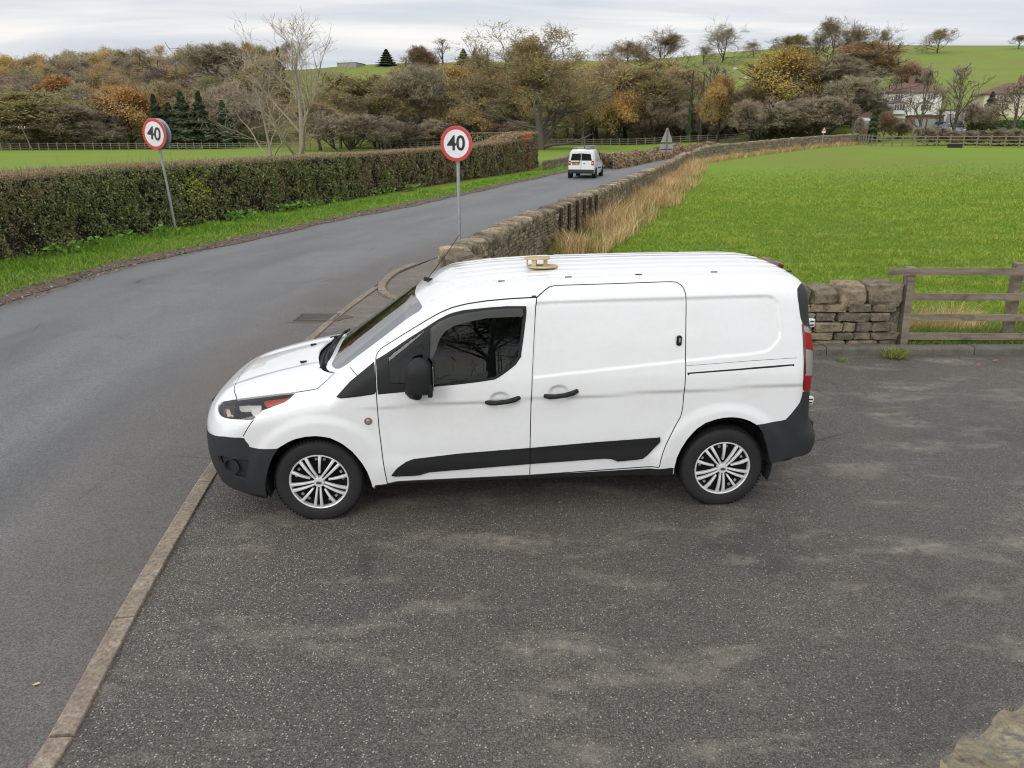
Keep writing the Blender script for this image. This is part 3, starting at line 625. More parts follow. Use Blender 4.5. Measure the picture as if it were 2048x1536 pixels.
# rear doors, number plate, bumper step
Xr = lambda y, z: float(rear_x(np.array([y]), np.array([z]))[0])
g = MB()
for y in (-.006,): g.box((Xr(0, 1.1)+.004, 0, 1.15), (.012, .008, .95), Matrix.Rotation(-.07, 3, 'Y'))
g.build('rear_door_seam', M['gap'], van)
for s_ in NF:
    wv = MB(); V = [(Xr(y*s_, z)+.006, y*s_, z) for y, z in ((.06, 1.22), (.60, 1.22), (.56, 1.58), (.06, 1.58))]; wv.quads(V, [(0, 1, 2, 3)]); wv.build('rear_window', M['smoke'], van)
b = MB(); b.box((3.845, 0, .53), (.10, 1.20, .12), None, .03, 3); b.build('bumper_step', M['bumper'], van, True)
Xf = lambda z: float(front_x(np.array([0.]), np.array([z]))[0])
n_ = MB(); n_.box((Xf(.58)-.006, 0, .58), (.02, .52, .115), None, .008, 2); n_.build('number_plate', M['lampwhite'], van)
for z_, w_ in ((.79, .62), (.48, .8), (.42, .8)):
    n_ = MB(); n_.box((Xf(z_)+.012, 0, z_), (.03, w_, .03), None, .006, 1); n_.build('grille', M['trim'], van)
# fog lamp wells
for s_ in NF:
    p = H3(px('2', (315, 790)))[0]; f = MB(); nrm = Vector(grad(np.array([p]))[0]); q = nrm.to_track_quat('Z', 'Y').to_matrix().to_4x4()
    f.lathe([(.062, .012), (.056, .014), (.052, .004), (.046, -.04), (0, -.045)], Matrix.Translation(p-np.array(nrm)*.02) @ q, 28)
    if s_ == -1:
        for v_ in f.bm.verts: v_.co.y *= -1
    f.build('fog_lamp', M['bumper'], van, True)
# ---- cabin
bk = MB(); bk.box((1.60, 0, 1.0), (.03, 1.5, 1.35)); bk.box((.95, 0, .46), (1.5, 1.55, .04)); bk.build('bulkhead', M['cabin'], van)
ds = MB(); ds.box((.34, 0, .90), (.42, 1.5, .26), Matrix.Rotation(.12, 3, 'Y'), .06, 3); ds.box((.45, .38, 1.03), (.24, .40, .10), None, .04, 3); ds.build('dashboard', M['cabin'], van, True)
def seat(y, wd):
    s = MB(); s.box((1.12, y, .66), (.50, wd, .16), Matrix.Rotation(-.1, 3, 'Y'), .05, 3); s.box((1.40, y, 1.02), (.14, wd, .64), Matrix.Rotation(.22, 3, 'Y'), .05, 3)
    for k in ((0,) if wd < .6 else (-.22, .22)): s.box((1.49, y+k, 1.43), (.10, .26, .20), Matrix.Rotation(.15, 3, 'Y'), .04, 3)
    return s.build('seat', M['seat'], van, True)
seat(.42, .5); seat(-.27, .86)
sw = MB(); Mw = Matrix.Translation((.72, .42, .98)) @ Matrix.Rotation(-1.15, 4, 'Y')
ring = [Mw @ Vector((.185*math.cos(t), .185*math.sin(t), 0)) for t in np.linspace(0, 2*math.pi, 33)]; sw.tube(ring, .014, 8, False); sw.box(Mw.translation, (.05, .30, .05), Mw.to_3x3(), .01, 1); sw.build('steering_wheel', M['trim'], van, True)
# ================================================================ terrain
AZK = np.array([-180, -10, 0, 8, 15, 22, 30, 180.]); RK = np.array([0, 22, 45, 60, 80, 100, 120, 160.])
ZK = np.array([[0]*8, [0]*8, [0, 0, 0, 0, .2, .35, .5, .7], [0, 0, 0, .1, .3, .5, .6, .8], [0, 0, .1, .3, .6, .8, 1.0, 1.6], [0, 0, .2, .5, .8, 1.2, 1.6, 2.0], [0, 0, .25, .6, 1.0, 1.35, 1.7, 2.1], [0, 0, .25, .6, 1.0, 1.35, 1.7, 2.1]])
SKP = np.array([-700, -200, 0, 300, 500, 620, 700, 800, 950, 1100, 1250, 1350, 1420, 1500, 1600, 1750, 2048, 2400, 3000.]); SKY_ = np.array([185, 180, 174, 150, 140, 136, 128, 124, 122, 120, 118, 112, 105, 98, 91, 87, 88, 92, 110.])
_d = ray(SKP, SKY_); SKA = np.degrees(np.arctan2(_d[:, 0], _d[:, 1])); SKT = _d[:, 2]/np.hypot(_d[:, 0], _d[:, 1])
RCK = np.interp(SKA, [-60, -33, -10, 0, 10, 20, 60], [330, 330, 330, 330, 360, 400, 400]); R0K = np.interp(SKA, [-60, -33, -10, 0, 10, 16, 20, 60], [185, 185, 178, 172, 168, 150, 118, 112])
def zt(x, y):
    x = np.asarray(x, float); y = np.asarray(y, float); r = np.hypot(x, y); az = np.degrees(np.arctan2(x, y))
    i = np.clip(np.searchsorted(AZK, az)-1, 0, len(AZK)-2); f = (az-AZK[i])/(AZK[i+1]-AZK[i]); f = f*f*(3-2*f)
    j = np.clip(np.searchsorted(RK, r)-1, 0, len(RK)-2); g = np.clip((r-RK[j])/(RK[j+1]-RK[j]), 0, 1)
    z = (ZK[i, j]*(1-g)+ZK[i, j+1]*g)*(1-f)+(ZK[i+1, j]*(1-g)+ZK[i+1, j+1]*g)*f
    rc = np.interp(az, SKA, RCK); r0 = np.interp(az, SKA, R0K); zc = np.interp(az, SKA, SKT)*rc+CAM_H
    t = (r-r0)/(rc-r0); s = np.where(t < .06, np.maximum(t, 0)**2/.12, t-.03)
    s = s/(.97); s = -smax(-s, -(1+.04*(t-1)), .06)
    s = np.maximum(s, 0)
    wob = np.sin(x*.035+1)*np.sin(y*.028)*1.2*sstep(0, .3, t)*sstep(1.0, .8, t)
    front = sstep(75, 60, np.abs(az))
    return z+((zc-z)*s+wob)*front
def pol(pxx, r):                         # ground place in the column of the photo at distance r
    d = ray(pxx, 280.); k = r/np.hypot(d[0], d[1]); return d[0]*k, d[1]*k
def spot(pxx, r): x, y = pol(pxx, r); return np.array([x, y, float(zt(x, y))])
def ztop(pxx, pyy, r): d = ray(pxx, pyy); return CAM_H+d[2]*r/np.hypot(d[0], d[1])
azs = np.radians(np.concatenate([np.arange(-180, -62, 6), np.arange(-62, 62.1, .5), np.arange(68, 180.1, 6)])); rs_ = np.concatenate([np.arange(.5, 24, 1.5), np.geomspace(24, 720, 150), [1000, 1500, 2500]])
ag, rg = np.meshgrid(azs, rs_, indexing='ij'); gx, gy = rg*np.sin(ag), rg*np.cos(ag); gz = zt(gx, gy)-.02
gz = np.where(rg > 720, gz*.2-20*(rg-720)/1000, gz)
na, nr = ag.shape; ii = np.arange(na-1)[:, None]*nr+np.arange(nr-1)[None, :]
Fq = np.stack([ii, ii+nr, ii+nr+1, ii+1], -1).reshape(-1, 4); VT = np.stack([gx, gy, gz], -1).reshape(-1, 3)
azd = np.degrees(ag).ravel(); rr_ = rg.ravel(); r0_ = np.interp(azd, SKA, R0K)
hillm = sstep(0, 12, rr_-r0_); wood = sstep(-11, -14, azd)*sstep(178, 186, rr_); bank = sstep(8, 12, azd)*sstep(15, 13, azd+0*azd)*0
thick = sstep(-12, -8, azd)*sstep(19.5, 18, azd)*sstep(-14, -4, rr_-r0_)*sstep(34, 22, rr_-r0_)
lawn = np.array([.185, .285, .035]); hillc = np.array([.20, .25, .055]); soil = np.array([.12, .085, .055])
cc = lawn*(1-hillm)[:, None]+hillc*hillm[:, None]; k = np.maximum(wood, thick)[:, None]; cc = cc*(1-k)+soil*k
m = NT('field_grass'); at = m.n('ShaderNodeAttribute', attribute_name='col')
n1 = m.noise(.35, 5, .6, sc=(1, 2.6, 1)); n2 = m.noise(2.2, 5, .7); n3 = m.noise(14, 4, .7); n4 = m.noise(.05, 3)
h = m.mix(m.rng(n1, .35, .68, 0, .8), at.outputs['Color'], (.20, .29, .035)); h = m.mix(m.rng(n2, .58, .72, 0, .7), h, (.24, .33, .035))
sz_ = m.n('ShaderNodeSeparateXYZ'); m.l(m.tc.outputs['Object'], sz_.inputs[0]); hz_ = m.rng(sz_.outputs['Z'], 3, 14, 0, 1); h = m.mix(m.rng(n4, .42, .62, 0, .6), h, (.21, .215, .055)); n5 = m.noise(.018, 5, .6, sc=(1, 2.2, 1)); h = m.mix(m.math('MULTIPLY', m.rng(n5, .45, .6, 0, .7), hz_), h, (.205, .20, .075)); h = m.mix(m.rng(n3, .3, .6, .3, 0), h, (.06, .12, .012))
m.base(h); m.set(rough=.95, spec=.15); m.bump(m.noise(30, 4, .7), .6, .05)
tag(link('terrain', np_mesh('terrain', VT, Fq, m.m, smooth=True, col=cc)), kind='structure')
# ================================================================ road, forecourt, kerbs
RL = smooth_path([(-10.6, -12), (-9.9, 0), (-9.15, 8), (-8.85, 12.4), (-8.6, 16.2), (-7.4, 20.8), (-5.7, 26.8), (-2.9, 35.4), (1.7, 51), (5.2, 61.5), (10.5, 74), (17.0, 86), (27, 98.5), (37, 107)], 14)
KL = [(-2.0, -12), (-2.05, -3), (-2.15, 1), (-2.22, 2.67), (-2.39, 3.76), (-2.57, 5.06), (-2.72, 6.4), (-2.88, 8.6), (-2.93, 10.4), (-2.80, 12.46), (-2.50, 14.87), (-1.85, 17.3)]
KP = smooth_path(KL, 10)
RR = smooth_path(KL+[(-.55, 20.4), (1.9, 27.6), (6.4, 42.3), (12.6, 63.6), (18.6, 78.5), (28.5, 91), (39.5, 102)], 12)
n_ = 260; A_ = resample(RL, 1)[:]; 
def rs_n(p, n):
    L_ = np.concatenate([[0], np.cumsum(np.linalg.norm(np.diff(p, axis=0), axis=1))]); t = np.linspace(0, 1, n)**1.25*L_[-1]; return np.stack([np.interp(t, L_, p[:, k]) for k in (0, 1)], 1), t
A_, _ = rs_n(RL, n_); B_, lt = rs_n(RR, n_); nw = 13
V = []; U = []
for k in range(nw):
    f = k/(nw-1); q = A_*(1-f)+B_*f; z = zt(q[:, 0], q[:, 1])+.004+np.hypot(q[:, 0], q[:, 1])*.0009+.05*(1-(2*f-1)**2)*0; V.append(np.column_stack([q, z])); U.append(np.column_stack([np.full(n_, f), lt/6.3]))
V = np.stack(V, 1).reshape(-1, 3); U = np.stack(U, 1).reshape(-1, 2); ii = np.arange(n_-1)[:, None]*nw+np.arange(nw-1)[None]
m = NT('road_asphalt'); uvn = m.n('ShaderNodeUVMap'); su = m.n('ShaderNodeSeparateXYZ'); m.l(uvn.outputs[0], su.inputs[0]); lat = su.outputs['X']
nl = m.noise(1, 5, .6, vec=uvn.outputs[0], sc=(7, 1.2, 1)); nb = m.noise(1.2, 5, .65); nf = m.noise(110, 4, .8); sp = m.voro(70, out='Color')
trk = m.math('SINE', m.math('MULTIPLY', lat, 4*math.pi*1.0))
c = m.mix(m.rng(nl, .36, .62, 0, 1), (.106, .105, .105), (.206, .203, .199)); c = m.mix(m.rng(trk, -.2, 1, 0, .35), c, (.23, .231, .236))
c = m.mix(m.rng(nb, .5, .75, 0, .5), c, (.125, .124, .124))
ed = m.math('ADD', m.rng(lat, .74, .95, 0, 1), m.rng(lat, .10, .0, 0, 1)); ed = m.math('MULTIPLY', ed, m.rng(m.noise(.9, 5, .7), .3, .6, .4, 1))
c = m.mix(ed, c, (.112, .086, .060)); c = m.mix(m.rng(nf, .3, .75, 0, .6), m.mix(.4, c, (.04, .04, .042)), m.mix(.25, c, (.36, .36, .36)))
cell = m.n('ShaderNodeSeparateColor'); m.l(m.voro(130, out='Color'), cell.inputs[0]); c = m.mix(1.0, c, m.ramp(cell.outputs[0], [(0, .58), (.5, .96), (1, 1.5)]), 'MULTIPLY')
crk = m.voro(.42, 'DISTANCE_TO_EDGE', vec=m.noise(.9, 5, .6, out='Color') if False else None); c = m.mix(m.math('MULTIPLY', m.rng(crk, .0, .006, 1, 0), m.rng(m.noise(.6, 3), .5, .62, 0, .7)), c, (.035, .033, .03))
m.base(c); m.set(rough=m.rng(nl, .3, .7, .50, .72), spec=.5)
hb = m.math('ADD', m.math('MULTIPLY', nf, 1.0), m.math('MULTIPLY', m.voro(110), .6)); m.bump(hb, .55, .006)
tag(link('road', np_mesh('road', V, np.stack([ii, ii+nw, ii+nw+1, ii+1], -1).reshape(-1, 4), m.m, smooth=True, uv=U)), kind='structure')
# forecourt and the strip of footway up to the wall
WSH = smooth_path([(5.18, 9.80), (3.9, 9.78), (2.5, 9.88), (1.2, 10.2), (.2, 10.7), (-.55, 11.25), (-.98, 11.75)], 10)      # short wall, centre line
WLO = smooth_path([(-1.0, 11.85), (-.62, 13.2), (-.04, 16), (1.26, 20.4), (3.42, 27.4), (7.9, 42.3), (11.3, 53.5), (14.25, 64)], 14)  # wall along the road
fp = [tuple(q) for q in KP[::2]]+[(-1.4, 19), (-.6, 20.2), (.9, 20.2), (-.3, 16), (-.85, 13), (-1, 11.75)]+[tuple(q) for q in WSH[::-1][::3]]+[(5.2, 9.5), (14, 9.5), (14, -12)]
pv, _, pf, _, _, _ = geometry.delaunay_2d_cdt([Vector(q) for q in fp], [(i, (i+1) % len(fp)) for i in range(len(fp))], [], 1, 1e-5)
m = NT('forecourt_asphalt'); fine = m.noise(120, 4, .8); bg_ = m.noise(.55, 5, .6); chipsD = m.voro(72); chipsC = m.voro(72, out='Color'); sc_ = m.n('ShaderNodeSeparateColor'); m.l(chipsC, sc_.inputs[0])
sx = m.n('ShaderNodeSeparateXYZ'); m.l(m.tc.outputs['Object'], sx.inputs[0])
c = m.mix(m.rng(bg_, .35, .65, 0, 1), (.086, .074, .061), (.140, .121, .100)); c = m.mix(m.rng(fine, .38, .64, 0, 1), m.mix(.62, c, (.010, .010, .010)), m.mix(.42, c, (.24, .22, .20)))
cell = m.n('ShaderNodeSeparateColor'); m.l(m.voro(130, out='Color'), cell.inputs[0]); c = m.mix(1.0, c, m.ramp(cell.outputs[0], [(0, .5), (.5, .95), (1, 1.65)]), 'MULTIPLY')
oil = m.noise(.7, 5, .7, dist=.8); c = m.mix(m.rng(oil, .56, .70, 0, .5), c, (.035, .032, .03)); ck = m.voro(.38, 'DISTANCE_TO_EDGE'); c = m.mix(m.math('MULTIPLY', m.rng(ck, 0, .004, 1, 0), m.rng(m.noise(.5, 3), .5, .6, 0, .8)), c, (.02, .018, .016))
stain = m.noise(1.3, 6, .62, sc=(.75, 1.9, 1), rot=(0, 0, -.35), dist=.4); st2 = m.noise(9, 5, .75); stm = m.math('MULTIPLY', m.rng(stain, .52, .67, 0, 1), m.rng(st2, .35, .62, .05, 1))
c = m.mix(m.math('MULTIPLY', stm, .75), c, (.31, .275, .225))
dens = m.rng(sx.outputs['X'], -2.5, 2.8, .64, .93)                 # fewer pale chips towards the right
dens = m.math('ADD', dens, m.rng(m.noise(.8, 4), .3, .7, .10, -.10))
chip = m.math('MULTIPLY', m.math('GREATER_THAN', sc_.outputs[0], dens), m.math('LESS_THAN', chipsD, m.rng(sc_.outputs[1], 0, 1, .14, .40)))
c = m.mix(chip, c, m.mix(sc_.outputs[2], (.26, .235, .195), (.50, .45, .37)))
dry = m.rng(sx.outputs['Y'], 10.2, 11.6, 0, .7); c = m.mix(m.math('MULTIPLY', dry, m.rng(st2, .3, .6, .3, 1)), c, (.20, .17, .13))
m.base(c); m.set(rough=m.rng(bg_, .3, .7, .55, .78), spec=.4)
m.bump(m.math('ADD', m.math('MULTIPLY', m.voro(75), .9), m.math('MULTIPLY', fine, .8)), .8, .008)
tag(link('forecourt', np_mesh('forecourt', [(v.x, v.y, .008) for v in pv], [np.array([f]) for f in pf], m.m)), kind='structure')
# kerb stones: flush line along the road, small radius kerb, raised kerb on the right
mk = NT('kerb_stone'); n1 = mk.noise(3, 5, .7); n2 = mk.noise(40, 4, .7); c = mk.mix(mk.rng(n1, .35, .65, 0, 1), (.22, .175, .13), (.36, .29, .22)); c = mk.mix(mk.rng(n2, .40, .62, 0, .75), c, (.12, .10, .08)); n4 = mk.noise(9, 5, .8); c = mk.mix(mk.rng(n4, .56, .68, 0, .7), c, (.44, .38, .29))
mk.base(c); mk.set(rough=.9); mk.bump(n2, .5, .006)
mk2 = NT('kerb_concrete'); n1 = mk2.noise(5, 5, .7); n2 = mk2.noise(60, 4, .7); c = mk2.mix(mk2.rng(n1, .35, .65, 0, 1), (.10, .092, .08), (.17, .155, .13)); c = mk2.mix(mk2.rng(n2, .4, .7, 0, .6), c, (.06, .055, .05)); mk2.base(c); mk2.set(rough=.9); mk2.bump(n2, .5, .006)
def kerb_run(path, wd, h, ln, m_, side=1, ch=.02, gapw=.012, z0=-.1, top_lean=0):
    p = resample(path, ln); mb = MB()
    for a, b in zip(p[:-1], p[1:]):
        d = (b-a)/np.linalg.norm(b-a); nn = np.array([d[1], -d[0]])*side; a2 = a+d*gapw/2; b2 = b-d*gapw/2; j = random.uniform(-.004, .004)
        pr = [(0, z0), (0, h-ch+j), (ch*.35, h-ch*.3+j), (ch, h+j), (wd-.004, h+j+top_lean), (wd, h-.006+j+top_lean), (wd, z0)]
        V = [(q[0]+nn[0]*o, q[1]+nn[1]*o, z) for q in (a2, b2) for o, z in pr]; k = len(pr)
        mb.quads(V, [(i, i+1, k+i+1, k+i) for i in range(k-1)]+[tuple(range(k))[::-1], tuple(range(k, 2*k))])
    return mb.build('kerb', m_)
kk = KP[KP[:, 1] < 14.1]
tag(kerb_run(kk, .125, .028, .92, mk.m), kind='structure')
rk = smooth_path([tuple(G(a, b)[:2]) for a, b in ((838, 530), (815, 539), (798, 547), (784, 558), (773, 570), (772, 582), (781, 591), (800, 599), (850, 612))], 8); tag(kerb_run(rk, .15, .05, .34, mk.m), kind='structure')
rk = smooth_path([(-1.05, 11.45), (-.55, 10.85), (.2, 10.25), (1.2, 9.72), (2.5, 9.42), (3.9, 9.36), (5.3, 9.36), (8, 9.38), (13.9, 9.45)], 8)[::-1]; tag(kerb_run(rk, .16, .115, .95, mk2.m, 1, .03), kind='structure')
# gully grate with its broken surround
MGR = simple('worn_iron', (.09, .08, .07), .7, .3, 20, .3, 80); g0 = G(632, 637)[:2]; gr = thing('drain_grate', 'iron drain grate of slotted bars beside the kerb line', 'drain', (g0[0]+.02, g0[1], 0), .0)
f = MB(); W2, H2 = .30, .22
for s_ in (-1, 1): f.box((s_*W2, 0, .014), (.04, 2*H2+.04, .03)); f.box((0, s_*H2, .014), (2*W2-.042, .04, .03))
f.build('frame', MGR, gr)
f = MB()
for k in range(7): f.box((0, -H2+.05+k*(2*H2-.10)/6, .013), (2*W2-.05, .030, .022), Matrix.Rotation(.05, 3, 'Z'))
f.build('bars', MGR, gr); f = MB(); f.box((0, 0, .011), (2*W2, 2*H2, .008)); f.build('pit_shade', M['dark'], gr)  # no hole below: flat dark plate with the pit's shade put in its colour
mp_ = simple('gully_patch', (.105, .085, .062), .95, .35, 5, .6, 60); po = MB(); t = np.linspace(0, 2*math.pi, 40, endpoint=False)
po.prism([(.66*math.cos(a)*(1+.10*math.sin(3*a+1)+.06*math.sin(7*a)), .36*math.sin(a)*(1+.10*math.sin(4*a)+.05*math.sin(9*a))) for a in t], .004, Matrix.Translation((g0[0]-.16, g0[1]-.03, .0105)) @ Matrix.Rotation(.05, 4, 'Z'))
tag(po.build('road_patch', mp_), kind='structure')
# soil edge between the verge and the road
mud = NT('mud'); n1 = mud.noise(4, 6, .7); n2 = mud.noise(60, 4, .8); c = mud.mix(mud.rng(n1, .35, .65, 0, 1), (.085, .062, .047), (.16, .12, .09)); c = mud.mix(mud.rng(n2, .55, .75, 0, .8), c, (.27, .235, .20)); mud.base(c); mud.set(rough=.9); mud.bump(n2, .8, .02)
e1 = resample(RL[RL[:, 1] < 60], .5); tg = np.gradient(e1, axis=0); tg /= np.linalg.norm(tg, axis=1)[:, None]; nn = np.stack([-tg[:, 1], tg[:, 0]], 1); s_ = np.arange(len(e1))
wi = .26+.10*np.sin(s_*.31)+.12*np.sin(s_*.083+1)+.06*np.sin(s_*1.1); wo = .38+.12*np.sin(s_*.21+2)+.08*np.sin(s_*.77)
V = np.vstack([np.column_stack([e1-nn*wi[:, None], zt(e1[:, 0], e1[:, 1])+.008+.0012*np.hypot(e1[:, 0], e1[:, 1])]), np.column_stack([e1+nn*wo[:, None], zt(e1[:, 0], e1[:, 1])+.012+.0012*np.hypot(e1[:, 0], e1[:, 1])])]); k = len(e1)
tag(link('soil_edge', np_mesh('soil_edge', V, np.array([(i, i+1, k+i+1, k+i) for i in range(k-1)]), mud.m, smooth=True)), kind='structure')
# ================================================================ stone walls
def stone_mat(name, a, b, dark, lich):
    m = NT(name); at = m.n('ShaderNodeAttribute', attribute_name='col'); n1 = m.noise(5, 5, .7); n2 = m.noise(30, 5, .75); n3 = m.noise(9, 5, .75)
    c = m.mix(m.rng(n1, .35, .65, 0, .75), at.outputs['Color'], a); c = m.mix(m.rng(n3, .46, .64, 0, .72), c, dark); c = m.mix(m.rng(n2, .58, .72, 0, .75), c, lich)
    m.base(c); m.set(rough=.95, spec=.2); m.bump(m.math('ADD', n2, m.math('MULTIPLY', n1, .6)), .9, .02); return m.m
MS = stone_mat('drystone', (.26, .22, .155), None, (.075, .064, .048), (.48, .45, .36))
UNIT = None
def block(ch=.16):
    b = bmesh.new(); bmesh.ops.create_cube(b, size=1); bmesh.ops.bevel(b, geom=b.edges[:], offset=ch, segments=2, profile=.6, affect='EDGES'); bmesh.ops.triangulate(b, faces=b.faces[:])
    V = np.array([v.co for v in b.verts]); F = np.array([[v.index for v in f.verts] for f in b.faces]); b.free(); return V, F
BV, BF = block(); BVc, BFc = block(.30)
def wall(path, hts, thick, zbase, seed, course=.11, slen=.26, cope=.20, cope_len=.22, deep=.12, faces=(1, -1), fat=1.0, pal=None):
    """dry-stone wall: courses of stones on both faces of a dark core, upright coping stones on top"""
    r = np.random.default_rng(seed); p = resample(path, .05); L_ = np.concatenate([[0], np.cumsum(np.linalg.norm(np.diff(p, axis=0), axis=1))]); tot = L_[-1]
    at_ = lambda s: np.array([np.interp(s, L_, p[:, 0]), np.interp(s, L_, p[:, 1])]); hh = lambda s: np.interp(s/tot, np.linspace(0, 1, len(hts)), hts); VV, FF, CC = [], [], []; n = 0
    pal = pal if pal is not None else np.array([(.27, .22, .15), (.36, .29, .19), (.20, .165, .12), (.44, .365, .25), (.15, .125, .09), (.32, .25, .16)])
    def put(c, t, nrm, dx, dy, dz, tilt=0, jit=.13, col=None, rnd=False):
        nonlocal n
        B0, B1 = (BVc, BFc) if rnd else (BV, BF); v = B0*(1+r.uniform(-jit, jit, B0.shape))*np.array([dx, dy, dz]); s_, c_ = math.sin(tilt), math.cos(tilt); v = np.stack([v[:, 0]*c_-v[:, 2]*s_, v[:, 1], v[:, 0]*s_+v[:, 2]*c_], 1)
        w_ = c+v[:, :1]*np.array([*t, 0])+v[:, 1:2]*np.array([*nrm, 0])+v[:, 2:]*np.array([0, 0, 1]); VV.append(w_); FF.append(B1+n); n += len(v)
        k = pal[r.integers(len(pal))]*r.uniform(.62, 1.38) if col is None else col; CC.append(np.tile(k, (len(v), 1)))
    far = lambda s: min(1.5, max(1.0, np.hypot(*at_(s))/30))
    for fc_ in faces:
        z = 0.0; row = 0
        while z < max(hts)-cope-.02:
            ch_ = course*r.uniform(.8, 1.3); s = r.uniform(0, .2)
            while s < tot:
                k = far(s); ln = min(slen*r.uniform(.5, 1.5)*min(k, 2.2), tot-s+.02)
                if ln < .06: break
                q = at_(s+ln/2); tt = at_(min(s+ln/2+.05, tot))-at_(max(s+ln/2-.05, 0)); tt /= np.linalg.norm(tt); nn_ = np.array([tt[1], -tt[0]])*fc_
                if z < hh(s)-cope-.01:
                    batter = (hh(s)-z)*.03; zz = float(zt(*q))+zbase
                    put(np.array([*(q+nn_*(thick/2-deep/2+batter+r.uniform(-.015, .02))), zz+z+ch_/2]), tt, nn_, ln-.018, deep, ch_-.014)
                s += ln
            z += ch_; row += 1
    s = 0.0
    while s < tot-.05:                       # coping
        k = min(far(s), 1.8); ln = cope_len*r.uniform(.6, 1.45)*k*fat; ln = min(ln, tot-s); q = at_(s+ln/2); tt = at_(min(s+ln/2+.05, tot))-at_(max(s+ln/2-.05, 0)); tt /= np.linalg.norm(tt); nn_ = np.array([tt[1], -tt[0]]); zz = float(zt(*q))+zbase; ch_ = cope*r.uniform(.85, 1.25)
        put(np.array([*(q+nn_*r.uniform(-.015, .015)), zz+hh(s)-cope+ch_/2-.01]), tt, nn_, ln-.008, thick+.05*r.uniform(.2, 1.2), ch_+.02, r.uniform(-.10, .10), .12, None, True); s += ln
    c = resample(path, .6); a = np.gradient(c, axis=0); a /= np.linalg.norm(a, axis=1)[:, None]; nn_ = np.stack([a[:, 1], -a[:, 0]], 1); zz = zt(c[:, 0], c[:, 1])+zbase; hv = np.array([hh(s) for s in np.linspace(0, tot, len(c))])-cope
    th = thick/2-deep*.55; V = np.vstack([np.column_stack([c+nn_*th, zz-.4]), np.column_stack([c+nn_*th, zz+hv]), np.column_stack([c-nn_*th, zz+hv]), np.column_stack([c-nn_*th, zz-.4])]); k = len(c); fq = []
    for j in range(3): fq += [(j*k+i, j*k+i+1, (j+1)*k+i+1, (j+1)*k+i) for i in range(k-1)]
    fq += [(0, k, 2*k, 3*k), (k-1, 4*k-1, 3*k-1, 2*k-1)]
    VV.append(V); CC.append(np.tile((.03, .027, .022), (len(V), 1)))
    return np.vstack(VV), [np.vstack(FF), np.array(fq)+n], np.vstack(CC)
V, F, C_ = wall(WLO, [1.02, 1.02, 1.06, 1.06, 1.05], .42, 0, 3, course=.085, slen=.19, cope_len=.19); wl_ = link('stone_wall', np_mesh('stone_wall', V, F, MS, col=C_)); tag(wl_, 'long drystone wall with rough upright coping running beside the road', 'wall', 'drystone walls')
V, F, C_ = wall(WSH, [.86, .88, .90, .95, 1.0], .42, .02, 8, course=.115, slen=.33, cope=.27, cope_len=.40, deep=.16, pal=np.array([(.15, .125, .092), (.20, .165, .115), (.27, .215, .14), (.12, .10, .08), (.18, .148, .105)])); ws_ = link('stone_wall', np_mesh('stone_wall', V, F, MS, col=C_)); tag(ws_, 'low curved stone wall with dark rounded coping behind the parked van', 'wall', 'drystone walls')
# far stretch, taller on the field side
FW = []; 
for pxx, yt, rr in ((1356, 312, 66), (1375, 297, 68), (1430, 289.5, 76), (1500, 283, 86), (1560, 278, 94), (1620, 273, 103), (1670, 270, 111), (1716, 267, 118)):
    x, y = pol(pxx, rr); FW.append((x, y, ztop(pxx, yt, rr)-float(zt(x, y))))
FW = np.array(FW); print('far wall heights', FW[:, 2].round(2))
V, F, C_ = wall(smooth_path(FW[:, :2], 6), list(np.interp(np.linspace(0, 1, 40), np.linspace(0, 1, len(FW)), FW[:, 2])), .45, 0, 5, course=.2, slen=.3, cope=.22, cope_len=.3, deep=.2, pal=np.array([(.27, .225, .155), (.31, .26, .18), (.22, .18, .125), (.35, .295, .21), (.19, .155, .11)])); tag(link('stone_wall', np_mesh('stone_wall', V, F, MS, col=C_)), 'far stretch of tan stone wall along the top edge of the green field', 'wall', 'drystone walls')
# short low wall by the far bend
x0, y0 = pol(1090, 62); x1, y1 = pol(1142, 72); V, F, C_ = wall(np.array([(x0, y0), ((x0+x1)/2+.4, (y0+y1)/2), (x1, y1)]), [.75, .85, .9], .4, 0, 6, course=.18, slen=.3, cope=.16, deep=.15, pal=np.array([(.27, .235, .16), (.31, .27, .19), (.21, .18, .125)])); tag(link('stone_wall', np_mesh('stone_wall', V, F, MS, col=C_)), 'short low stone wall at the field corner beyond the hedge end', 'wall', 'drystone walls')
# rock in the near corner: top of a coping stone
ol = [(1878, 1560), (1884, 1530), (1903, 1500), (1930, 1472), (1950, 1452), (1968, 1440), (1988, 1426), (2012, 1420), (2034, 1408), (2052, 1396), (2150, 1370), (2260, 1450), (2200, 1640), (1960, 1680)]
pl = np.array([G(a, b, .9)[:2] for a, b in ol]); cen_ = pl.mean(0); b = bmesh.new(); vs_ = [b.verts.new((*q, .9)) for q in resample(pl, .03, True)]; f_ = b.faces.new(vs_); r = bmesh.ops.extrude_face_region(b, geom=[f_])
for v in [q for q in r['geom'] if isinstance(q, bmesh.types.BMVert)]: v.co.z = .62; v.co.x += (v.co.x-cen_[0])*-.08; v.co.y += (v.co.y-cen_[1])*-.08
top = [f for f in b.faces if abs(f.normal.z) > .9 and f.calc_center_median().z > .8]; bmesh.ops.triangulate(b, faces=b.faces[:])
bmesh.ops.recalc_face_normals(b, faces=b.faces[:])
for _ in range(4): bmesh.ops.subdivide_edges(b, edges=[e for e in b.edges if e.calc_length() > .022], cuts=1); bmesh.ops.triangulate(b, faces=b.faces[:])
from mathutils import noise as mnoise
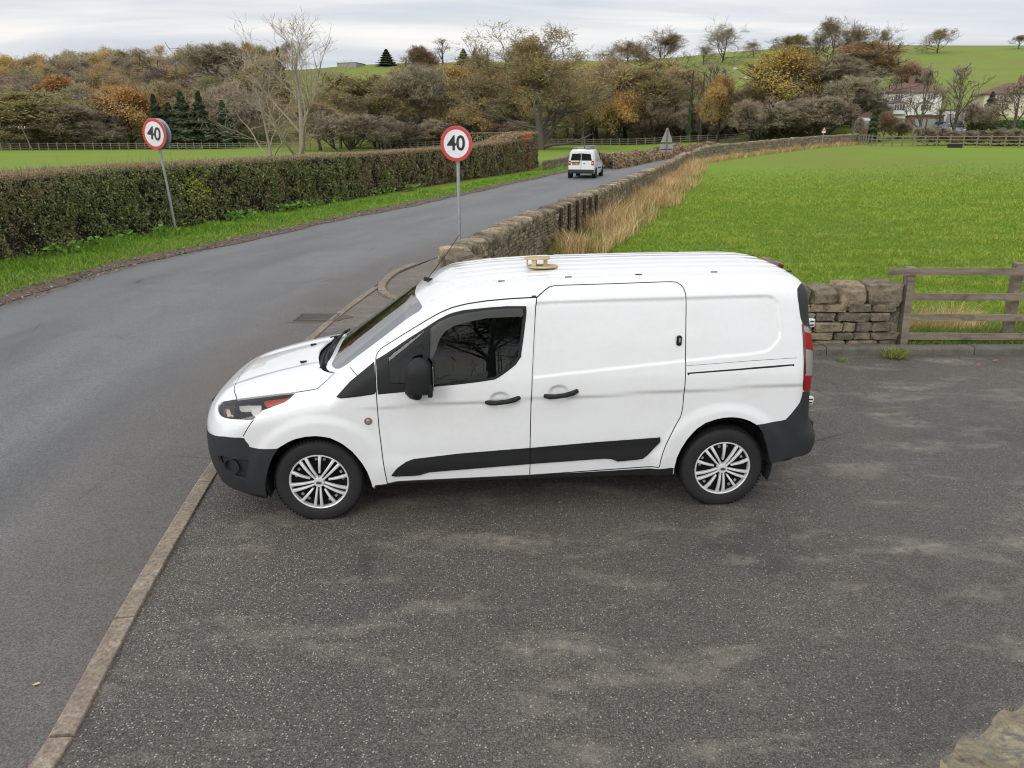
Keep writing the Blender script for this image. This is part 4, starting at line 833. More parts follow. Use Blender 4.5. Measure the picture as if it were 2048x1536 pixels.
for v in b.verts:
    q = v.co; st = mnoise.fractal(Vector((q.x*2.2+q.y*3.1, q.y*1.2-q.x, q.z*2)), 1, 2, 4); rg = 1-abs(mnoise.noise(Vector((q.x*5+3, q.y*7, q.z*5)))); fn = mnoise.fractal(q*16, 1, 2, 3); sp_ = round(st*5)/5
    if q.z > .7: v.co.z += sp_*.045+rg*.05-.05+fn*.010
    v.co.x += mnoise.noise(q*9+Vector((9, 0, 0)))*.022+fn*.006; v.co.y += mnoise.noise(q*9+Vector((0, 9, 0)))*.022
me = bpy.data.meshes.new('coping_stone'); b.to_mesh(me); b.free(); m = NT('lichen_stone'); n1 = m.noise(5, 6, .7, dist=1.0); n2 = m.noise(22, 5, .75); n3 = m.noise(9, 5, .7, sc=(1, 2.4, 1), dist=1.5)
c = m.mix(m.rng(n1, .35, .62, 0, 1), (.20, .165, .105), (.40, .345, .235)); c = m.mix(m.rng(n3, .46, .60, 0, .85), c, (.15, .14, .125)); c = m.mix(m.rng(n2, .56, .70, 0, .8), c, (.42, .37, .26)); m.base(c); m.set(rough=.9); m.bump(m.math('ADD', n2, n3), 1.0, .02); me.materials.append(m.m)
me.polygons.foreach_set('use_smooth', np.ones(len(me.polygons), bool)); me.set_sharp_from_angle(angle=R_(38)); ro = link('coping_stone', me); tag(ro, 'rough yellow and grey lichen stone close up in the near corner', 'stone')
# ================================================================ leaves, grass, hedges
ML = leaf_mat('foliage', .03, .18, .25, 3.1); MLH = leaf_mat('hedge_leaves', 0, 0, .3, 3.1); MLS = leaf_mat('grass_blades', 0, 0, .35, 1.45)
def bark(name, a, b): m = NT(name); n = m.noise(8, 5, .7); m.base(m.mix(n, a, b)); m.set(rough=.95, spec=.15); m.bump(m.noise(30, 4, .7), .5, .02); return m.m
MB_ = {'grey': bark('grey_bark', (.075, .066, .055), (.15, .135, .115)), 'dark': bark('dark_bark', (.035, .03, .025), (.08, .07, .058)), 'pale': bark('pale_bark', (.22, .185, .15), (.42, .36, .29)), 'timber': None}
def unit(v): return v/(np.linalg.norm(v, axis=-1, keepdims=True)+1e-9)
def leaf_quads(p, nrm, size, col, aspect=1.6, rng=RNG, droop=0):
    """one small kite-shaped leaf (a quad) per point"""
    n = len(p); nrm = unit(nrm); a = unit(np.cross(nrm, rng.normal(size=(n, 3)))); b = np.cross(nrm, a); s = (np.asarray(size)*rng.uniform(.6, 1.35, n))[:, None]
    V = np.stack([p-a*s*aspect*.5, p+b*s*.42-nrm*s*.08, p+a*s*aspect*.5, p-b*s*.42-nrm*s*.08], 1).reshape(-1, 3)
    return V, np.arange(4*n).reshape(-1, 4), np.repeat(col, 4, 0)
def strips(p0, p1, w0, w1, col, rng=RNG):
    """flat tapering twig or blade per pair of points"""
    n = len(p0); d = unit(p1-p0); s = unit(np.cross(d, rng.normal(size=(n, 3)))); w0 = np.broadcast_to(w0, (n,))[:, None]; w1 = np.broadcast_to(w1, (n,))[:, None]
    V = np.stack([p0-s*w0/2, p0+s*w0/2, p1+s*w1/2, p1-s*w1/2], 1).reshape(-1, 3); return V, np.arange(4*n).reshape(-1, 4), np.repeat(col, 4, 0)
def blades(p, h, w, col, lean=.35, rng=RNG, lv=None):
    n = len(p); a = rng.uniform(0, 2*math.pi, n); d = np.stack([np.cos(a), np.sin(a), 0*a], 1); l = rng.normal(size=(n, 3))*np.array([1, 1, 0])*lean*h[:, None]+(0 if lv is None else np.column_stack([lv, 0*h])*h[:, None]); s = d*w[:, None]/2
    t = p+l+np.stack([0*h, 0*h, h], 1); mdp = p+l*.35+np.stack([0*h, 0*h, h*.6], 1)
    V = np.stack([p-s, p+s, mdp+s*.8, mdp-s*.8, t], 1).reshape(-1, 3); i = np.arange(n)*5
    return V, [np.stack([i, i+1, i+2, i+3], 1), np.stack([i+3, i+2, i+4], 1)], np.repeat(col, 5, 0)
def merge(parts):
    VV, QQ, TT, CC = [], [], [], []; n = 0
    for V, F, C in parts:
        for f in (F if isinstance(F, list) else [F]): (QQ if f.shape[1] == 4 else TT).append(f+n)
        VV.append(V); CC.append(C); n += len(V)
    return np.vstack(VV), [np.vstack(x) for x in (QQ, TT) if x], np.vstack(CC)
def jitc(c, n, v=.25, rng=RNG): return np.clip(np.array(c)*rng.uniform(1-v, 1+v, (n, 1))*rng.uniform(.9, 1.1, (n, 3)), .003, .95)
def pick(pal, n, wts=None, rng=RNG, v=.3): pal = np.array(pal); return pal[rng.choice(len(pal), n, p=wts)]*rng.uniform(1-v, 1+v, (n, 1))
from mathutils import noise as mnz
def nz3(p, s, o=0): return np.array([mnz.noise(Vector((q[0]*s+o, q[1]*s, q[2]*s))) for q in p])
# ---- big clipped hedge on the left
HB = smooth_path([(-12.6, 3), (-11.9, 10), (-11.3, 16.3), (-10.95, 19.8), (-10.3, 23.2), (-8.7, 28.6), (-6.6, 36.5), (-3.6, 47), (-.6, 56), (1.7, 63)], 12)   # foot of the road face
hp = resample(HB, .25); tg = unit(np.gradient(hp, axis=0)); hn = np.stack([tg[:, 1], -tg[:, 0]], 1)                # hn points to the road
HLn = len(hp); sv = np.arange(HLn)*.25; hH = np.interp(hp[:, 1], [3, 16, 28, 40, 50, 63], [1.9, 1.92, 1.95, 1.98, 2.1, 2.55])
TH = 1.5
def hedge_foliage(path, nrm, H, thick, dens, size, ends=True, rng=RNG, road=True):
    P_, N_, K_ = [], [], []; seg = .25; n = len(path)
    dist = np.hypot(path[:, 0], path[:, 1]); dk = np.clip(20/np.maximum(dist, 8), .35, 1.25)
    for face in ('front', 'top', 'back'):
        per = {'front': dens*seg*H*dk**1.6, 'top': dens*1.0*seg*thick*dk**1.6, 'back': dens*.25*seg*H*dk}[face]
        cnt = rng.poisson(per); idx = np.repeat(np.arange(n), cnt); m_ = len(idx); u = rng.uniform(0, 1, m_); al = rng.uniform(0, 1, m_)
        j = np.minimum(idx+1, n-1); b = path[idx]*(1-al[:, None])+path[j]*al[:, None]; nn_ = nrm[idx]; h = H[idx]; z0 = zt(b[:, 0], b[:, 1])
        if face == 'front': p = np.column_stack([b, z0+u**.85*h]); nv_ = np.column_stack([nn_, np.full(m_, .25)])
        elif face == 'back': p = np.column_stack([b-nn_*thick, z0+u*h]); nv_ = np.column_stack([-nn_, np.full(m_, .2)])
        else: p = np.column_stack([b-nn_*thick*u[:, None], z0+h]); nv_ = np.tile([0, 0, 1.], (m_, 1))
        P_.append(p); N_.append(nv_); K_.append(np.full(m_, {'front': 0, 'top': 1, 'back': 2}[face]))
    P_, N_, K_ = np.vstack(P_), unit(np.vstack(N_)), np.concatenate(K_); q = P_.copy()
    big = np.array([mnz.noise(Vector(v*1.1)) for v in q]); med = np.array([mnz.noise(Vector(v*3.3)) for v in q])
    off = np.where(K_ == 1, .03*med, .20*big+.15*med-.04)+rng.uniform(-.10, .03, len(q))*np.where(K_ == 1, .5, 1)
    P_ = P_+N_*off[:, None]; hole = (med+big*.9 < -.36) & (K_ != 1); return P_, N_, K_, big, med, hole
P_, N_, K_, big, med, hole = hedge_foliage(hp, hn, hH, TH, 1250, .05)
keep = ~(hole & (RNG.random(len(P_)) < .72)); P_, N_, K_, big, med = P_[keep], N_[keep], K_[keep], big[keep], med[keep]
zr = P_[:, 2]-zt(P_[:, 0], P_[:, 1]); hh_ = np.interp(P_[:, 1], hp[:, 1], hH); rel = zr/hh_; n = len(P_)
near = sstep(46, 22, P_[:, 1])
low = nz3(P_*np.array([1, 1, .5]), .35, 70); ivy = np.clip(near*.85+.8*big+.9*low-.25*sstep(.6, 1, rel)+.1*RNG.normal(size=n), 0, 1)*(K_ != 1)
green = pick([(.050, .062, .020), (.072, .082, .028), (.036, .046, .016), (.115, .120, .055)], n); brown = pick([(.105, .075, .045), (.075, .058, .036), (.14, .10, .06), (.06, .062, .026), (.05, .05, .025)], n)
rust = pick([(.115, .055, .030), (.14, .075, .04)], n); tan = pick([(.125, .095, .06), (.10, .073, .046), (.15, .115, .07)], n)
sel = RNG.random(n); col = np.where((sel < ivy)[:, None], green, brown); rs2 = nz3(P_, 1.7, 40); col = np.where(((rs2 > .45) & (RNG.random(n) < .25) & (rel > .35))[:, None], rust, col)
tp = (K_ == 1) | ((rel > .93) & (RNG.random(n) < .5)); col = np.where((tp & (RNG.random(n) < .75))[:, None], tan, col)
yel = np.exp(-(((P_[:, 1]-24.3)/.6)**2+((rel-.62)/.22)**2)); col = np.where((RNG.random(n) < yel*.6)[:, None], pick([(.20, .21, .03), (.14, .16, .03)], n), col)
leafy = np.where(K_ == 1, .6, 1)*np.where(sel < ivy, 1, .8)
fl = leaf_quads(P_, N_+RNG.normal(size=(n, 3))*.6, .047*leafy*np.clip(np.hypot(P_[:, 0], P_[:, 1])/22, .9, 1.9), col, 1.5)
# twigs poking through
k = RNG.choice(n, 12000); tw0 = P_[k]-N_[k]*.12; tw1 = P_[k]+unit(N_[k]+RNG.normal(size=(12000, 3))*.9)*RNG.uniform(.02, .15, (12000, 1)); tw1[:, 2] += .02
twg = strips(tw0, tw1, .012*np.clip(np.hypot(P_[k][:, 0], P_[k][:, 1])/22, .8, 2), .004, pick([(.11, .085, .06), (.17, .13, .09), (.09, .055, .04)], 12000))
k2 = RNG.choice(np.where(K_ == 1)[0], 2600); s0 = P_[k2]-[0, 0, .08]; s1 = P_[k2]+np.column_stack([RNG.normal(size=(2600, 2))*.05, RNG.gamma(2, .05, 2600)]); twg2 = strips(s0, s1, .012, .006, pick([(.08, .06, .04), (.11, .085, .055)], 2600))
hedge = thing('hedge', 'long clipped hedge of ivy and brown twigs beside the left verge', 'hedge', (0, 0, 0), 0, 'roadside hedges')
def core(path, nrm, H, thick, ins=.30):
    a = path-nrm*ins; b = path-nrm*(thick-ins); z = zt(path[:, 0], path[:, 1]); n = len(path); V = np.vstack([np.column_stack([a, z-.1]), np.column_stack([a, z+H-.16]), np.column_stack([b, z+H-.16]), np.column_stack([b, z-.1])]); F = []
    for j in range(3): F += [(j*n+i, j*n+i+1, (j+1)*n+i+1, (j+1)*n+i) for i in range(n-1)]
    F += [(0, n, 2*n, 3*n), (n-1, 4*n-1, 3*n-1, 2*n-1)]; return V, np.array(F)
V, F = core(hp, hn, hH, TH); link('shade_core', np_mesh('shade_core', V, F, simple('hedge_inner_shade', (.022, .020, .013), .95, .5, 12)), hedge)  # solid core behind the leaves, the hedge's inner shade put into its dark colour
V, F, C_ = merge([fl]); link('foliage', np_mesh('foliage', V, F, MLH, col=C_), hedge); V, F, C_ = merge([twg, twg2]); link('twigs', np_mesh('twigs', V, F, MLH, col=C_), hedge)
# tall end section of the hedge that turns back from the road, with its orange patch
HE = smooth_path([(-.6, 56.5), (.8, 61), (1.9, 65.5), (2.3, 69.5), (1.4, 74), (-1.5, 78), (-6, 81)], 10); hp2 = resample(HE, .25); tg = unit(np.gradient(hp2, axis=0)); hn2 = np.stack([tg[:, 1], -tg[:, 0]], 1); hH2 = np.interp(np.arange(len(hp2)), [0, 16, 40, len(hp2)], [2.2, 2.7, 2.9, 2.7])
P2, N2, K2, b2, m2, h2 = hedge_foliage(hp2, hn2, hH2, 2.2, 900, .06); n = len(P2); rel = (P2[:, 2]-zt(P2[:, 0], P2[:, 1]))/2.8
col = pick([(.105, .08, .05), (.075, .06, .035), (.045, .05, .022), (.06, .065, .025), (.13, .10, .06)], n); tp = (K2 == 1); col = np.where((tp & (RNG.random(n) < .7))[:, None], pick([(.14, .10, .065), (.105, .075, .05)], n), col)
och = np.exp(-(((P2[:, 1]-62.2)/1.3)**2))*(K2 == 0); osel = RNG.random(n) < och*.9
he = thing('hedge', 'taller rounded end of the hedge with an orange patch of leaves at the bend', 'hedge', (0, 0, 0), 0, 'roadside hedges')
V, F = core(hp2, hn2, hH2, 2.2); link('shade_core', np_mesh('shade_core', V, F, bpy.data.materials['hedge_inner_shade']), he)  # same dark core here, inner shade painted as its colour
V, F, C_ = leaf_quads(P2[~osel], (N2+RNG.normal(size=(n, 3))*.55)[~osel], .13, col[~osel], 1.4); link('foliage', np_mesh('foliage', V, F, MLH, col=C_), he)
k = int(osel.sum()); V, F, C_ = leaf_quads(P2[osel]+N2[osel]*.05, (N2+RNG.normal(size=(n, 3))*.5)[osel], .13, pick([(.21, .07, .022), (.24, .095, .028), (.16, .05, .02)], k), 1.4); oo = link('orange_leaves', np_mesh('orange_leaves', V, F, ML, col=C_), he); oo['label'] = 'orange red leaves in a vertical patch'
# ---- low bramble bank on the far side of the road
def bush_band(path, H, thick, n, cols, size, name, label, cat='hedge', group=None):
    p = resample(path, .3); i = RNG.integers(0, len(p)-1, n); a = RNG.random(n)[:, None]; q = p[i]*(1-a)+p[i+1]*a; tg = unit(np.gradient(p, axis=0))[i]; nn_ = np.stack([tg[:, 1], -tg[:, 0]], 1); u = RNG.uniform(-1, 1, n); lump = .75+.35*np.array([mnz.noise(Vector((v[0]*.5, v[1]*.5, 3))) for v in q])
    h = H*lump*np.sqrt(np.clip(1-u*u, 0, 1))*RNG.random(n)**.35; w_ = np.column_stack([q+nn_*u[:, None]*thick, zt(q[:, 0], q[:, 1])+h]); nv_ = np.column_stack([nn_*u[:, None], np.sqrt(np.clip(1-u*u, .05, 1))])+RNG.normal(size=(n, 3))*.6
    V, F, C_ = leaf_quads(w_, nv_, size, pick(cols, n), 1.8); return tag(link(name, np_mesh(name, V, F, ML, col=C_)), label, cat, group)
bp = smooth_path([pol(1206, 62), pol(1240, 66), pol(1290, 74), pol(1340, 82), pol(1390, 90), pol(1450, 99)], 8)
bush_band(bp, 1.5, 1.1, 16000, [(.13, .09, .06), (.10, .075, .045), (.16, .12, .075), (.09, .09, .04), (.075, .05, .035)], .16, 'bramble_bank', 'low brown bramble bank along the far side of the road', 'hedge', 'roadside hedges')
# ---- grass
def scatter(poly_fn, n, x0, x1, y0, y1, fall=1.0, rng=RNG):
    out = []; tot = 0
    while tot < n:
        k = n*2; r = np.exp(rng.uniform(math.log(max(1.5, y0*.8)), math.log(math.hypot(max(abs(x0), abs(x1)), y1)), k)) if fall else np.sqrt(rng.uniform(0, 1, k))*y1
        a = rng.uniform(math.atan2(x0, max(y0, 2)), math.atan2(x1, max(y0, 2)), k) if fall else 0; x, y = r*np.sin(a), r*np.cos(a); ok = poly_fn(x, y); out.append(np.column_stack([x[ok], y[ok]])); tot += ok.sum()
        if len(out) > 60: break
    return np.vstack(out)[:n]
wlx = lambda y: np.interp(y, WLO[:, 1], WLO[:, 0])
def in_field(x, y): return (x > wlx(y)+.45) & (y > np.where(x > 5.0, 10.15, 10.2)) & (y > 11.6-.30*np.clip(x, -2, 5)) & (y < 64) & (x < y*.72+3)
fpnt = scatter(in_field, 260000, 0, 60, 10, 64); fpnt = fpnt[RNG.random(len(fpnt)) < sstep(62, 30, fpnt[:, 1])]; d = np.hypot(fpnt[:, 0], fpnt[:, 1]); n = len(fpnt); k = np.clip(d/14, .8, 3.6)
tuft = np.array([mnz.noise(Vector((a*.9, b*2.0, 0)))+.6*mnz.noise(Vector((a*3.1, b*3.9, 5))) for a, b in fpnt]); lush = sstep(.08, .5, tuft+.5*np.array([mnz.noise(Vector((a*.16, b*.3, 11))) for a, b in fpnt]))
gc = np.where((RNG.random(n) < .10+.6*lush)[:, None], pick([(.27, .32, .045), (.23, .29, .04), (.31, .35, .08)], n, v=.15), pick([(.125, .205, .022), (.145, .225, .026), (.105, .18, .02)], n, v=.12))
p3 = np.column_stack([fpnt, zt(fpnt[:, 0], fpnt[:, 1])-.02]); V, F, C_ = merge([blades(p3, (.022+.03*RNG.random(n)+.055*lush)*np.clip(k, .9, 1.3), .010*k, gc, .9)])
tag(link('grass', np_mesh('field_grass', V, F, MLS, col=C_)), 'bright green meadow grass in the field behind the van', 'grass', None, 'stuff')
# verge on the left
def edge_pts(path, w0, w1, n, side=1, rng=RNG, bias=1.0):
    p = resample(path, .25); d = np.hypot(p[:, 0], p[:, 1]); w_ = 1/np.maximum(d, 7)**bias; i = rng.choice(len(p)-1, n, p=w_[:-1]/w_[:-1].sum()); a = rng.random(n)[:, None]; q = p[i]*(1-a)+p[i+1]*a; tg = unit(np.gradient(p, axis=0))[i]; nn_ = np.stack([-tg[:, 1], tg[:, 0]], 1)*side; return q, nn_, rng.uniform(0, 1, n)
q, nn_, u = edge_pts(RL[(RL[:, 1] > 4) & (RL[:, 1] < 75)], 0, 0, 110000, bias=1.2); wdt = np.interp(q[:, 1], [3, 10, 16.5, 22, 28, 40, 75], [2.6, 2.9, 2.5, 2.7, 2.2, 1.6, 1.8]); ragg = .22+.16*np.array([mnz.noise(Vector((a*1.3, b*1.3, 9))) for a, b in q]); pt = q+nn_*(ragg+u*wdt)[:, None]; n = len(pt); d = np.hypot(pt[:, 0], pt[:, 1]); k = np.clip(d/14, .8, 3)
tl_ = np.array([mnz.noise(Vector((a*.8, b*.8, 2))) for a, b in pt]); col = pick([(.17, .29, .035), (.12, .235, .025), (.23, .34, .06), (.09, .18, .02)], n); col = np.where(((RNG.random(n) < .30) & (u < .45))[:, None], pick([(.26, .24, .09), (.20, .22, .06)], n), col)
V, F, C_ = merge([blades(np.column_stack([pt, zt(pt[:, 0], pt[:, 1])-.02]), (.06+.15*RNG.random(n))*(1+1.1*np.clip(tl_, -.5, 1))*(.3+1.0*u), .013*k, col, .55)])
tag(link('grass', np_mesh('verge_grass', V, F, MLS, col=C_)), 'green verge grass between the road and the hedge', 'grass', None, 'stuff')
n = 3200; q, nn_, u = edge_pts(RL[(RL[:, 1] > 4) & (RL[:, 1] < 60)], 0, 0, n); pt = q+nn_*(-.35+.75*u)[:, None]+RNG.normal(size=(n, 2))*.06; V, F, C_ = leaf_quads(np.column_stack([pt, zt(pt[:, 0], pt[:, 1])+.035+.0012*np.hypot(pt[:, 0], pt[:, 1])]), np.column_stack([RNG.normal(size=(n, 2))*.4, np.ones(n)]), .05, pick([(.13, .085, .05), (.19, .13, .08), (.09, .06, .045), (.26, .22, .16)], n), 1.3)
tag(link('leaf_litter', np_mesh('leaf_litter', V, F, MLS, col=C_)), 'brown leaf litter along the edge of the road', 'leaves', None, 'stuff')
# broad-leaved weeds at the foot of the hedge
n = 2600; i = RNG.integers(30, len(hp)-90, n); pt = hp[i]+hn[i]*RNG.uniform(-.05, .55, (n, 1))+RNG.normal(size=(n, 2))*.1; kp = np.array([mnz.noise(Vector((a*.9, b*.9, 7))) for a, b in pt]) > .12; pt = pt[kp]; n = len(pt)
V, F, C_ = leaf_quads(np.column_stack([pt, RNG.uniform(.05, .32, n)]), np.column_stack([RNG.normal(size=(n, 2))*.5, np.ones(n)]), .13, pick([(.15, .27, .05), (.20, .33, .08), (.11, .21, .04)], n), 1.2)
tag(link('weeds', np_mesh('weeds', V, F, MLS, col=C_)), 'light green broad-leaved weeds at the foot of the hedge', 'weeds', None, 'stuff')
# dry tan grass along the field side of the long wall and behind the fence
pw = WLO[WLO[:, 1] > 12.2]; q, nn_, u = edge_pts(pw, 0, 0, 36000, side=-1, bias=1.1); wd_ = np.interp(q[:, 1], [12, 18, 30, 45, 64], [.9, 1.3, 1.9, 2.0, 1.6]); pt = q+nn_*(.30+u*wd_)[:, None]
gap_ = np.array([mnz.noise(Vector((a*.55, b*.55, 4))) for a, b in pt]); kp = (RNG.random(len(pt)) < .85-.6*u) & (gap_-.25*u > -.30); kp &= ~((pt[:, 1] < 30) & (gap_ < -.05) & (RNG.random(len(pt)) < .6)); pt = pt[kp]; u = u[kp]
x2 = np.column_stack([RNG.uniform(5.3, 13, 5200), RNG.uniform(10.3, 11.0, 5200)]); kp2 = np.array([mnz.noise(Vector((a*.9, 3, 4))) for a, b in x2]) > -.25; x2 = x2[kp2]
# grass under the end of the far wall too
fwp = smooth_path(FW[:, :2], 6); q3, n3_, u3 = edge_pts(fwp, 0, 0, 7000, side=-1, bias=.3); x3 = q3+n3_*(.3+u3*1.2)[:, None]
allp_ = np.vstack([pt, x2, x3]); n = len(allp_); hg = np.concatenate([.25+.42*RNG.random(len(pt))*(1-.3*u), .22+.30*RNG.random(len(x2)), .2+.35*RNG.random(len(x3))]); d = np.hypot(allp_[:, 0], allp_[:, 1])
col = pick([(.46, .32, .18), (.38, .25, .125), (.54, .40, .24), (.30, .19, .09), (.27, .25, .09)], n)
cn = np.array([(mnz.noise(Vector((a*1.6, b*1.6, 1))), mnz.noise(Vector((a*1.6, b*1.6, 8))), mnz.noise(Vector((a*.8, b*.8, 5)))) for a, b in allp_]); hg = hg*(1+1.1*cn[:, 2]); col = col*(1+.5*cn[:, :1]); gsel = (cn[:, 2] < -.12) & (RNG.random(n) < .7); col = np.where(gsel[:, None], pick([(.13, .19, .035), (.17, .21, .05)], n), col)
V, F, C_ = merge([blades(np.column_stack([allp_, zt(allp_[:, 0], allp_[:, 1])-.02]), hg, .010*np.clip(d/14, .7, 3.2), col, .30, RNG, cn[:, :2]*.9)])
tag(link('dry_grass', np_mesh('dry_grass', V, F, MLS, col=C_)), 'tall dry tan grass along the field side of the stone wall', 'grass', None, 'stuff')
# green fringe under the fence, tufts at the kerb
n = 14000; x = RNG.uniform(5.35, 13, n); y = 9.62+RNG.random(n)**1.3*.55; V1 = blades(np.column_stack([x, y, np.full(n, .05)]), .06+.14*RNG.random(n)*sstep(9.6, 9.9, y)+.03, np.full(n, .010), pick([(.12, .20, .03), (.17, .25, .05), (.09, .15, .02), (.24, .22, .09)], n), .55)
V, F, C_ = merge([V1]); tag(link('grass', np_mesh('fence_grass', V, F, MLS, col=C_)), 'rough green grass at the foot of the timber fence', 'grass', None, 'stuff')
def tuft_at(x, y, n, h, sp, label, cols, z=.01):
    a = RNG.uniform(0, 6.28, n); r = sp*np.sqrt(RNG.random(n)); V, F, C_ = merge([blades(np.column_stack([x+r*np.cos(a), y+r*np.sin(a)*.6, np.full(n, z)]), h*RNG.uniform(.4, 1, n), np.full(n, .007), pick(cols, n), .8)]); tag(link('grass_tuft', np_mesh('grass_tuft', V, F, MLS, col=C_)), label, 'grass')
g = G(1795, 720); tuft_at(g[0], g[1]+.06, 330, .16, .17, 'yellowish grass tuft growing on the kerb beside the first fence post', [(.22, .23, .06), (.30, .27, .10), (.14, .18, .04)], .03)
g = G(1683, 724); tuft_at(g[0], g[1], 70, .07, .08, 'small green weed in the gutter below the stone wall', [(.13, .2, .04), (.2, .24, .06)], .01)
# fallen leaves on the forecourt
def dead_leaf(pxx, pyy, s, label, c, z=.014):
    g = G(pxx, pyy); b = MB(); pts = []
    for k in range(14): a = 2*math.pi*k/14; rr = s*(1.0 if k % 2 == 0 else .55)*(1.25 if k == 0 else 1); pts.append((math.cos(a)*rr, math.sin(a)*rr*.75))
    b.prism(pts, .003); o = b.build('fallen_leaf', simple('dead_leaf', c, .8, .3, 30)); o.location = (g[0], g[1], z); o.rotation_euler = (.15, .1, random.uniform(0, 6)); tag(o, label, 'leaf', 'fallen leaves')
dead_leaf(1990, 724, .055, 'tan dead leaf against the kerb below the timber fence, right one', (.27, .15, .085), .02); dead_leaf(1957, 731, .05, 'tan dead leaf on the asphalt just below the kerb, left one', (.25, .14, .08)); dead_leaf(75, 1372, .02, 'tiny pale dead leaf lying on the road near the kerb line', (.55, .5, .3))
dead_leaf(1695, 706, .05, 'brown dead leaf on top of the kerb below the stone wall', (.2, .11, .06), .125)
# ================================================================ trees
def grow(seed, h=10., spread=.5, trunk=.25, limbs=7, subs=(6, 6, 5), up=.25, wander=.18, r0=.025, stems=1, ang=(.5, 1.1), ratio=.55, droop=0.0):
    r = np.random.default_rng(seed); segs = {k: [] for k in range(5)}; tips = []
    def perp(d):
        a = np.cross(d, r.normal(size=3)); return a/(np.linalg.norm(a)+1e-9)
    def br(p, d, L_, rad, lev):
        n = (6, 6, 4, 3, 2)[lev]; pts = [p]; rads = [rad]
        for i in range(n):
            d = d+perp(d)*wander*r.uniform(.3, 1)*(1.0 if lev else .35)+np.array([0, 0, up*(.5 if lev > 1 else 1)*.35])-np.array([0, 0, droop*lev*.08]); d = d/np.linalg.norm(d); p = p+d*L_/n; pts.append(p); rads.append(rad*(1-.78*(i+1)/n))
        segs[lev].append((np.array(pts), np.array(rads)))
        if lev >= len(subs)+1: tips.append((pts[-1], d)); tips.append((pts[-2], d)); return
        k = limbs if lev == 0 else subs[lev-1]
        for j in range(k):
            f = (trunk+(1-trunk)*(j+r.uniform(.2, .9))/k) if lev == 0 else r.uniform(.25, 1.0); i = min(int(f*n), n-1); q = pts[i]+(pts[i+1]-pts[i])*(f*n-i); a = r.uniform(*ang) if lev else ang[1]*(1-f)+ang[0]*.55*f+r.normal()*.12; dd = d if lev else np.array([0, 0, 1.]); dd = dd*math.cos(a)+perp(dd)*math.sin(a); rr_ = rads[i]*.62
            l2 = L_*ratio*r.uniform(.7, 1.2) if lev else h*spread*r.uniform(.8, 1.1)*(.22+1.0*(1-f)**.6)
            br(q, dd, l2, max(rr_, .004*h*.1), lev+1)
    for s_ in range(stems):
        d = np.array([0, 0, 1.]) if stems == 1 else unit(np.array([r.normal()*.55, r.normal()*.55, 1.])); br(np.array([r.normal()*.05*h*(stems > 1), r.normal()*.05*h*(stems > 1), -.02*h]), d, h*r.uniform(.8, .95), r0*h, 0)
    return segs, tips
def tubes(segs, levels, n=(7, 5, 4, 3, 3), minr=0.0):
    V, F = [], []; b = 0
    for lev in levels:
        k = n[lev]
        for pts, rad in segs[lev]:
            T = unit(np.gradient(pts, axis=0)); ref = np.array([.31, .17, .93]) if abs(T[0, 2]) < .8 else np.array([1., .1, 0]); A_ = unit(np.cross(T, ref)); B2 = np.cross(T, A_); t = np.arange(k)*2*math.pi/k; rd = np.maximum(rad, minr)
            R3 = pts[:, None, :]+(A_[:, None, :]*np.cos(t)[None, :, None]+B2[:, None, :]*np.sin(t)[None, :, None])*rd[:, None, None]; m_ = len(pts); V.append(R3.reshape(-1, 3)); i = np.arange(m_-1)[:, None]*k; j = np.arange(k)[None]; jn = (j+1) % k
            F.append(np.stack([i+j, i+jn, i+k+jn, i+k+j], -1).reshape(-1, 4)+b); b += m_*k
    return np.vstack(V), np.vstack(F)
PROTO = {}
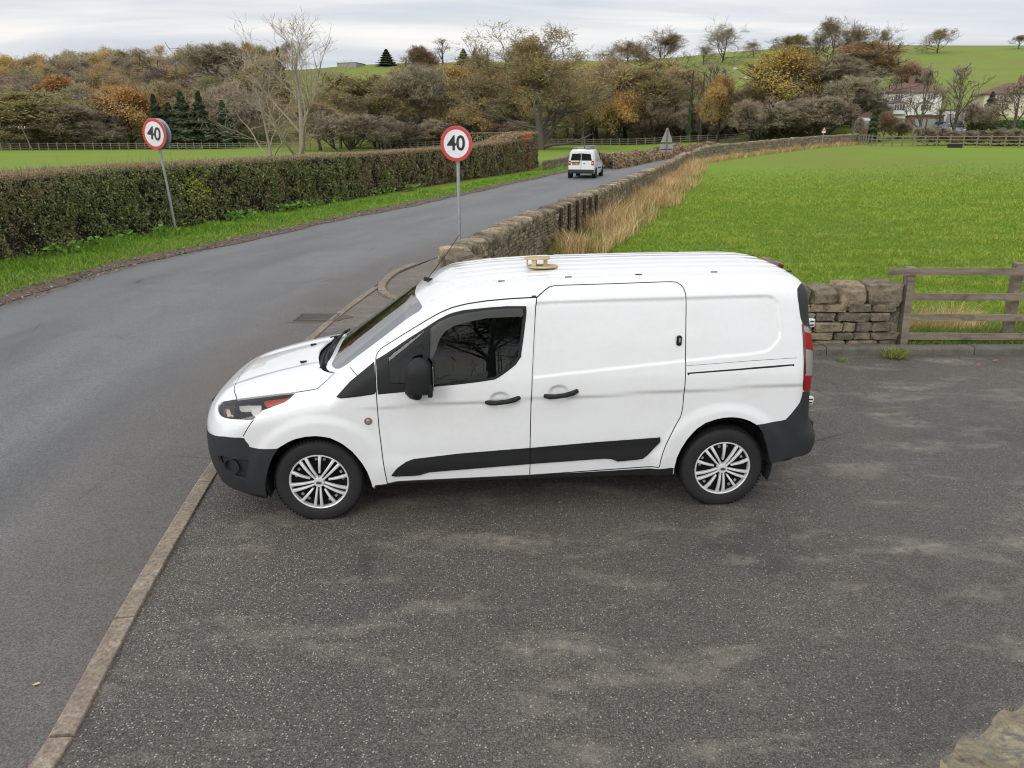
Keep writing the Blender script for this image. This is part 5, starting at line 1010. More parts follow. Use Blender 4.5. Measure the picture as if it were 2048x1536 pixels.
def proto(key, seed, leafcols, nleaf, lsize, bk, twigcol, ntw=3, minr=.03, tw=.05, h=10., gradc=None, twl=.08, rough_=0.05, round_=True, **kw):
    segs, tips = grow(seed, h=h, **kw); r = np.random.default_rng(seed+99); lv = [k for k in segs if segs[k]]; hi = max(lv)
    V, F = tubes(segs, [k for k in lv if k < hi], minr=minr); tm = np_mesh('trunk', V, F, MB_[bk], smooth=True)
    p0 = np.array([t[0] for t in tips]); d0 = np.array([t[1] for t in tips]); parts = []
    a = np.concatenate([s[0][:-1] for s in segs[hi]]); b = np.concatenate([s[0][1:] for s in segs[hi]]); parts.append(strips(a, b, tw, tw*.7, pick(twigcol, len(a), rng=r), r))
    pp = np.repeat(p0, ntw, 0); dd = unit(np.repeat(d0, ntw, 0)+r.normal(size=(len(pp), 3))*.7+[0, 0, .15]); L_ = h*twl*r.uniform(.5, 1.2, (len(pp), 1)); parts.append(strips(pp, pp+dd*L_, tw*.8, tw*.35, pick(twigcol, len(pp), rng=r), r))
    if nleaf:
        i = r.integers(0, len(p0), nleaf); clump = np.array([mnz.noise(Vector(v*.55+3)) for v in p0]); w_ = np.clip(.5+1.4*clump, .05, 1.6); i = r.choice(len(p0), nleaf, p=w_/w_.sum())
        q = p0[i]+d0[i]*r.uniform(-.3, .9, (nleaf, 1))*h*.05+r.normal(size=(nleaf, 3))*h*rough_; c = pick(leafcols, nleaf, rng=r, v=.16)
        if gradc is not None: f = np.clip((q[:, 2]/h-.35)/.5+r.normal(size=nleaf)*.25, 0, 1)[:, None]; c = c*(1-f)+pick(gradc, nleaf, rng=r, v=.16)*f
        parts.append(leaf_quads(q, unit(q-[0, 0, h*.45])*1.0+[0, 0, .45]+r.normal(size=(nleaf, 3))*.55, lsize, c, 1.3, r))
    if round_:
        allc = np.vstack([q_[0].reshape(-1, 4, 3).mean(1) for q_ in parts]); zt0 = np.percentile(allc[:, 2], 98.5); ra = np.percentile(np.hypot(allc[:, 0], allc[:, 1]), 88); zc, rb_ = zt0*.56, zt0*.47; np_ = []
        for V_, F_, K_ in parts:
            c_ = V_.reshape(-1, 4, 3).mean(1); an = np.arctan2(c_[:, 1], c_[:, 0]); lob = .12*np.sin(an*3+seed)+.08*np.sin(an*5+c_[:, 2]*.9+seed*2)+.10*np.sin(c_[:, 2]*1.3+an*2); e_ = np.sqrt((c_[:, 0]**2+c_[:, 1]**2)/ra**2+((c_[:, 2]-zc)/rb_)**2); kp = e_ < 1+lob+r.normal(size=len(c_))*.05
            np_.append((V_.reshape(-1, 4, 3)[kp].reshape(-1, 3), np.arange(4*kp.sum()).reshape(-1, 4), K_.reshape(-1, 4, 3)[kp].reshape(-1, 3)))
        parts = np_
    V2, F2, C2_ = merge(parts); ext = np.percentile(np.abs(V2[:, :2]), 97); top = np.percentile(V2[:, 2], 99.7)
    cm = np_mesh('crown', V2, F2, ML, col=C2_); PROTO.setdefault(key, []).append((tm, cm, ext*2, top, (V2, C2_)))
BRN = [(.105, .075, .042), (.13, .09, .05), (.085, .065, .04), (.11, .085, .05)]; GRY = [(.112, .098, .066), (.142, .124, .086), (.09, .079, .053)]; OLV = [(.115, .105, .038), (.095, .09, .032), (.14, .115, .042), (.115, .085, .036)]
GLD = [(.17, .12, .032), (.15, .10, .032), (.19, .135, .035), (.125, .11, .032)]; ORG = [(.22, .135, .034), (.19, .11, .033), (.24, .155, .04)]; DKG = [(.022, .032, .016), (.03, .042, .02), (.018, .026, .014)]
for s in (1, 2, 3): proto('bare', s, None, 0, 0, 'grey', GRY, 4, tw=.045, spread=.52, trunk=.22, limbs=9, subs=(7, 6, 4), up=.35)
for s in (4, 5, 6): proto('brown', s, [(.125, .095, .042), (.15, .112, .048), (.105, .088, .038), (.135, .105, .043)], 11000, .15, 'grey', GRY+BRN, 3, tw=.05, spread=.55, trunk=.2, limbs=9, subs=(7, 6, 4), up=.25)
for s in (7, 8): proto('gold', s, GLD, 15000, .16, 'dark', BRN, 2, spread=.56, trunk=.14, limbs=10, subs=(7, 6, 4), up=.22, gradc=ORG)
for s in (9, 10): proto('olive', s, OLV, 9500, .155, 'grey', GRY+OLV, 3, spread=.56, trunk=.16, limbs=10, subs=(7, 6, 4), up=.25)
for s in (11, 12, 13): proto('thicket', s, [(.085, .07, .042), (.10, .08, .05), (.068, .068, .034)], 2600, .13, 'dark', [(.115, .095, .068), (.085, .07, .05), (.15, .125, .092)], 4, tw=.06, spread=.45, trunk=.06, limbs=9, subs=(6, 5, 4), up=.3, stems=3, r0=.012)
proto('rust', 14, [(.17, .10, .055), (.20, .12, .07), (.14, .09, .055)], 4200, .16, 'grey', BRN, 4, spread=.5, trunk=.15, limbs=11, subs=(7, 6, 4), up=.45)
for s in (17, 18): proto('leafyoak', s, [(.17, .105, .045), (.20, .13, .05), (.12, .09, .04)], 3000, .20, 'dark', BRN+GRY, 3, spread=.58, trunk=.2, limbs=8, subs=(6, 6, 4), up=.12, wander=.3)
for s in (51, 52): proto('barew', s, None, 0, 0, 'dark', GRY, 2, tw=.04, spread=.80, trunk=.10, limbs=10, subs=(7, 6, 4), up=.16, wander=.26, ang=(.5, 1.25), round_=False)
for s in (53, 54): proto('oakw', s, [(.14, .09, .045), (.17, .11, .05), (.10, .075, .04)], 3600, .18, 'dark', BRN+GRY, 2, tw=.045, spread=.80, trunk=.12, limbs=10, subs=(7, 6, 4), up=.16, wander=.26, ang=(.5, 1.25))
for s in (55, 56): proto('sparse', s, None, 0, 0, 'grey', [(.13, .11, .075), (.105, .09, .06)], 1, tw=.03, spread=.42, trunk=.15, limbs=8, subs=(5, 4, 3), up=.5, minr=.03, round_=False)
# conifers: whorls of drooping sprays on a straight stem
def conifer(seed, width=.36):
    r = np.random.default_rng(seed); h = 10.; tm = MB(); tm.tube([(0, 0, -.2), (0, 0, h*.97)], [.16, .02], 7); me = bpy.data.meshes.new('trunk'); tm.bm.to_mesh(me); tm.bm.free(); me.materials.append(MB_['dark']); n = 9000
    f = r.random(n)**1.25; a = r.uniform(0, 6.28, n); lay = .5+.5*np.sin(f*h*4.2+np.sin(a*3)*.8); rad = h*width*.5*(1-f)**.8*(.55+.45*lay)*np.sqrt(r.random(n))*(1+.18*np.sin(a*5+f*9)); p = np.stack([rad*np.cos(a), rad*np.sin(a), .06*h+f*h*.94-rad*.25], 1)
    V, F, C_ = leaf_quads(p, np.stack([np.cos(a), np.sin(a), .8+0*a], 1)+r.normal(size=(n, 3))*.5, .26, pick(DKG, n, rng=r), 1.6, r); PROTO.setdefault('conifer', []).append((me, np_mesh('crown', V, F, ML, col=C_), h*width, h, (V, C_)))
conifer(21); conifer(22, .42)
cnt_ = {}
def tree(kind, pxx, ytop, wpx, r, label, name='tree', group=None, var=None, sink=0.0, zb=None):
    base = spot(pxx, r); zt_ = ztop(pxx, ytop, r); zb_ = base[2] if zb is None else zb; H = zt_-zb_+sink; W = wpx/F_PX*r/1.0; L_ = PROTO[kind]; i = cnt_.get(kind, 0); cnt_[kind] = i+1
    tm, cm, ext, top, _ = L_[(i if var is None else var) % len(L_)]
    t = thing(name, label, 'tree', (base[0], base[1], zb_-sink-.1), random.uniform(0, 6.28), group); sx = W/ext; sz = H/top; t.scale = (sx, sx, sz); link('trunk', tm, t); link('crown', cm, t); return t
TR = [  # kind, column, top row, width, distance, label
 ('olive', 78, 181, 150, 186, 'broad olive grey tree at the far left field edge'), ('gold', 133, 150, 82, 215, 'round ochre tree standing out on the wooded slope above the olive tree'),
 ('brown', 20, 215, 120, 184, 'brown bushy tree at the left edge of the picture beyond the field'), ('thicket', 165, 208, 120, 182, 'grey brown thicket tree beyond the field left of the golden tree'), ('sparse', 205, 180, 90, 186, 'pale twiggy bare tree just left of the golden tree'),
 ('gold', 263, 170, 112, 182, 'large golden tree beyond the field left of the conifers'), ('brown', 345, 163, 80, 196, 'brown rounded tree above the dark conifers'), ('thicket', 215, 240, 90, 178, 'low brown scrub tree along the far left fence'),
 ('conifer', 318, 188, 52, 176, 'small dark conifer directly behind the left speed sign'), ('conifer', 372, 184, 74, 174, 'broad dark conifer in the middle of the conifer clump'), ('conifer', 407, 182, 60, 175, 'dark conifer at the right of the conifer clump'), ('conifer', 345, 205, 60, 177, 'lower dark conifer between two taller ones'),
 ('bare', 452, 84, 130, 240, 'tall grey bare tree on the ridge of the wooded hill'), ('gold', 512, 84, 52, 245, 'orange topped tree on the ridge left of the bare ash'), ('conifer', 572, 94, 40, 250, 'narrow dark conifer on the ridge behind the bare ash'),
 ('brown', 520, 120, 110, 215, 'brown tree on the slope behind the bare ash'), ('thicket', 462, 170, 110, 190, 'grey brown scrubby tree left of the bare ash'), ('conifer', 452, 200, 62, 180, 'dark evergreen behind the branches of the sprawling bare tree'),
 ('brown', 640, 205, 110, 150, 'brown bushy tree to the right of the bare ash trunk'), ('olive', 700, 145, 150, 172, 'rounded olive brown tree right of the bare ash'), ('thicket', 690, 225, 120, 140, 'dark ivy scrub behind the hedge right of the bare ash'), ('thicket', 762, 232, 90, 150, 'reddish brown scrub between the ash and the bare poplar'),
 ('leafyoak', 763, 148, 36, 265, 'small lone tree on the open green slope'), ('conifer', 781, 98, 40, 322, 'dense dark evergreen on the skyline'), ('rust', 843, 92, 62, 235, 'upright reddish brown tree on the skyline'), ('sparse', 890, 74, 46, 322, 'slender bare tree on the skyline right of the rusty tree'), ('conifer', 862, 118, 20, 320, 'tiny conifer on the skyline'), ('conifer', 930, 97, 34, 318, 'dark conifer on the skyline beside the slender bare tree'), ('conifer', 952, 95, 22, 318, 'narrow dark conifer on the skyline next to the oak crown'),
 ('brown', 812, 138, 110, 172, 'brown tree at the foot of the green slope'), ('bare', 848, 130, 92, 166, 'grey bare tree with upright twigs before the brown woods'), ('gold', 905, 125, 120, 176, 'orange brown tree left of the big spreading oak'), ('olive', 960, 150, 120, 168, 'olive tree directly left of the big spreading oak'), ('brown', 955, 105, 80, 210, 'red brown tree behind the left side of the big oak'), ('gold', 935, 215, 110, 160, 'low orange leaved tree beneath the left side of the oak'), ('thicket', 870, 245, 110, 158, 'dark undergrowth bush below the orange brown tree'),
 ('brown', 1215, 118, 130, 172, 'brown tree directly right of the big spreading oak'), ('olive', 1165, 165, 110, 166, 'olive brown tree behind the right side of the big oak'), ('oakw', 1310, 60, 118, 300, 'copper leaved oak leaning on the skyline'), ('oakw', 1250, 82, 100, 290, 'thin brown oak on the skyline left of the copper oak'), ('olive', 1290, 135, 120, 170, 'olive green tree in the woods below the copper oak'), ('gold', 1235, 180, 90, 164, 'ochre tree low in the woods right of the oak'), ('brown', 1330, 150, 90, 172, 'thin brown tree at the right of the middle woods'),
 ('barew', 1432, 44, 108, 330, 'large bare winter tree on the skyline'), ('barew', 1490, 79, 46, 345, 'small bare tree on the skyline right of the large winter tree'), ('barew', 1395, 86, 60, 325, 'low bare tree on the skyline left of the large winter tree'),
 ('conifer', 1377, 142, 14, 158, 'slim ivy clad stem on the slope, left of a pair'), ('conifer', 1399, 148, 13, 158, 'slim ivy clad stem on the slope, right of a pair'), ('sparse', 1410, 120, 130, 164, 'pale bare saplings in front of the green hill'), ('gold', 1435, 150, 80, 150, 'ochre leaved bush above the dark thicket'), ('gold', 1551, 92, 138, 146, 'big golden tree above the thicket'), ('olive', 1568, 70, 62, 300, 'yellow green tree on the hilltop behind the golden tree'), ('olive', 1500, 165, 70, 145, 'yellow olive bush left of the big golden tree'),
 ('oakw', 1645, 34, 88, 310, 'tall brown tree on the hilltop, left of a cluster'), ('barew', 1692, 44, 76, 312, 'bare tree in the middle of the hilltop cluster'), ('barew', 1735, 50, 60, 315, 'bare tree at the right of the hilltop cluster'), ('barew', 1612, 60, 60, 308, 'spreading bare tree at the left edge of the hilltop cluster'), ('rust', 1718, 82, 110, 180, 'reddish twiggy tree on the slope below the hilltop cluster'), ('bare', 1650, 112, 140, 150, 'grey bare tree right of the big golden tree'), ('bare', 1700, 150, 90, 140, 'grey twiggy tree above the end of the thicket'),
 ('oakw', 1845, 58, 52, 330, 'lone copper oak standing on the hilltop'), ('bare', 2000, 72, 22, 340, 'tiny bare tree on the hilltop at the right'), ('barew', 2046, 66, 50, 330, 'bare tree on the hilltop at the right edge'),
 ('conifer', 1735, 160, 36, 160, 'dark rounded evergreen left of the white house'), ('rust', 1800, 128, 58, 168, 'orange bush on the slope behind the white house'), ('sparse', 1838, 124, 66, 122, 'tall bare tree in front of the white house'), ('sparse', 1905, 122, 88, 124, 'tall reddish bare tree between the two houses'), ('sparse', 1872, 168, 36, 128, 'thin bare tree right of the white house'), ('conifer', 1968, 183, 42, 140, 'ivy covered dark tree beside the cream house'), ('sparse', 2022, 160, 96, 124, 'wide bare tree in front of the cream house'),
 ('thicket', 1950, 205, 50, 132, 'brown shrub beside the dark hedge near the parked cars'), ('conifer', 1742, 205, 30, 121, 'dark ivy clump at the lane mouth'), ('thicket', 1722, 234, 24, 120, 'ivy bush on the wall of the white cottage'), ('rust', 1767, 222, 26, 124, 'small red leaved bush beside the lane'), ('thicket', 1790, 234, 44, 128, 'green brown shrub below the white house'), ('thicket', 1738, 200, 36, 148, 'brown garden shrub left of the white house')]
for k_, a_, b_, w_, r_, l_ in TR: tree(k_, a_, b_, w_, r_, l_)
rt = np.random.default_rng(5)
for i in range(22):                      # dark thicket behind the far fence
    a_ = 1290+i*20+rt.uniform(-8, 8); r_ = rt.uniform(128, 150) if a_ > 1500 else rt.uniform(160, 172); tree('thicket', a_, rt.uniform(178, 215), rt.uniform(70, 110), r_, 'dark bare bush in the tangled thicket behind the far post and rail fence', 'thicket_bush', 'thicket bushes behind the far fence')
for i in range(10):
    a_ = 800+i*26+rt.uniform(-8, 8); tree('thicket', a_, rt.uniform(235, 255), rt.uniform(60, 80), rt.uniform(160, 166), 'low dark undergrowth bush beneath the woods left of the oak', 'undergrowth_bush', 'undergrowth below the middle woods')
for i in range(9):
    a_ = 1850+i*26+rt.uniform(-6, 6); tree('thicket', a_, rt.uniform(252, 262), rt.uniform(36, 52), rt.uniform(110, 114), 'low brown scrub on the bank behind the right-hand field fence', 'bank_scrub', 'scrub on the bank')
# the big spreading oak
def big_oak():
    segs, tips = grow(31, h=20., spread=.68, trunk=.12, limbs=12, subs=(8, 8, 6), up=.18, wander=.30, r0=.034, ang=(.45, 1.25), ratio=.52); r = np.random.default_rng(77)
    V, F = tubes(segs, [0, 1, 2, 3], minr=.035); base = spot(1082, 122); top = ztop(1075, 48, 122)
    p0 = np.array([t[0] for t in tips]); d0 = np.array([t[1] for t in tips]); parts = []; a = np.concatenate([s[0][:-1] for s in segs[4]]); b = np.concatenate([s[0][1:] for s in segs[4]])
    tc_ = [(.085, .068, .045), (.11, .085, .05), (.07, .055, .04)]; parts.append(strips(a, b, .07, .05, pick(tc_, len(a), rng=r), r)); pp = np.repeat(p0, 2, 0); dd = unit(np.repeat(d0, 2, 0)+r.normal(size=(len(pp), 3))*.8); parts.append(strips(pp, pp+dd*r.uniform(.4, 1.1, (len(pp), 1)), .06, .03, pick(tc_, len(pp), rng=r), r))
    cl = np.array([mnz.noise(Vector(v*.33)) for v in p0]); w_ = np.clip(.35+1.6*cl, .04, 1.5); i = r.choice(len(p0), 24000, p=w_/w_.sum()); q = p0[i]+r.normal(size=(24000, 3))*.42
    parts.append(leaf_quads(q, r.normal(size=(24000, 3))+[0, 0, .5], .20, pick([(.125, .085, .035), (.10, .085, .03), (.15, .10, .045), (.085, .07, .03)], 24000, rng=r), 1.3, r)); V2, F2, C2_ = merge(parts); sz = (top-base[2])/np.percentile(V2[:, 2], 99.7); sx = 330/F_PX*122/(2*np.percentile(np.abs(V2[:, :2]), 97))
    t = thing('oak_tree', 'big spreading oak with thin brown leaves beyond the hedge end', 'tree', tuple(base-[0, 0, .2])); t.scale = (sx, sx, sz); link('trunk', np_mesh('trunk', V, F, MB_['grey'], smooth=True), t); link('crown', np_mesh('crown', V2, F2, ML, col=C2_), t)
    lb = MB(); lb.tube([(0, 0, .8), (1.6, -.3, 1.5), (3.6, -.5, 1.7), (5.6, -.4, 2.6), (7.6, -.2, 4.2)], [.55, .36, .28, .2, .08], 8); lb.build('low_limb', MB_['grey'], t, True)
big_oak()
for i in range(16):
    a_ = 985+i*24+rt.uniform(-10, 10); tree(('brown', 'olive', 'brown', 'gold', 'olive')[i % 5], a_, rt.uniform(112, 175), rt.uniform(90, 130), rt.uniform(170, 205), 'brown leaved tree in the dense woods around the big oak', 'wood_tree', 'trees of the middle woods')
for i in range(12):
    a_ = 660+i*27+rt.uniform(-8, 8); tree(('brown', 'olive', 'thicket', 'brown')[i % 4], a_, rt.uniform(165, 222), rt.uniform(80, 120), rt.uniform(162, 182), 'brown tree low in the woods between the bare ash and the oak', 'wood_tree', 'trees of the woods left of the oak')
# two bare pale trees behind the hedge
def ash(pxb, r, ytop, seed, label, lean, kw, wpx, rot=0):
    segs, tips = grow(seed, **kw); rr_ = np.random.default_rng(seed); hi = max(k for k in segs if segs[k]); V, F = tubes(segs, range(hi), minr=.006); p0 = np.array([t[0] for t in tips]); d0 = np.array([t[1] for t in tips])
    a = np.concatenate([s[0][:-1] for s in segs[hi]]); b = np.concatenate([s[0][1:] for s in segs[hi]]); tcol = [(.16, .13, .10), (.12, .10, .08), (.20, .165, .13)]
    V2, F2, C2_ = merge([strips(a, b, .013, .008, pick(tcol, len(a), rng=rr_), rr_), strips(p0, p0+unit(d0+rr_.normal(size=p0.shape)*.4)*rr_.uniform(.15, .5, (len(p0), 1)), .016, .008, pick(tcol, len(p0), rng=rr_), rr_)])
    base = spot(pxb, r); top = ztop(pxb, ytop, r); allv = np.vstack([V, V2]); sz = (top-base[2])/np.percentile(allv[:, 2], 99.8); sx = wpx/F_PX*r/(np.percentile(allv[:, 0], 99)-np.percentile(allv[:, 0], 1))
    t = thing('bare_tree', label, 'tree', tuple(base-[0, 0, .1])); t.rotation_euler = (0, lean, rot); t.scale = (sx, sx, sz); link('trunk', np_mesh('trunk', V, F, MB_['pale'], smooth=True), t); link('twigs', np_mesh('twigs', V2, F2, ML, col=C2_), t)
ash(597, 50, 26, 41, 'tall pale bare tree with upright twigs and a peeling trunk behind the hedge', 0, dict(h=10, spread=.42, trunk=.14, limbs=11, subs=(5, 4, 2), up=.66, wander=.18, r0=.0135, ang=(.3, .8), ratio=.5), 190)
ash(547, 52, 100, 46, 'sprawling pale bare tree leaning left behind the hedge', -.22, dict(h=8.5, spread=.55, trunk=.10, limbs=12, subs=(5, 4, 2), up=.34, wander=.28, r0=.011, ang=(.5, 1.2), ratio=.5), 230, .2)
# a big winter tree behind the viewer, mirrored in the van's side glass
for k_, (x_, y_, h_) in enumerate(((2.0, -13.0, 11.0),)):
    tm, cm, ext, top, _ = PROTO['barew'][k_ % 2]; t = thing('tree', 'bare winter tree behind the viewer, mirrored in the side glass of the parked van', 'tree', (x_, y_, -.1)); t.scale = (h_/top*1.1,)*2+(h_/top,); link('trunk', tm, t); link('crown', cm, t)
# wooded hillside: far-off wood that reads as one mass
rw = np.random.default_rng(8); VV, FF, CC = [], [], []; n0 = 0
pals = [[(.105, .075, .048), (.125, .085, .05)], [(.085, .07, .055), (.10, .08, .062)], [(.14, .088, .045), (.115, .075, .04)], [(.095, .085, .045), (.08, .075, .04)], [(.075, .062, .052), (.09, .072, .06)], [(.155, .105, .045), (.13, .09, .04)]]
srcs = [PROTO['brown'][0][4], PROTO['brown'][1][4], PROTO['gold'][0][4], PROTO['olive'][0][4]]
for i in range(430):
    r_ = rw.uniform(186, 345); pxx = rw.uniform(-330, 560 if r_ < 300 else 600); x, y = pol(pxx, r_); az = math.degrees(math.atan2(x, y))
    if az > -11.8 - (2.2 if r_ < 230 else 0): continue
    V, C_ = srcs[rw.integers(len(srcs))]; nq = len(V)//4; k = rw.choice(nq, 1350, replace=False); v = V.reshape(-1, 4, 3)[k]; c_ = v.mean(1, keepdims=True); v = c_+(v-c_)*1.9; H = rw.uniform(8, 11.5)/10*.86; Wd = rw.uniform(.9, 1.35); a = rw.uniform(0, 6.28); ca, sa = math.cos(a), math.sin(a)
    w_ = np.stack([(v[..., 0]*ca-v[..., 1]*sa)*Wd*1.05+x, (v[..., 0]*sa+v[..., 1]*ca)*Wd*1.15+y, v[..., 2]*H+float(zt(x, y))-.8], -1).reshape(-1, 3); VV.append(w_); FF.append(np.arange(len(w_)).reshape(-1, 4)+n0); n0 += len(w_); pl_ = pals[rw.integers(len(pals))]; CC.append(np.repeat(pick(pl_, 1350, rng=rw, v=.15)*rw.uniform(.8, 1.25), 4, 0))
tag(link('woodland', np_mesh('woodland', np.vstack(VV), np.vstack(FF), ML, col=np.vstack(CC))), 'brown autumn woodland covering the left hillside', 'woodland', None, 'stuff')
# stems of the wood, seen between the crowns
mbs = []; 
st = []
for i in range(170):
    r_ = rw.uniform(185, 260); x, y = pol(rw.uniform(-60, 540), r_); z = float(zt(x, y)); hgt = rw.uniform(5, 9); st.append(((x, y, z-.3), (x+rw.normal()*.4, y, z+hgt)))
p0 = np.array([s[0] for s in st]); p1 = np.array([s[1] for s in st]); parts = [strips(p0, p1, .4, .2, pick([(.10, .085, .07), (.16, .14, .115), (.06, .05, .04)], len(st), rng=rw), rw) for _ in range(2)]; V, F, C_ = merge(parts); tag(link('wood_stems', np_mesh('wood_stems', V, F, ML, col=C_)), 'slim grey trunks standing inside the left hillside woodland', 'trunks', None, 'stuff')
# ================================================================ signs
mr_ = NT('sign_red'); n1 = mr_.noise(6, 5, .7); n2 = mr_.noise(30, 4, .8); mr_.base(mr_.mix(mr_.rng(n2, .68, .75, 0, .7), mr_.mix(n1, (.50, .035, .03), (.62, .06, .05)), (.6, .5, .46))); mr_.set(rough=.4); MSR = mr_.m
mw = NT('sign_white'); n1 = mw.noise(4, 5, .7); mw.base(mw.mix(mw.rng(n1, .4, .7, 0, .8), (.78, .78, .80), (.60, .60, .60))); mw.set(rough=.45); MSW = mw.m
MSK = simple('sign_black', (.012, .012, .014), .45); MSG = simple('sign_back_grey', (.30, .31, .32), .5, .2, 12, metal=.2)
def text_mesh(s, size, depth=.003, bold=.012):
    c = bpy.data.curves.new('t', 'FONT'); c.body = s; c.size = size; c.align_x = 'CENTER'; c.align_y = 'CENTER'; c.extrude = depth; c.offset = bold; c.space_character = .98; o = bpy.data.objects.new('t', c); COL.objects.link(o); dg = bpy.context.evaluated_depsgraph_get(); me = bpy.data.meshes.new_from_object(o.evaluated_get(dg)); bpy.data.objects.remove(o); return me
def speed_sign(base, ctr, D, yaw, tilt, label, two, pr=.038, roll=0, faded=False):
    t = thing('speed_sign', label, 'sign', tuple(base)); b = Vector(base); c = Vector(ctr)-b
    Rm = Matrix.Rotation(yaw, 4, 'Z') @ Matrix.Rotation(tilt, 4, 'X') @ Matrix.Rotation(roll, 4, 'Y') @ Matrix.Rotation(math.pi/2, 4, 'X')     # plate local z faces the viewer
    M0 = Matrix.Translation(c) @ Rm; p = MB(); up = c.normalized(); p.tube([(0, 0, -.3), tuple(up*c.length*.5), tuple(up*(c.length+D*.36))], pr, 16); p.build('pole', M['galv'], t, True)
    k = pr+.012; z = k+.02
    d = MB(); R = D/2; d.lathe([(0, 0), (R-.006, 0), (R, .004), (R, .014), (R-.004, .018), (0, .018)], M0 @ Matrix.Translation((0, 0, z)), 64); pl = d.build('plate', MSG, t, True)
    d = MB(); d.lathe([(R*.795, .0185), (R*.795, .0215), (R*.985, .0215), (R*.985, .0185)], M0 @ Matrix.Translation((0, 0, z)), 64); d.build('red_ring', MSR, pl)
    d = MB(); d.lathe([(0, .020), (R*.797, .020)], M0 @ Matrix.Translation((0, 0, z)), 64); d.build('white_face', MSW, pl)
    me = text_mesh('40', D*.58, .0015, .011*D); me.materials.append(MSK if not faded else simple('sign_black_worn', (.035, .035, .04), .5, .6, 20)); me.transform(Matrix.Diagonal((.98, 1.0, 1, 1))); me.transform(M0 @ Matrix.Translation((.0, 0, z+.0235))); link('number', me, pl)
    for dz in (-.16, .16):
        c2 = MB(); c2.box((0, dz*D/.75, z-.012), (.34*D, .045, .024)); c2.lathe([(pr+.004, -.025), (pr+.008, -.025), (pr+.008, .025), (pr+.004, .025)], Matrix.Translation((0, dz*D/.75, 0)) @ Matrix.Rotation(math.pi/2, 4, 'X'), 20)
        for v in c2.bm.verts: v.co = M0 @ v.co
        c2.build('clamp', MSG, t)
    if two:
        d = MB(); d.lathe([(0, 0), (R, 0), (R, .03), (R-.006, .034), (0, .034)], M0 @ Matrix.Translation((0, 0, -k-.06)), 64); d.build('rear_plate', MSG, t, True)
    return t
b = np.array([-1.22, 17.3, 0]); speed_sign(b, P(915.5, 287.5, 17.3), .755, R_(-18), 0, 'round red-ringed 40 speed sign on a straight post behind the stone wall end', False)
lb_ = G(353, 462, .05); ct = P(313, 268, lb_[1]-.25); speed_sign(lb_, ct, .845, R_(-20), 0, 'worn 40 speed sign on a leaning post in front of the hedge', True, .036, R_(9), True)
# triangular warning sign seen from the back
bx = P(1330, 345, 53.5); ctr_z = ztop(1330, 256, math.hypot(bx[0], bx[1])); z0 = float(zt(bx[0], bx[1])); sx_ = 53.5*1.055/F_PX
t = thing('warning_sign', 'grey back of a triangular road sign with a plate below on a rusty post', 'sign', (bx[0], bx[1], z0), R_(8)); zt1 = ctr_z-z0; tri_h = 26*sx_; tw_ = 23*sx_
p = MB(); p.tube([(0, 0, -.2), (0, 0, zt1-.05)], .045, 10); p.build('pole', simple('rusty_pole', (.20, .13, .09), .8, .4, 8), t, True)
d = MB(); d.prism([(-tw_/2, 0), (tw_/2, 0), (.05, tri_h), (-.05, tri_h)], .02, Matrix.Translation((0, .06, zt1-tri_h)) @ Matrix.Rotation(math.pi/2, 4, 'X')); d.build('triangle_plate', MSG, t)
d = MB(); d.box((0, .05, zt1-tri_h-8*sx_), (25*sx_, .02, 13*sx_), None, .006, 1); d.build('lower_plate', MSG, t)
for dz in (.55, .97, 1.4): d = MB(); d.box((0, .035, zt1-tri_h*dz), (tw_*(.25 if dz < .7 else .95), .03, .05)); d.build('bracket', MSK if dz > .8 else MSG, t)
# far warning sign facing us
def far_sign(pxx, yt, yb, r, label):
    x, y = pol(pxx, r); z1 = ztop(pxx, yt, r); z0 = float(zt(x, y)); s = (ztop(pxx, yt, r)-ztop(pxx, yb, r)); t = thing('warning_sign', label, 'sign', (x, y, z0)); p = MB(); p.tube([(0, 0, -.2), (0, 0, z1-z0-.1)], .05, 8); p.build('pole', MSG, t)
    d = MB(); d.prism([(-s*.48, 0), (s*.48, 0), (0, s*.8)], .03, Matrix.Translation((0, -.06, z1-z0-s*.8)) @ Matrix.Rotation(math.pi/2, 4, 'X')); d.build('triangle_plate', MSR, t); d = MB(); d.prism([(-s*.27, s*.12), (s*.27, s*.12), (0, s*.56)], .02, Matrix.Translation((0, -.10, z1-z0-s*.8)) @ Matrix.Rotation(math.pi/2, 4, 'X')); d.build('white_face', MSW, t); d = MB(); d.box((0, -.12, z1-z0-s*.56), (s*.10, .02, s*.22)); d.build('symbol', MSK, t)
    d = MB(); d.box((0, -.06, z1-z0-s*1.02), (s*.8, .03, s*.3)); d.build('lower_plate', MSW, t)
far_sign(1645, 254, 264, 105, 'small red triangular warning sign above the far wall')
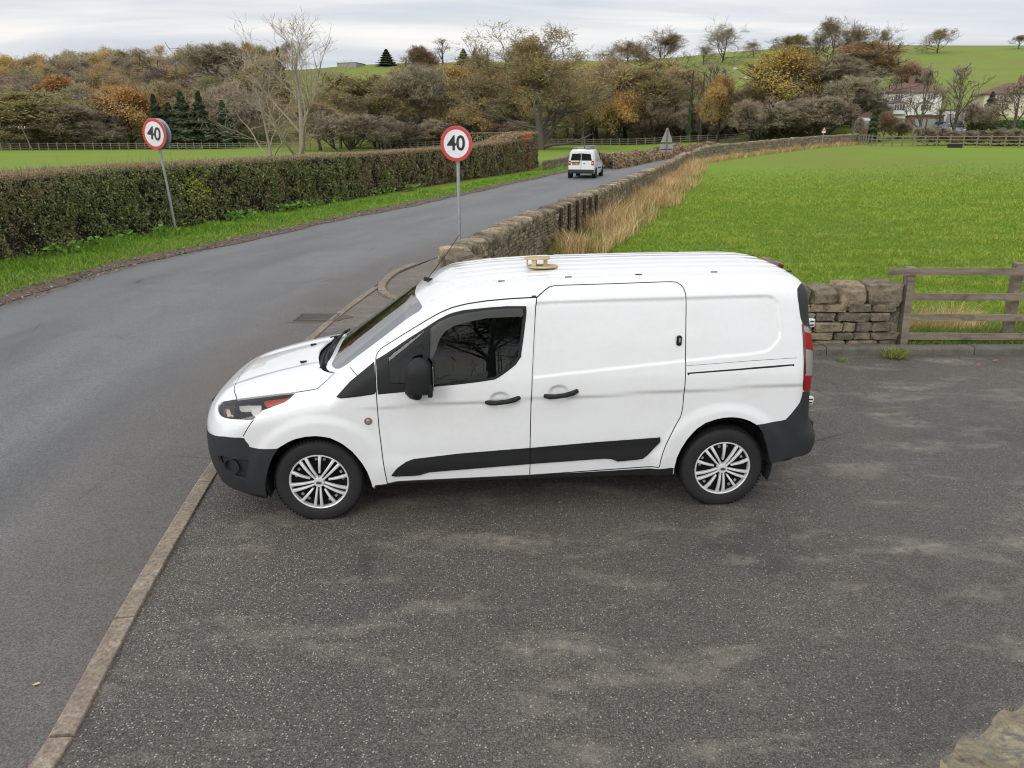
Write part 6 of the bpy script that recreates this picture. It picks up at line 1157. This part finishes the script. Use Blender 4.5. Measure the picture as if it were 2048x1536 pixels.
# ================================================================ fences
mt = NT('weathered_timber'); n1 = mt.noise(2.5, 6, .7, sc=(1, 1, 6)); n2 = mt.noise(14, 6, .75, sc=(.12, 1, 1)); n3 = mt.noise(4, 5, .7); c = mt.mix(mt.rng(n2, .3, .7, 0, 1), (.115, .090, .062), (.30, .255, .195)); c = mt.mix(mt.rng(n3, .52, .70, 0, .75), c, (.075, .062, .048)); mt.base(c); mt.set(rough=.9); mt.bump(n2, .6, .01); MT1 = mt.m
MT2 = simple('far_fence_timber', (.21, .175, .13), .9, .25, 2); MT3 = simple('pale_fence_timber', (.23, .20, .155), .9, .2, 2)
tf = thing('timber_fence', 'weathered four-rail timber fence beside the low stone wall', 'fence', (5.3, 9.66, 0))
def board(mb, a, b, w_, d_, tw=0, seg=10, rough_=.004):
    a, b = Vector(a), Vector(b); L_ = (b-a).length; q = (b-a).to_track_quat('X', 'Z').to_matrix().to_4x4(); V, F = [], []
    for i in range(seg+1):
        x = L_*i/seg; jw, jd = random.uniform(-rough_, rough_), random.uniform(-rough_, rough_)
        for y, z in ((-d_/2, -w_/2), (d_/2, -w_/2), (d_/2, w_/2), (-d_/2, w_/2)): V.append(Matrix.Translation(a) @ q @ Vector((x, y+jd, z+jw)))
    for i in range(seg): F += [(4*i+k, 4*i+(k+1) % 4, 4*i+4+(k+1) % 4, 4*i+4+k) for k in range(4)]
    F += [(3, 2, 1, 0), (4*seg, 4*seg+1, 4*seg+2, 4*seg+3)]; mb.quads([tuple(v) for v in V], F)
inv = Matrix.Translation((-5.3, -9.66, 0))
for (xb, yb), (xt, yt_), ydep, w_ in (((1800, 708), (1821, 534), 9.68, .13), ((2010, 690), (2038, 526), 9.86, .13)):
    pb = P(xb, yb, ydep); pb[2] = min(pb[2], 0.0); pt_ = P(xt, yt_, ydep); m_ = MB(); board(m_, inv @ Vector(pb), inv @ Vector(pt_), .095, w_, seg=8, rough_=.003); m_.build('post', MT1, tf)
x3 = 9.3
m_ = MB(); board(m_, inv @ Vector((9.4, 9.9, -.1)), inv @ Vector((9.42, 9.9, 1.15)), .10, .13, seg=6); m_.build('post', MT1, tf)
for ya, yb_, xs, dp in ((543, 543, 1778, 9.60), (593, 594, 1816, 9.64), (635, 635, 1812, 9.64), (672, 673, 1806, 9.64)):
    a = P(xs, ya, dp); b = P(2048, yb_, dp+.02); b2 = a+(b-a)*((9.5-a[0])/(b[0]-a[0])); m_ = MB(); board(m_, inv @ Vector(a), inv @ Vector(b2), .092, .036, seg=16, rough_=.003); m_.build('rail', MT1, tf)
def rail_fence(path, n, h, label, m_, rails=3, pw=.10, rw=.09, grp='far post and rail fences'):
    p = resample(path, 1.0); L_ = np.concatenate([[0], np.cumsum(np.linalg.norm(np.diff(p, axis=0), axis=1))]); s = np.linspace(0, L_[-1], n); q = np.stack([np.interp(s, L_, p[:, k]) for k in (0, 1)], 1); z = zt(q[:, 0], q[:, 1]); t = thing('field_fence', label, 'fence', (q[0, 0], q[0, 1], z[0]), 0, grp); o = np.array([q[0, 0], q[0, 1], z[0]]); Q = np.column_stack([q, z])-o
    for v in Q: b = MB(); b.box((v[0], v[1], v[2]+h/2), (pw, pw, h+.2)); b.build('post', m_, t)
    for r_ in range(rails):
        b = MB(); zz = h*(.93-.30*r_)
        for u, v in zip(Q[:-1], Q[1:]): board(b, (u[0], u[1]-.07, u[2]+zz), (v[0], v[1]-.07, v[2]+zz), rw, .04, seg=1, rough_=.004)
        b.build('rail', m_, t)
rail_fence(smooth_path([pol(1717, 117), pol(1755, 109), pol(1850, 105), pol(1950, 104), pol(2048, 104), pol(2130, 104)], 6), 22, 1.25, 'three-rail timber fence along the far right edge of the green field', MT2, 3, .13, .10)
rail_fence(smooth_path([pol(1100, 150), pol(1250, 152), pol(1400, 154), pol(1550, 152), pol(1700, 150)], 6), 34, 1.3, 'pale post and rail fence in front of the dark thicket', MT3, 3, .12, .09)
rail_fence(smooth_path([pol(790, 156), pol(870, 154), pol(960, 154)], 6), 12, 1.3, 'pale post and rail fence seen beyond the hedge left of the oak', MT3, 3, .12, .09)
rail_fence(smooth_path([pol(-60, 168), pol(120, 166), pol(300, 164), pol(480, 160), pol(560, 154), pol(620, 148)], 6), 44, 1.3, 'long pale post and rail fence across the far side of the left field', MT3, 3, .10, .07)
# steel posts leaning on the wall, small rusty hurdle further along
MR = simple('rusty_steel', (.055, .032, .022), .85, .4, 12, .3, 60)
wlab = ['first rusty brown post against the wall, nearest the van', 'second rusty post along the wall from the van', 'third rusty post along the wall from the van', 'fourth rusty post along the wall from the van', 'fifth rusty post along the wall from the van', 'last rusty post along the wall, farthest from the van']
for k, (xa, yt, yb) in enumerate(((1119, 424, 480), (1136, 415, 470), (1152, 408, 462), (1166, 403, 450), (1178, 401, 445), (1190, 396, 437))):
    g = None
    for y in np.linspace(17, 32, 400):     # the sight line meets the field face of the wall
        q = P(xa, yb, y)
        if q[0] < float(np.interp(q[1], WLO[:, 1], WLO[:, 0]))+.27: g = q; break
    g = q if g is None else g
    x_ = float(np.interp(g[1], WLO[:, 1], WLO[:, 0]))+.29; top = P(xa, yt, g[1])[2]; m_ = MB(); m_.box((0, 0, top/2), (.062, .06, top+.2)); o = m_.build('rusty_post', MR); o.location = (P(xa, yb, g[1])[0]+.03, g[1], 0); o.rotation_euler = (0, 0, .5); tag(o, wlab[k], 'post', 'rusty posts along the wall')
hx, hy = pol(1370, 67); hz = float(zt(hx, hy)); hu = thing('hurdle', 'small rusty red metal hurdle closing a gap in the far wall', 'gate', (hx-.25, hy-.4, hz), R_(-25)); MRR = simple('red_rust', (.20, .075, .05), .8, .3, 10)
for x_ in (-.75, 0, .75): b = MB(); b.box((x_, 0, .72), (.07, .05, 1.25)); b.build('upright', MRR, hu)
for z_ in (.45, .8, 1.15): b = MB(); b.box((0, .03, z_), (1.6, .04, .06)); b.build('bar', MRR, hu)
px_, py_ = pol(1199, 66); b = MB(); b.box((0, 0, .85), (.09, .09, 1.9)); o = b.build('marker_post', MT2); o.location = (px_, py_, float(zt(px_, py_))); tag(o, 'thin wooden post standing beside the small white van', 'post')
# telegraph pole
ux, uy = pol(62, 166); uz = float(zt(ux, uy)); ut = ztop(50, 254, 166)-uz; up_ = thing('utility_pole', 'leaning wooden utility pole with a cross arm at the far left field edge', 'pole', (ux, uy, uz)); MP_ = simple('pole_timber', (.14, .115, .09), .9)
b = MB(); b.tube([(0, 0, -.3), (-1.25, 0, ut)], [.13, .10], 8); b.build('pole', MP_, up_); b = MB(); b.box((-1.2, 0, ut-.25), (1.3, .12, .12)); b.build('cross_arm', MP_, up_)
for k in (-.55, 0, .5): b = MB(); b.tube([(-1.2+k, 0, ut-.2), (-1.2+k, 0, ut+.15)], .06, 6); b.build('insulator', MSW, up_)
b = MB()
for k in (0, .25): b.tube([(-1.2, 0, ut+k*.9-.1), (-10, 2, ut-.35+k), (-20, 4, ut+.1+k)], .022, 4)
b.build('wire', MP_, up_)
# ================================================================ small white van driving away
def small_van():
    base = P(1166, 352, 49.5); z0 = float(zt(base[0], base[1]))+.055; yaw = R_(-15.5)        # local +Y points away along the road
    t = thing('small_van', 'small white van with a roof rack driving away along the road', 'van', (base[0]-.12, base[1]+.3, z0), yaw)
    prof = [(-.0, .42, .80), (.02, .62, .83), (.0, .90, .84), (.05, 1.15, .82), (.16, 1.62, .72), (.26, 1.76, .66), (.45, 1.80, .64)]
    # stations along the length: (y, width scale, roof height)
    st = [(0.0, [(.74, .32), (.80, .55), (.82, .85), (.80, 1.08), (.72, 1.50), (.62, 1.68), (.0, 1.72)]), (.10, [(.80, .30), (.86, .55), (.88, .88), (.86, 1.10), (.75, 1.60), (.64, 1.77), (.0, 1.80)]), (.5, [(.84, .28), (.88, .55), (.89, .88), (.87, 1.10), (.76, 1.62), (.65, 1.79), (.0, 1.825)]),
          (1.6, [(.84, .28), (.89, .55), (.895, .88), (.875, 1.10), (.77, 1.62), (.66, 1.79), (.0, 1.83)]), (2.5, [(.84, .28), (.89, .55), (.895, .88), (.87, 1.08), (.74, 1.58), (.62, 1.73), (.0, 1.77)]), (2.95, [(.84, .28), (.89, .55), (.89, .88), (.86, 1.05), (.70, 1.35), (.58, 1.45), (.0, 1.50)]), (3.35, [(.84, .28), (.88, .55), (.87, .85), (.83, .98), (.76, 1.05), (.6, 1.10), (.0, 1.12)]), (4.0, [(.80, .28), (.84, .5), (.80, .72), (.72, .84), (.62, .89), (.45, .92), (.0, .94)]), (4.25, [(.62, .30), (.66, .5), (.62, .65), (.55, .72), (.45, .76), (.3, .78), (.0, .79)])]
    V, F = [], []; k = 13
    for y, s in st:
        row = [(-a, y, z) for a, z in s[:-1]]+[(0, y, s[-1][1])]+[(a, y, z) for a, z in s[:-1][::-1]]; V += row
    for i in range(len(st)-1): F += [(i*k+j, i*k+j+1, (i+1)*k+j+1, (i+1)*k+j) for j in range(k-1)]+[((i+1)*k-1, i*k, (i+1)*k, (i+2)*k-1)]
    F += [tuple(range(k)), tuple(range((len(st)-1)*k, len(st)*k))[::-1]]; b = MB(); b.quads(V, F); b.build('body', M['white'], t, True, 45)
    MWN = simple('dark_window', (.015, .017, .018), .08, .2, coat=1.0)
    def quad(nm, pts, m_, par=t, d=.012):
        b = MB(); n = len(pts); a = [tuple(p) for p in pts]; nr = (Vector(a[1])-Vector(a[0])).cross(Vector(a[2])-Vector(a[0])).normalized()*d; V = a+[tuple(Vector(p)+nr) for p in a]; b.quads(V, [tuple(range(n)), tuple(range(n, 2*n))[::-1]]+[(i, (i+1) % n, n+(i+1) % n, n+i) for i in range(n)]); return b.build(nm, m_, par)
    for s in (-1, 1): quad('rear_window', [(s*.03, -.004, 1.11), (s*.70, -.004, 1.11), (s*.60, -.004, 1.52), (s*.03, -.004, 1.56)], MWN, d=-.014*s)
    quad('door_seam', [(-.008, -.004, .45), (.008, -.004, .45), (.008, -.004, 1.6), (-.008, -.004, 1.6)], M['gap'])
    b = MB(); b.box((0, .02, .44), (1.66, .20, .24), None, .04, 2); b.build('rear_bumper', M['bumper'], t, True)
    for s in (-1, 1):
        l = quad('tail_light', [(s*.66, -.002, .82), (s*.83, -.002, .82), (s*.83, -.002, 1.10), (s*.68, -.002, 1.10)], M['red_lens'], d=-.02*s); quad('reversing_lens', [(s*.70, -.020, .93), (s*.80, -.020, .93), (s*.80, -.020, 1.0), (s*.70, -.020, 1.0)], M['lampwhite'], l, -.012*s)
    n_ = quad('number_plate', [(-.60, -.006, .84), (-.10, -.006, .84), (-.10, -.006, .955), (-.60, -.006, .955)], simple('yellow_plate', (.55, .36, .03), .4))
    for k_ in range(7):
        if k_ != 4: quad('plate_mark', [(-.57+k_*.066, -.020, .862), (-.53+k_*.066, -.020, .862), (-.53+k_*.066, -.020, .935), (-.57+k_*.066, -.020, .935)], MSK, n_, .004)
    quad('plate_lamp_bar', [(-.64, -.006, .975), (-.06, -.006, .975), (-.06, -.006, 1.03), (-.64, -.006, 1.03)], M['trim'])
    b = MB(); b.box((.20, -.02, .93), (.10, .02, .05), None, .01, 1); b.build('door_badge', M['trim'], t)
    b = MB(); b.tube([(-.12, -.03, 1.06), (-.10, -.035, 1.10), (.0, -.03, 1.45)], .012, 5); b.build('wiper', M['trim'], t)
    for s in (-1, 1):
        d_ = quad('side_window', [(s*.868, 2.25, 1.12), (s*.855, 3.05, 1.09), (s*.72, 2.88, 1.36), (s*.755, 2.55, 1.57), (s*.772, 2.25, 1.58)], MWN, d=.02*s); b = MB(); b.box((s*1.0, 2.95, 1.08), (.18, .12, .16), None, .04, 2); b.build('mirror', M['trim'], t, True)
        b = MB(); b.box((s*.90, 2.0, .62), (.03, 1.3, .07)); b.build('rub_strip', M['trim'], t)
        for yy in (.62, 3.3):
            a = MB(); a.lathe([(0, .0), (.36, .0), (.36, .02), (0, .02)], Matrix.Translation((s*.885, yy, .33)) @ Matrix.Rotation(math.pi/2*s, 4, 'Y'), 24); a.build('wheel_arch', M['dark'], t); make_simple_wheel(t, s, yy)
    for yy in (.5, 2.1): b = MB(); b.box((0, yy, 1.885), (1.25, .04, .03)); b.tube([(-.58, yy, 1.74), (-.58, yy, 1.88)], .02, 6); b.tube([(.58, yy, 1.74), (.58, yy, 1.88)], .02, 6); b.build('roof_bar', M['galv'], t)
    b = MB(); b.box((.34, 1.2, 1.95), (.32, 2.2, .05)); b.box((.34, 1.2, 2.0), (.36, 2.3, .02)); b.build('roof_tray', M['galv'], t); b = MB(); b.box((.12, .5, 1.93), (.08, .10, .12)); b.build('roof_clamp', M['trim'], t)
def make_simple_wheel(t, s, yy, R=.315, x=.84):
    w_ = bpy.data.objects.new('wheel', None); COL.objects.link(w_); w_.parent = t; w_.location = (s*x, yy, R); Mx = Matrix.Rotation(math.pi/2*s, 4, 'Y')
    b = MB(); b.lathe([(.19, -.17), (R-.02, -.17), (R, -.13), (R, .02), (R-.03, .065), (.20, .06), (.19, .04)], Mx, 28); b.build('tyre', M['rubber'], w_, True); b = MB(); b.lathe([(.20, .045), (.17, .035), (.05, .05), (0, .055)], Mx, 24); b.build('rim', M['alloy'], w_, True)
small_van()
# ================================================================ houses, outbuildings, cars beyond the right field
MWALL = simple('white_render', (.72, .71, .69), .9, .08, .8); MCRM = simple('cream_render', (.62, .55, .42), .9, .08, .8); MTILE = simple('brown_tiles', (.15, .085, .065), .85, .25, 3, .5, 14); MGLS = simple('house_glass', (.03, .035, .04), .08, .2, coat=1.0); MBRK = simple('brick', (.20, .12, .085), .9, .25, 4)
def house(pxl, pxr, yeave, yridge, r, base_px, wallm, label, wins, bays, yaw, name='house'):
    pxc = (pxl+pxr)/2; x, y = pol(pxc, r); W = (pxr-pxl)/F_PX*r*.97; z0 = float(zt(x, y)); ze = ztop(pxc, yeave, r)-z0; zr = ztop(pxc, yridge, r)-z0; D = W*.75
    t = thing(name, label, 'house', (x, y, z0), yaw); b = MB(); b.box((0, D/2, ze/2-.75), (W, D, ze+1.5)); b.build('wall', wallm, t)
    o = .45; w2, d2 = W/2+o, D+o; b = MB(); V = [(-w2, -o, ze), (w2, -o, ze), (w2, d2, ze), (-w2, d2, ze), (-W*.16, D/2, zr), (W*.16, D/2, zr), (-w2, -o, ze-.15), (w2, -o, ze-.15), (w2, d2, ze-.15), (-w2, d2, ze-.15)]; b.quads(V, [(0, 1, 5, 4), (1, 2, 5), (2, 3, 4, 5), (3, 0, 4), (6, 7, 1, 0), (7, 8, 2, 1), (8, 9, 3, 2), (9, 6, 0, 3), (9, 8, 7, 6)]); rf = b.build('roof', MTILE, t)
    b = MB(); b.box((.3, D/2, zr+.25), (.9, .6, 1.1)); b.box((.05, D/2, zr+.95), (.22, .22, .4)); b.box((.5, D/2, zr+.95), (.22, .22, .4)); b.build('chimney', MBRK, rf)
    for fx, fz, ww, hh in wins:
        fr = MB(); fr.box((fx*W, -.03, fz*ze), (ww, .10, hh)); fo = fr.build('window', MSW, t)
        for i in range(3): q = MB(); q.box((fx*W+(i-1)*ww*.315, -.09, fz*ze), (ww*.25, .03, hh*.82)); q.build('pane', MGLS, fo)
    for fx, fz, ww, hh in bays:
        b = MB(); b.prism([(-ww/2, 0), (-ww*.33, -.7), (ww*.33, -.7), (ww/2, 0)], hh, Matrix.Translation((fx*W, 0, fz*ze-hh/2))); bo = b.build('bay', wallm, t); b = MB(); V = [(fx*W-ww/2-.15, .0, fz*ze+hh/2), (fx*W-ww*.33-.1, -.85, fz*ze+hh/2), (fx*W+ww*.33+.1, -.85, fz*ze+hh/2), (fx*W+ww/2+.15, 0, fz*ze+hh/2), (fx*W, 0, fz*ze+hh/2+.6)]; b.quads(V, [(0, 1, 4), (1, 2, 4), (2, 3, 4), (3, 2, 1, 0)]); b.build('bay_roof', MTILE, bo)
        for i in range(4): q = MB(); q.box((fx*W+(i-1.5)*ww*.16, -.71, fz*ze+hh*.12), (ww*.125, .05, hh*.55)); q.build('pane', MGLS, bo)
    return t
house(1763, 1858, 184, 164, 150, 222, MWALL, 'white two-storey house with a brown hipped roof behind bare trees', [(-.22, .80, 1.25, 1.0), (.32, .80, 1.2, 1.0)], [(-.20, .36, 2.6, 1.7), (.24, .34, 2.6, 1.7)], R_(-14))
house(1974, 2082, 186, 163, 150, 222, MCRM, 'cream two-storey house with bay windows at the right edge', [(-.28, .80, 1.5, 1.0), (.25, .80, 1.5, 1.0)], [(-.27, .36, 2.9, 1.8), (.22, .36, 2.9, 1.8)], R_(-20))
def shed(pxl, pxr, ytop, r, wm, label, flat=True, door=None, depth=4.0, name='outbuilding', cat='outbuilding'):
    pxc = (pxl+pxr)/2; x, y = pol(pxc, r); W = (pxr-pxl)/F_PX*r; z0 = float(zt(x, y)); h = ztop(pxc, ytop, r)-z0; t = thing(name, label, cat, (x, y, z0), R_(-16)); b = MB(); b.box((0, depth/2, h/2-.5), (W, depth, h+1)); b.build('wall', wm, t)
    if flat: b = MB(); b.box((0, depth/2, h+.07), (W+.3, depth+.3, .13)); b.build('roof', simple('felt_roof', (.09, .085, .08), .9), t)
    else: b = MB(); b.prism([(-W/2-.3, 0), (W/2+.3, 0), (0, W*.24)], depth+.4, Matrix.Translation((0, depth+.2, h)) @ Matrix.Rotation(math.pi/2, 4, 'X')); b.build('roof', MTILE, t)
    for i in range(door or 0): b = MB(); b.box(((i-.5*(door-1))*W/(door+.4), -.04, h*.42), (W/(door+.8), .08, h*.8)); b.build('door', MSG, t)
shed(1886, 1916, 221, 137, MWALL, 'white garage between the two houses behind the parked cars', True, 2); shed(1822, 1872, 232, 134, MBRK, 'low brick garage with a flat roof below the white house', True, 2); shed(1714, 1745, 234, 131, MWALL, 'small white cottage behind ivy at the lane mouth', False, 1)
shed(684, 722, 126, 322, simple('farm_wall', (.30, .28, .25), .9), 'low grey farm building on the skyline of the green hill', True, 0, 8.0, 'farm_building', 'building')
def box_hedge(px0, px1, yt, r, label):
    x0, y0 = pol(px0, r); x1, y1 = pol(px1, r); n = 2600; a = RNG.random(n)[:, None]; q = np.array([x0, y0])*(1-a)+np.array([x1, y1])*a; h = ztop(px0, yt, r)-float(zt(x0, y0)); u = RNG.random(n); top = RNG.random(n) < .4
    p = np.column_stack([q+np.array([0, 1.0])*np.where(top, RNG.uniform(-.5, .5, n), -.5)[:, None], zt(q[:, 0], q[:, 1])+np.where(top, h, u*h)]); V, F, C_ = leaf_quads(p+RNG.normal(size=p.shape)*.06, np.column_stack([0*u, np.where(top, 0, -1.), np.where(top, 1., .2)])+RNG.normal(size=(n, 3))*.4, .28, pick([(.03, .045, .015), (.045, .06, .02), (.02, .03, .012)], n), 1.3); tag(link('hedge', np_mesh('hedge', V, F, ML, col=C_)), label, 'hedge', 'garden hedges')
box_hedge(1926, 1966, 240, 133, 'low dark clipped hedge right of the parked cars'); box_hedge(1972, 2060, 243, 133, 'dark clipped hedge in front of the cream house')
def car(pxx, ytop, r, label, paintm, yaw, L_=4.1):
    x, y = pol(pxx, r); z0 = float(zt(x, y)); k = (ztop(pxx, ytop, r)-z0)/1.5; k = max(.85, min(1.25, k)); t = thing('parked_car', label, 'car', (x, y, z0), yaw); t.scale = (k, k, k)
    st = [(0, .62, .35, .55, .62), (.15, .80, .28, .70, .72), (1.0, .86, .25, .86, .92), (1.5, .87, .25, .90, .95), (3.4, .87, .25, .92, .98), (3.95, .80, .30, .85, .92), (L_, .70, .38, .7, .75)]; V, F = [], []
    for yy, w_, zb, zm, zt_ in st: V += [(-w_*.92, yy, zb), (-w_, yy, (zb+zm)/2), (-w_*.97, yy, zm), (-w_*.8, yy, zt_), (w_*.8, yy, zt_), (w_*.97, yy, zm), (w_, yy, (zb+zm)/2), (w_*.92, yy, zb)]
    for i in range(len(st)-1): F += [(i*8+j, i*8+(j+1) % 8, i*8+8+(j+1) % 8, i*8+8+j) for j in range(8)]
    F += [tuple(range(8))[::-1], tuple(range(len(st)*8-8, len(st)*8))]; b = MB(); b.quads(V, F); b.build('body', paintm, t, True, 50)
    b = MB(); V = [(-.74, 1.0, .90), (.74, 1.0, .90), (.78, 3.9, .94), (-.78, 3.9, .94), (-.56, 1.8, 1.44), (.56, 1.8, 1.44), (.58, 3.3, 1.46), (-.58, 3.3, 1.46)]; b.quads(V, [(0, 1, 5, 4), (1, 2, 6, 5), (2, 3, 7, 6), (3, 0, 4, 7)]); b.build('windows', MGLS, t); b = MB(); b.box((0, 2.55, 1.46), (1.18, 1.6, .05), None, .02, 1); b.build('roof', paintm, t)
    for s in (-1, 1):
        b = MB(); b.box((s*.58, .08, .66), (.30, .10, .14), None, .03, 1); b.build('headlight', M['lampwhite'], t)
        for yy in (.75, 3.25): make_simple_wheel(t, s, yy, .30, .80)
    b = MB(); b.box((0, .03, .48), (.9, .06, .16)); b.build('grille', M['trim'], t)
car(1915, 238, 131, 'silver blue car parked facing us in front of the white garage', simple('silver_blue_paint', (.34, .40, .46), .3, .05, metal=.4, coat=.8), R_(-18)); car(1882, 240, 132, 'dark grey car parked left of the silver blue car', simple('dark_grey_paint', (.06, .065, .07), .3, .05, coat=.8), R_(-18)); car(1729, 243, 122, 'dark car standing in the lane mouth by the white cottage', simple('black_paint', (.02, .022, .025), .3, .05, coat=.8), R_(-20))
# field trough by the fence, sheep on the hill
tx, ty = pol(1912, 102); b = MB(); b.box((0, 0, .2), (1.5, .45, .4), None, .05, 2); o = b.build('water_trough', M['dark']); o.location = (tx, ty, float(zt(tx, ty))); o.rotation_euler = (0, 0, R_(-20)); tag(o, 'low black water trough in front of the far right fence', 'trough')
MWL = simple('sheep_fleece', (.68, .64, .55), .95, .1, 8, .6, 20); MFC = simple('sheep_face', (.10, .09, .08), .9)
def sheep(pxx, pyy, label):
    az = math.degrees(math.atan2(*pol(pxx, 10))); best = min(np.linspace(180, 390, 400), key=lambda r: abs(ztop(pxx, pyy, r)-float(zt(*pol(pxx, r))))); x, y = pol(pxx, best); t = thing('sheep', label, 'sheep', (x, y, float(zt(x, y))), random.uniform(-.5, .5), 'sheep grazing on the hill')
    b = MB(); bmesh.ops.create_icosphere(b.bm, subdivisions=3, radius=1, matrix=Matrix.Translation((0, 0, .62)) @ Matrix.Diagonal((.62, .30, .33, 1)))
    for x_ in (-.38, .38):
        for y_ in (-.14, .14): b.tube([(x_, y_, .5), (x_+.02, y_, .26), (x_, y_, 0)], [.09, .05, .04], 6)
    b.tube([(.5, 0, .68), (.72, 0, .62), (.80, 0, .45)], [.17, .13, .11], 8); b.build('body', MWL, t, True, 80); b = MB(); b.tube([(.78, 0, .48), (.86, 0, .30), (.90, 0, .20)], [.10, .085, .05], 8); b.box((.78, .12, .46), (.05, .12, .05)); b.box((.78, -.12, .46), (.05, .12, .05)); b.build('head', MFC, t, True, 80)
sheep(1457, 141, 'white sheep grazing on the hill above the bare saplings'); sheep(1497, 136, 'white sheep on the hill just left of the golden tree'); sheep(1385, 165, 'white sheep low on the slope between two ivy clad stems'); sheep(1480, 160, 'white sheep low on the hill below the other two')
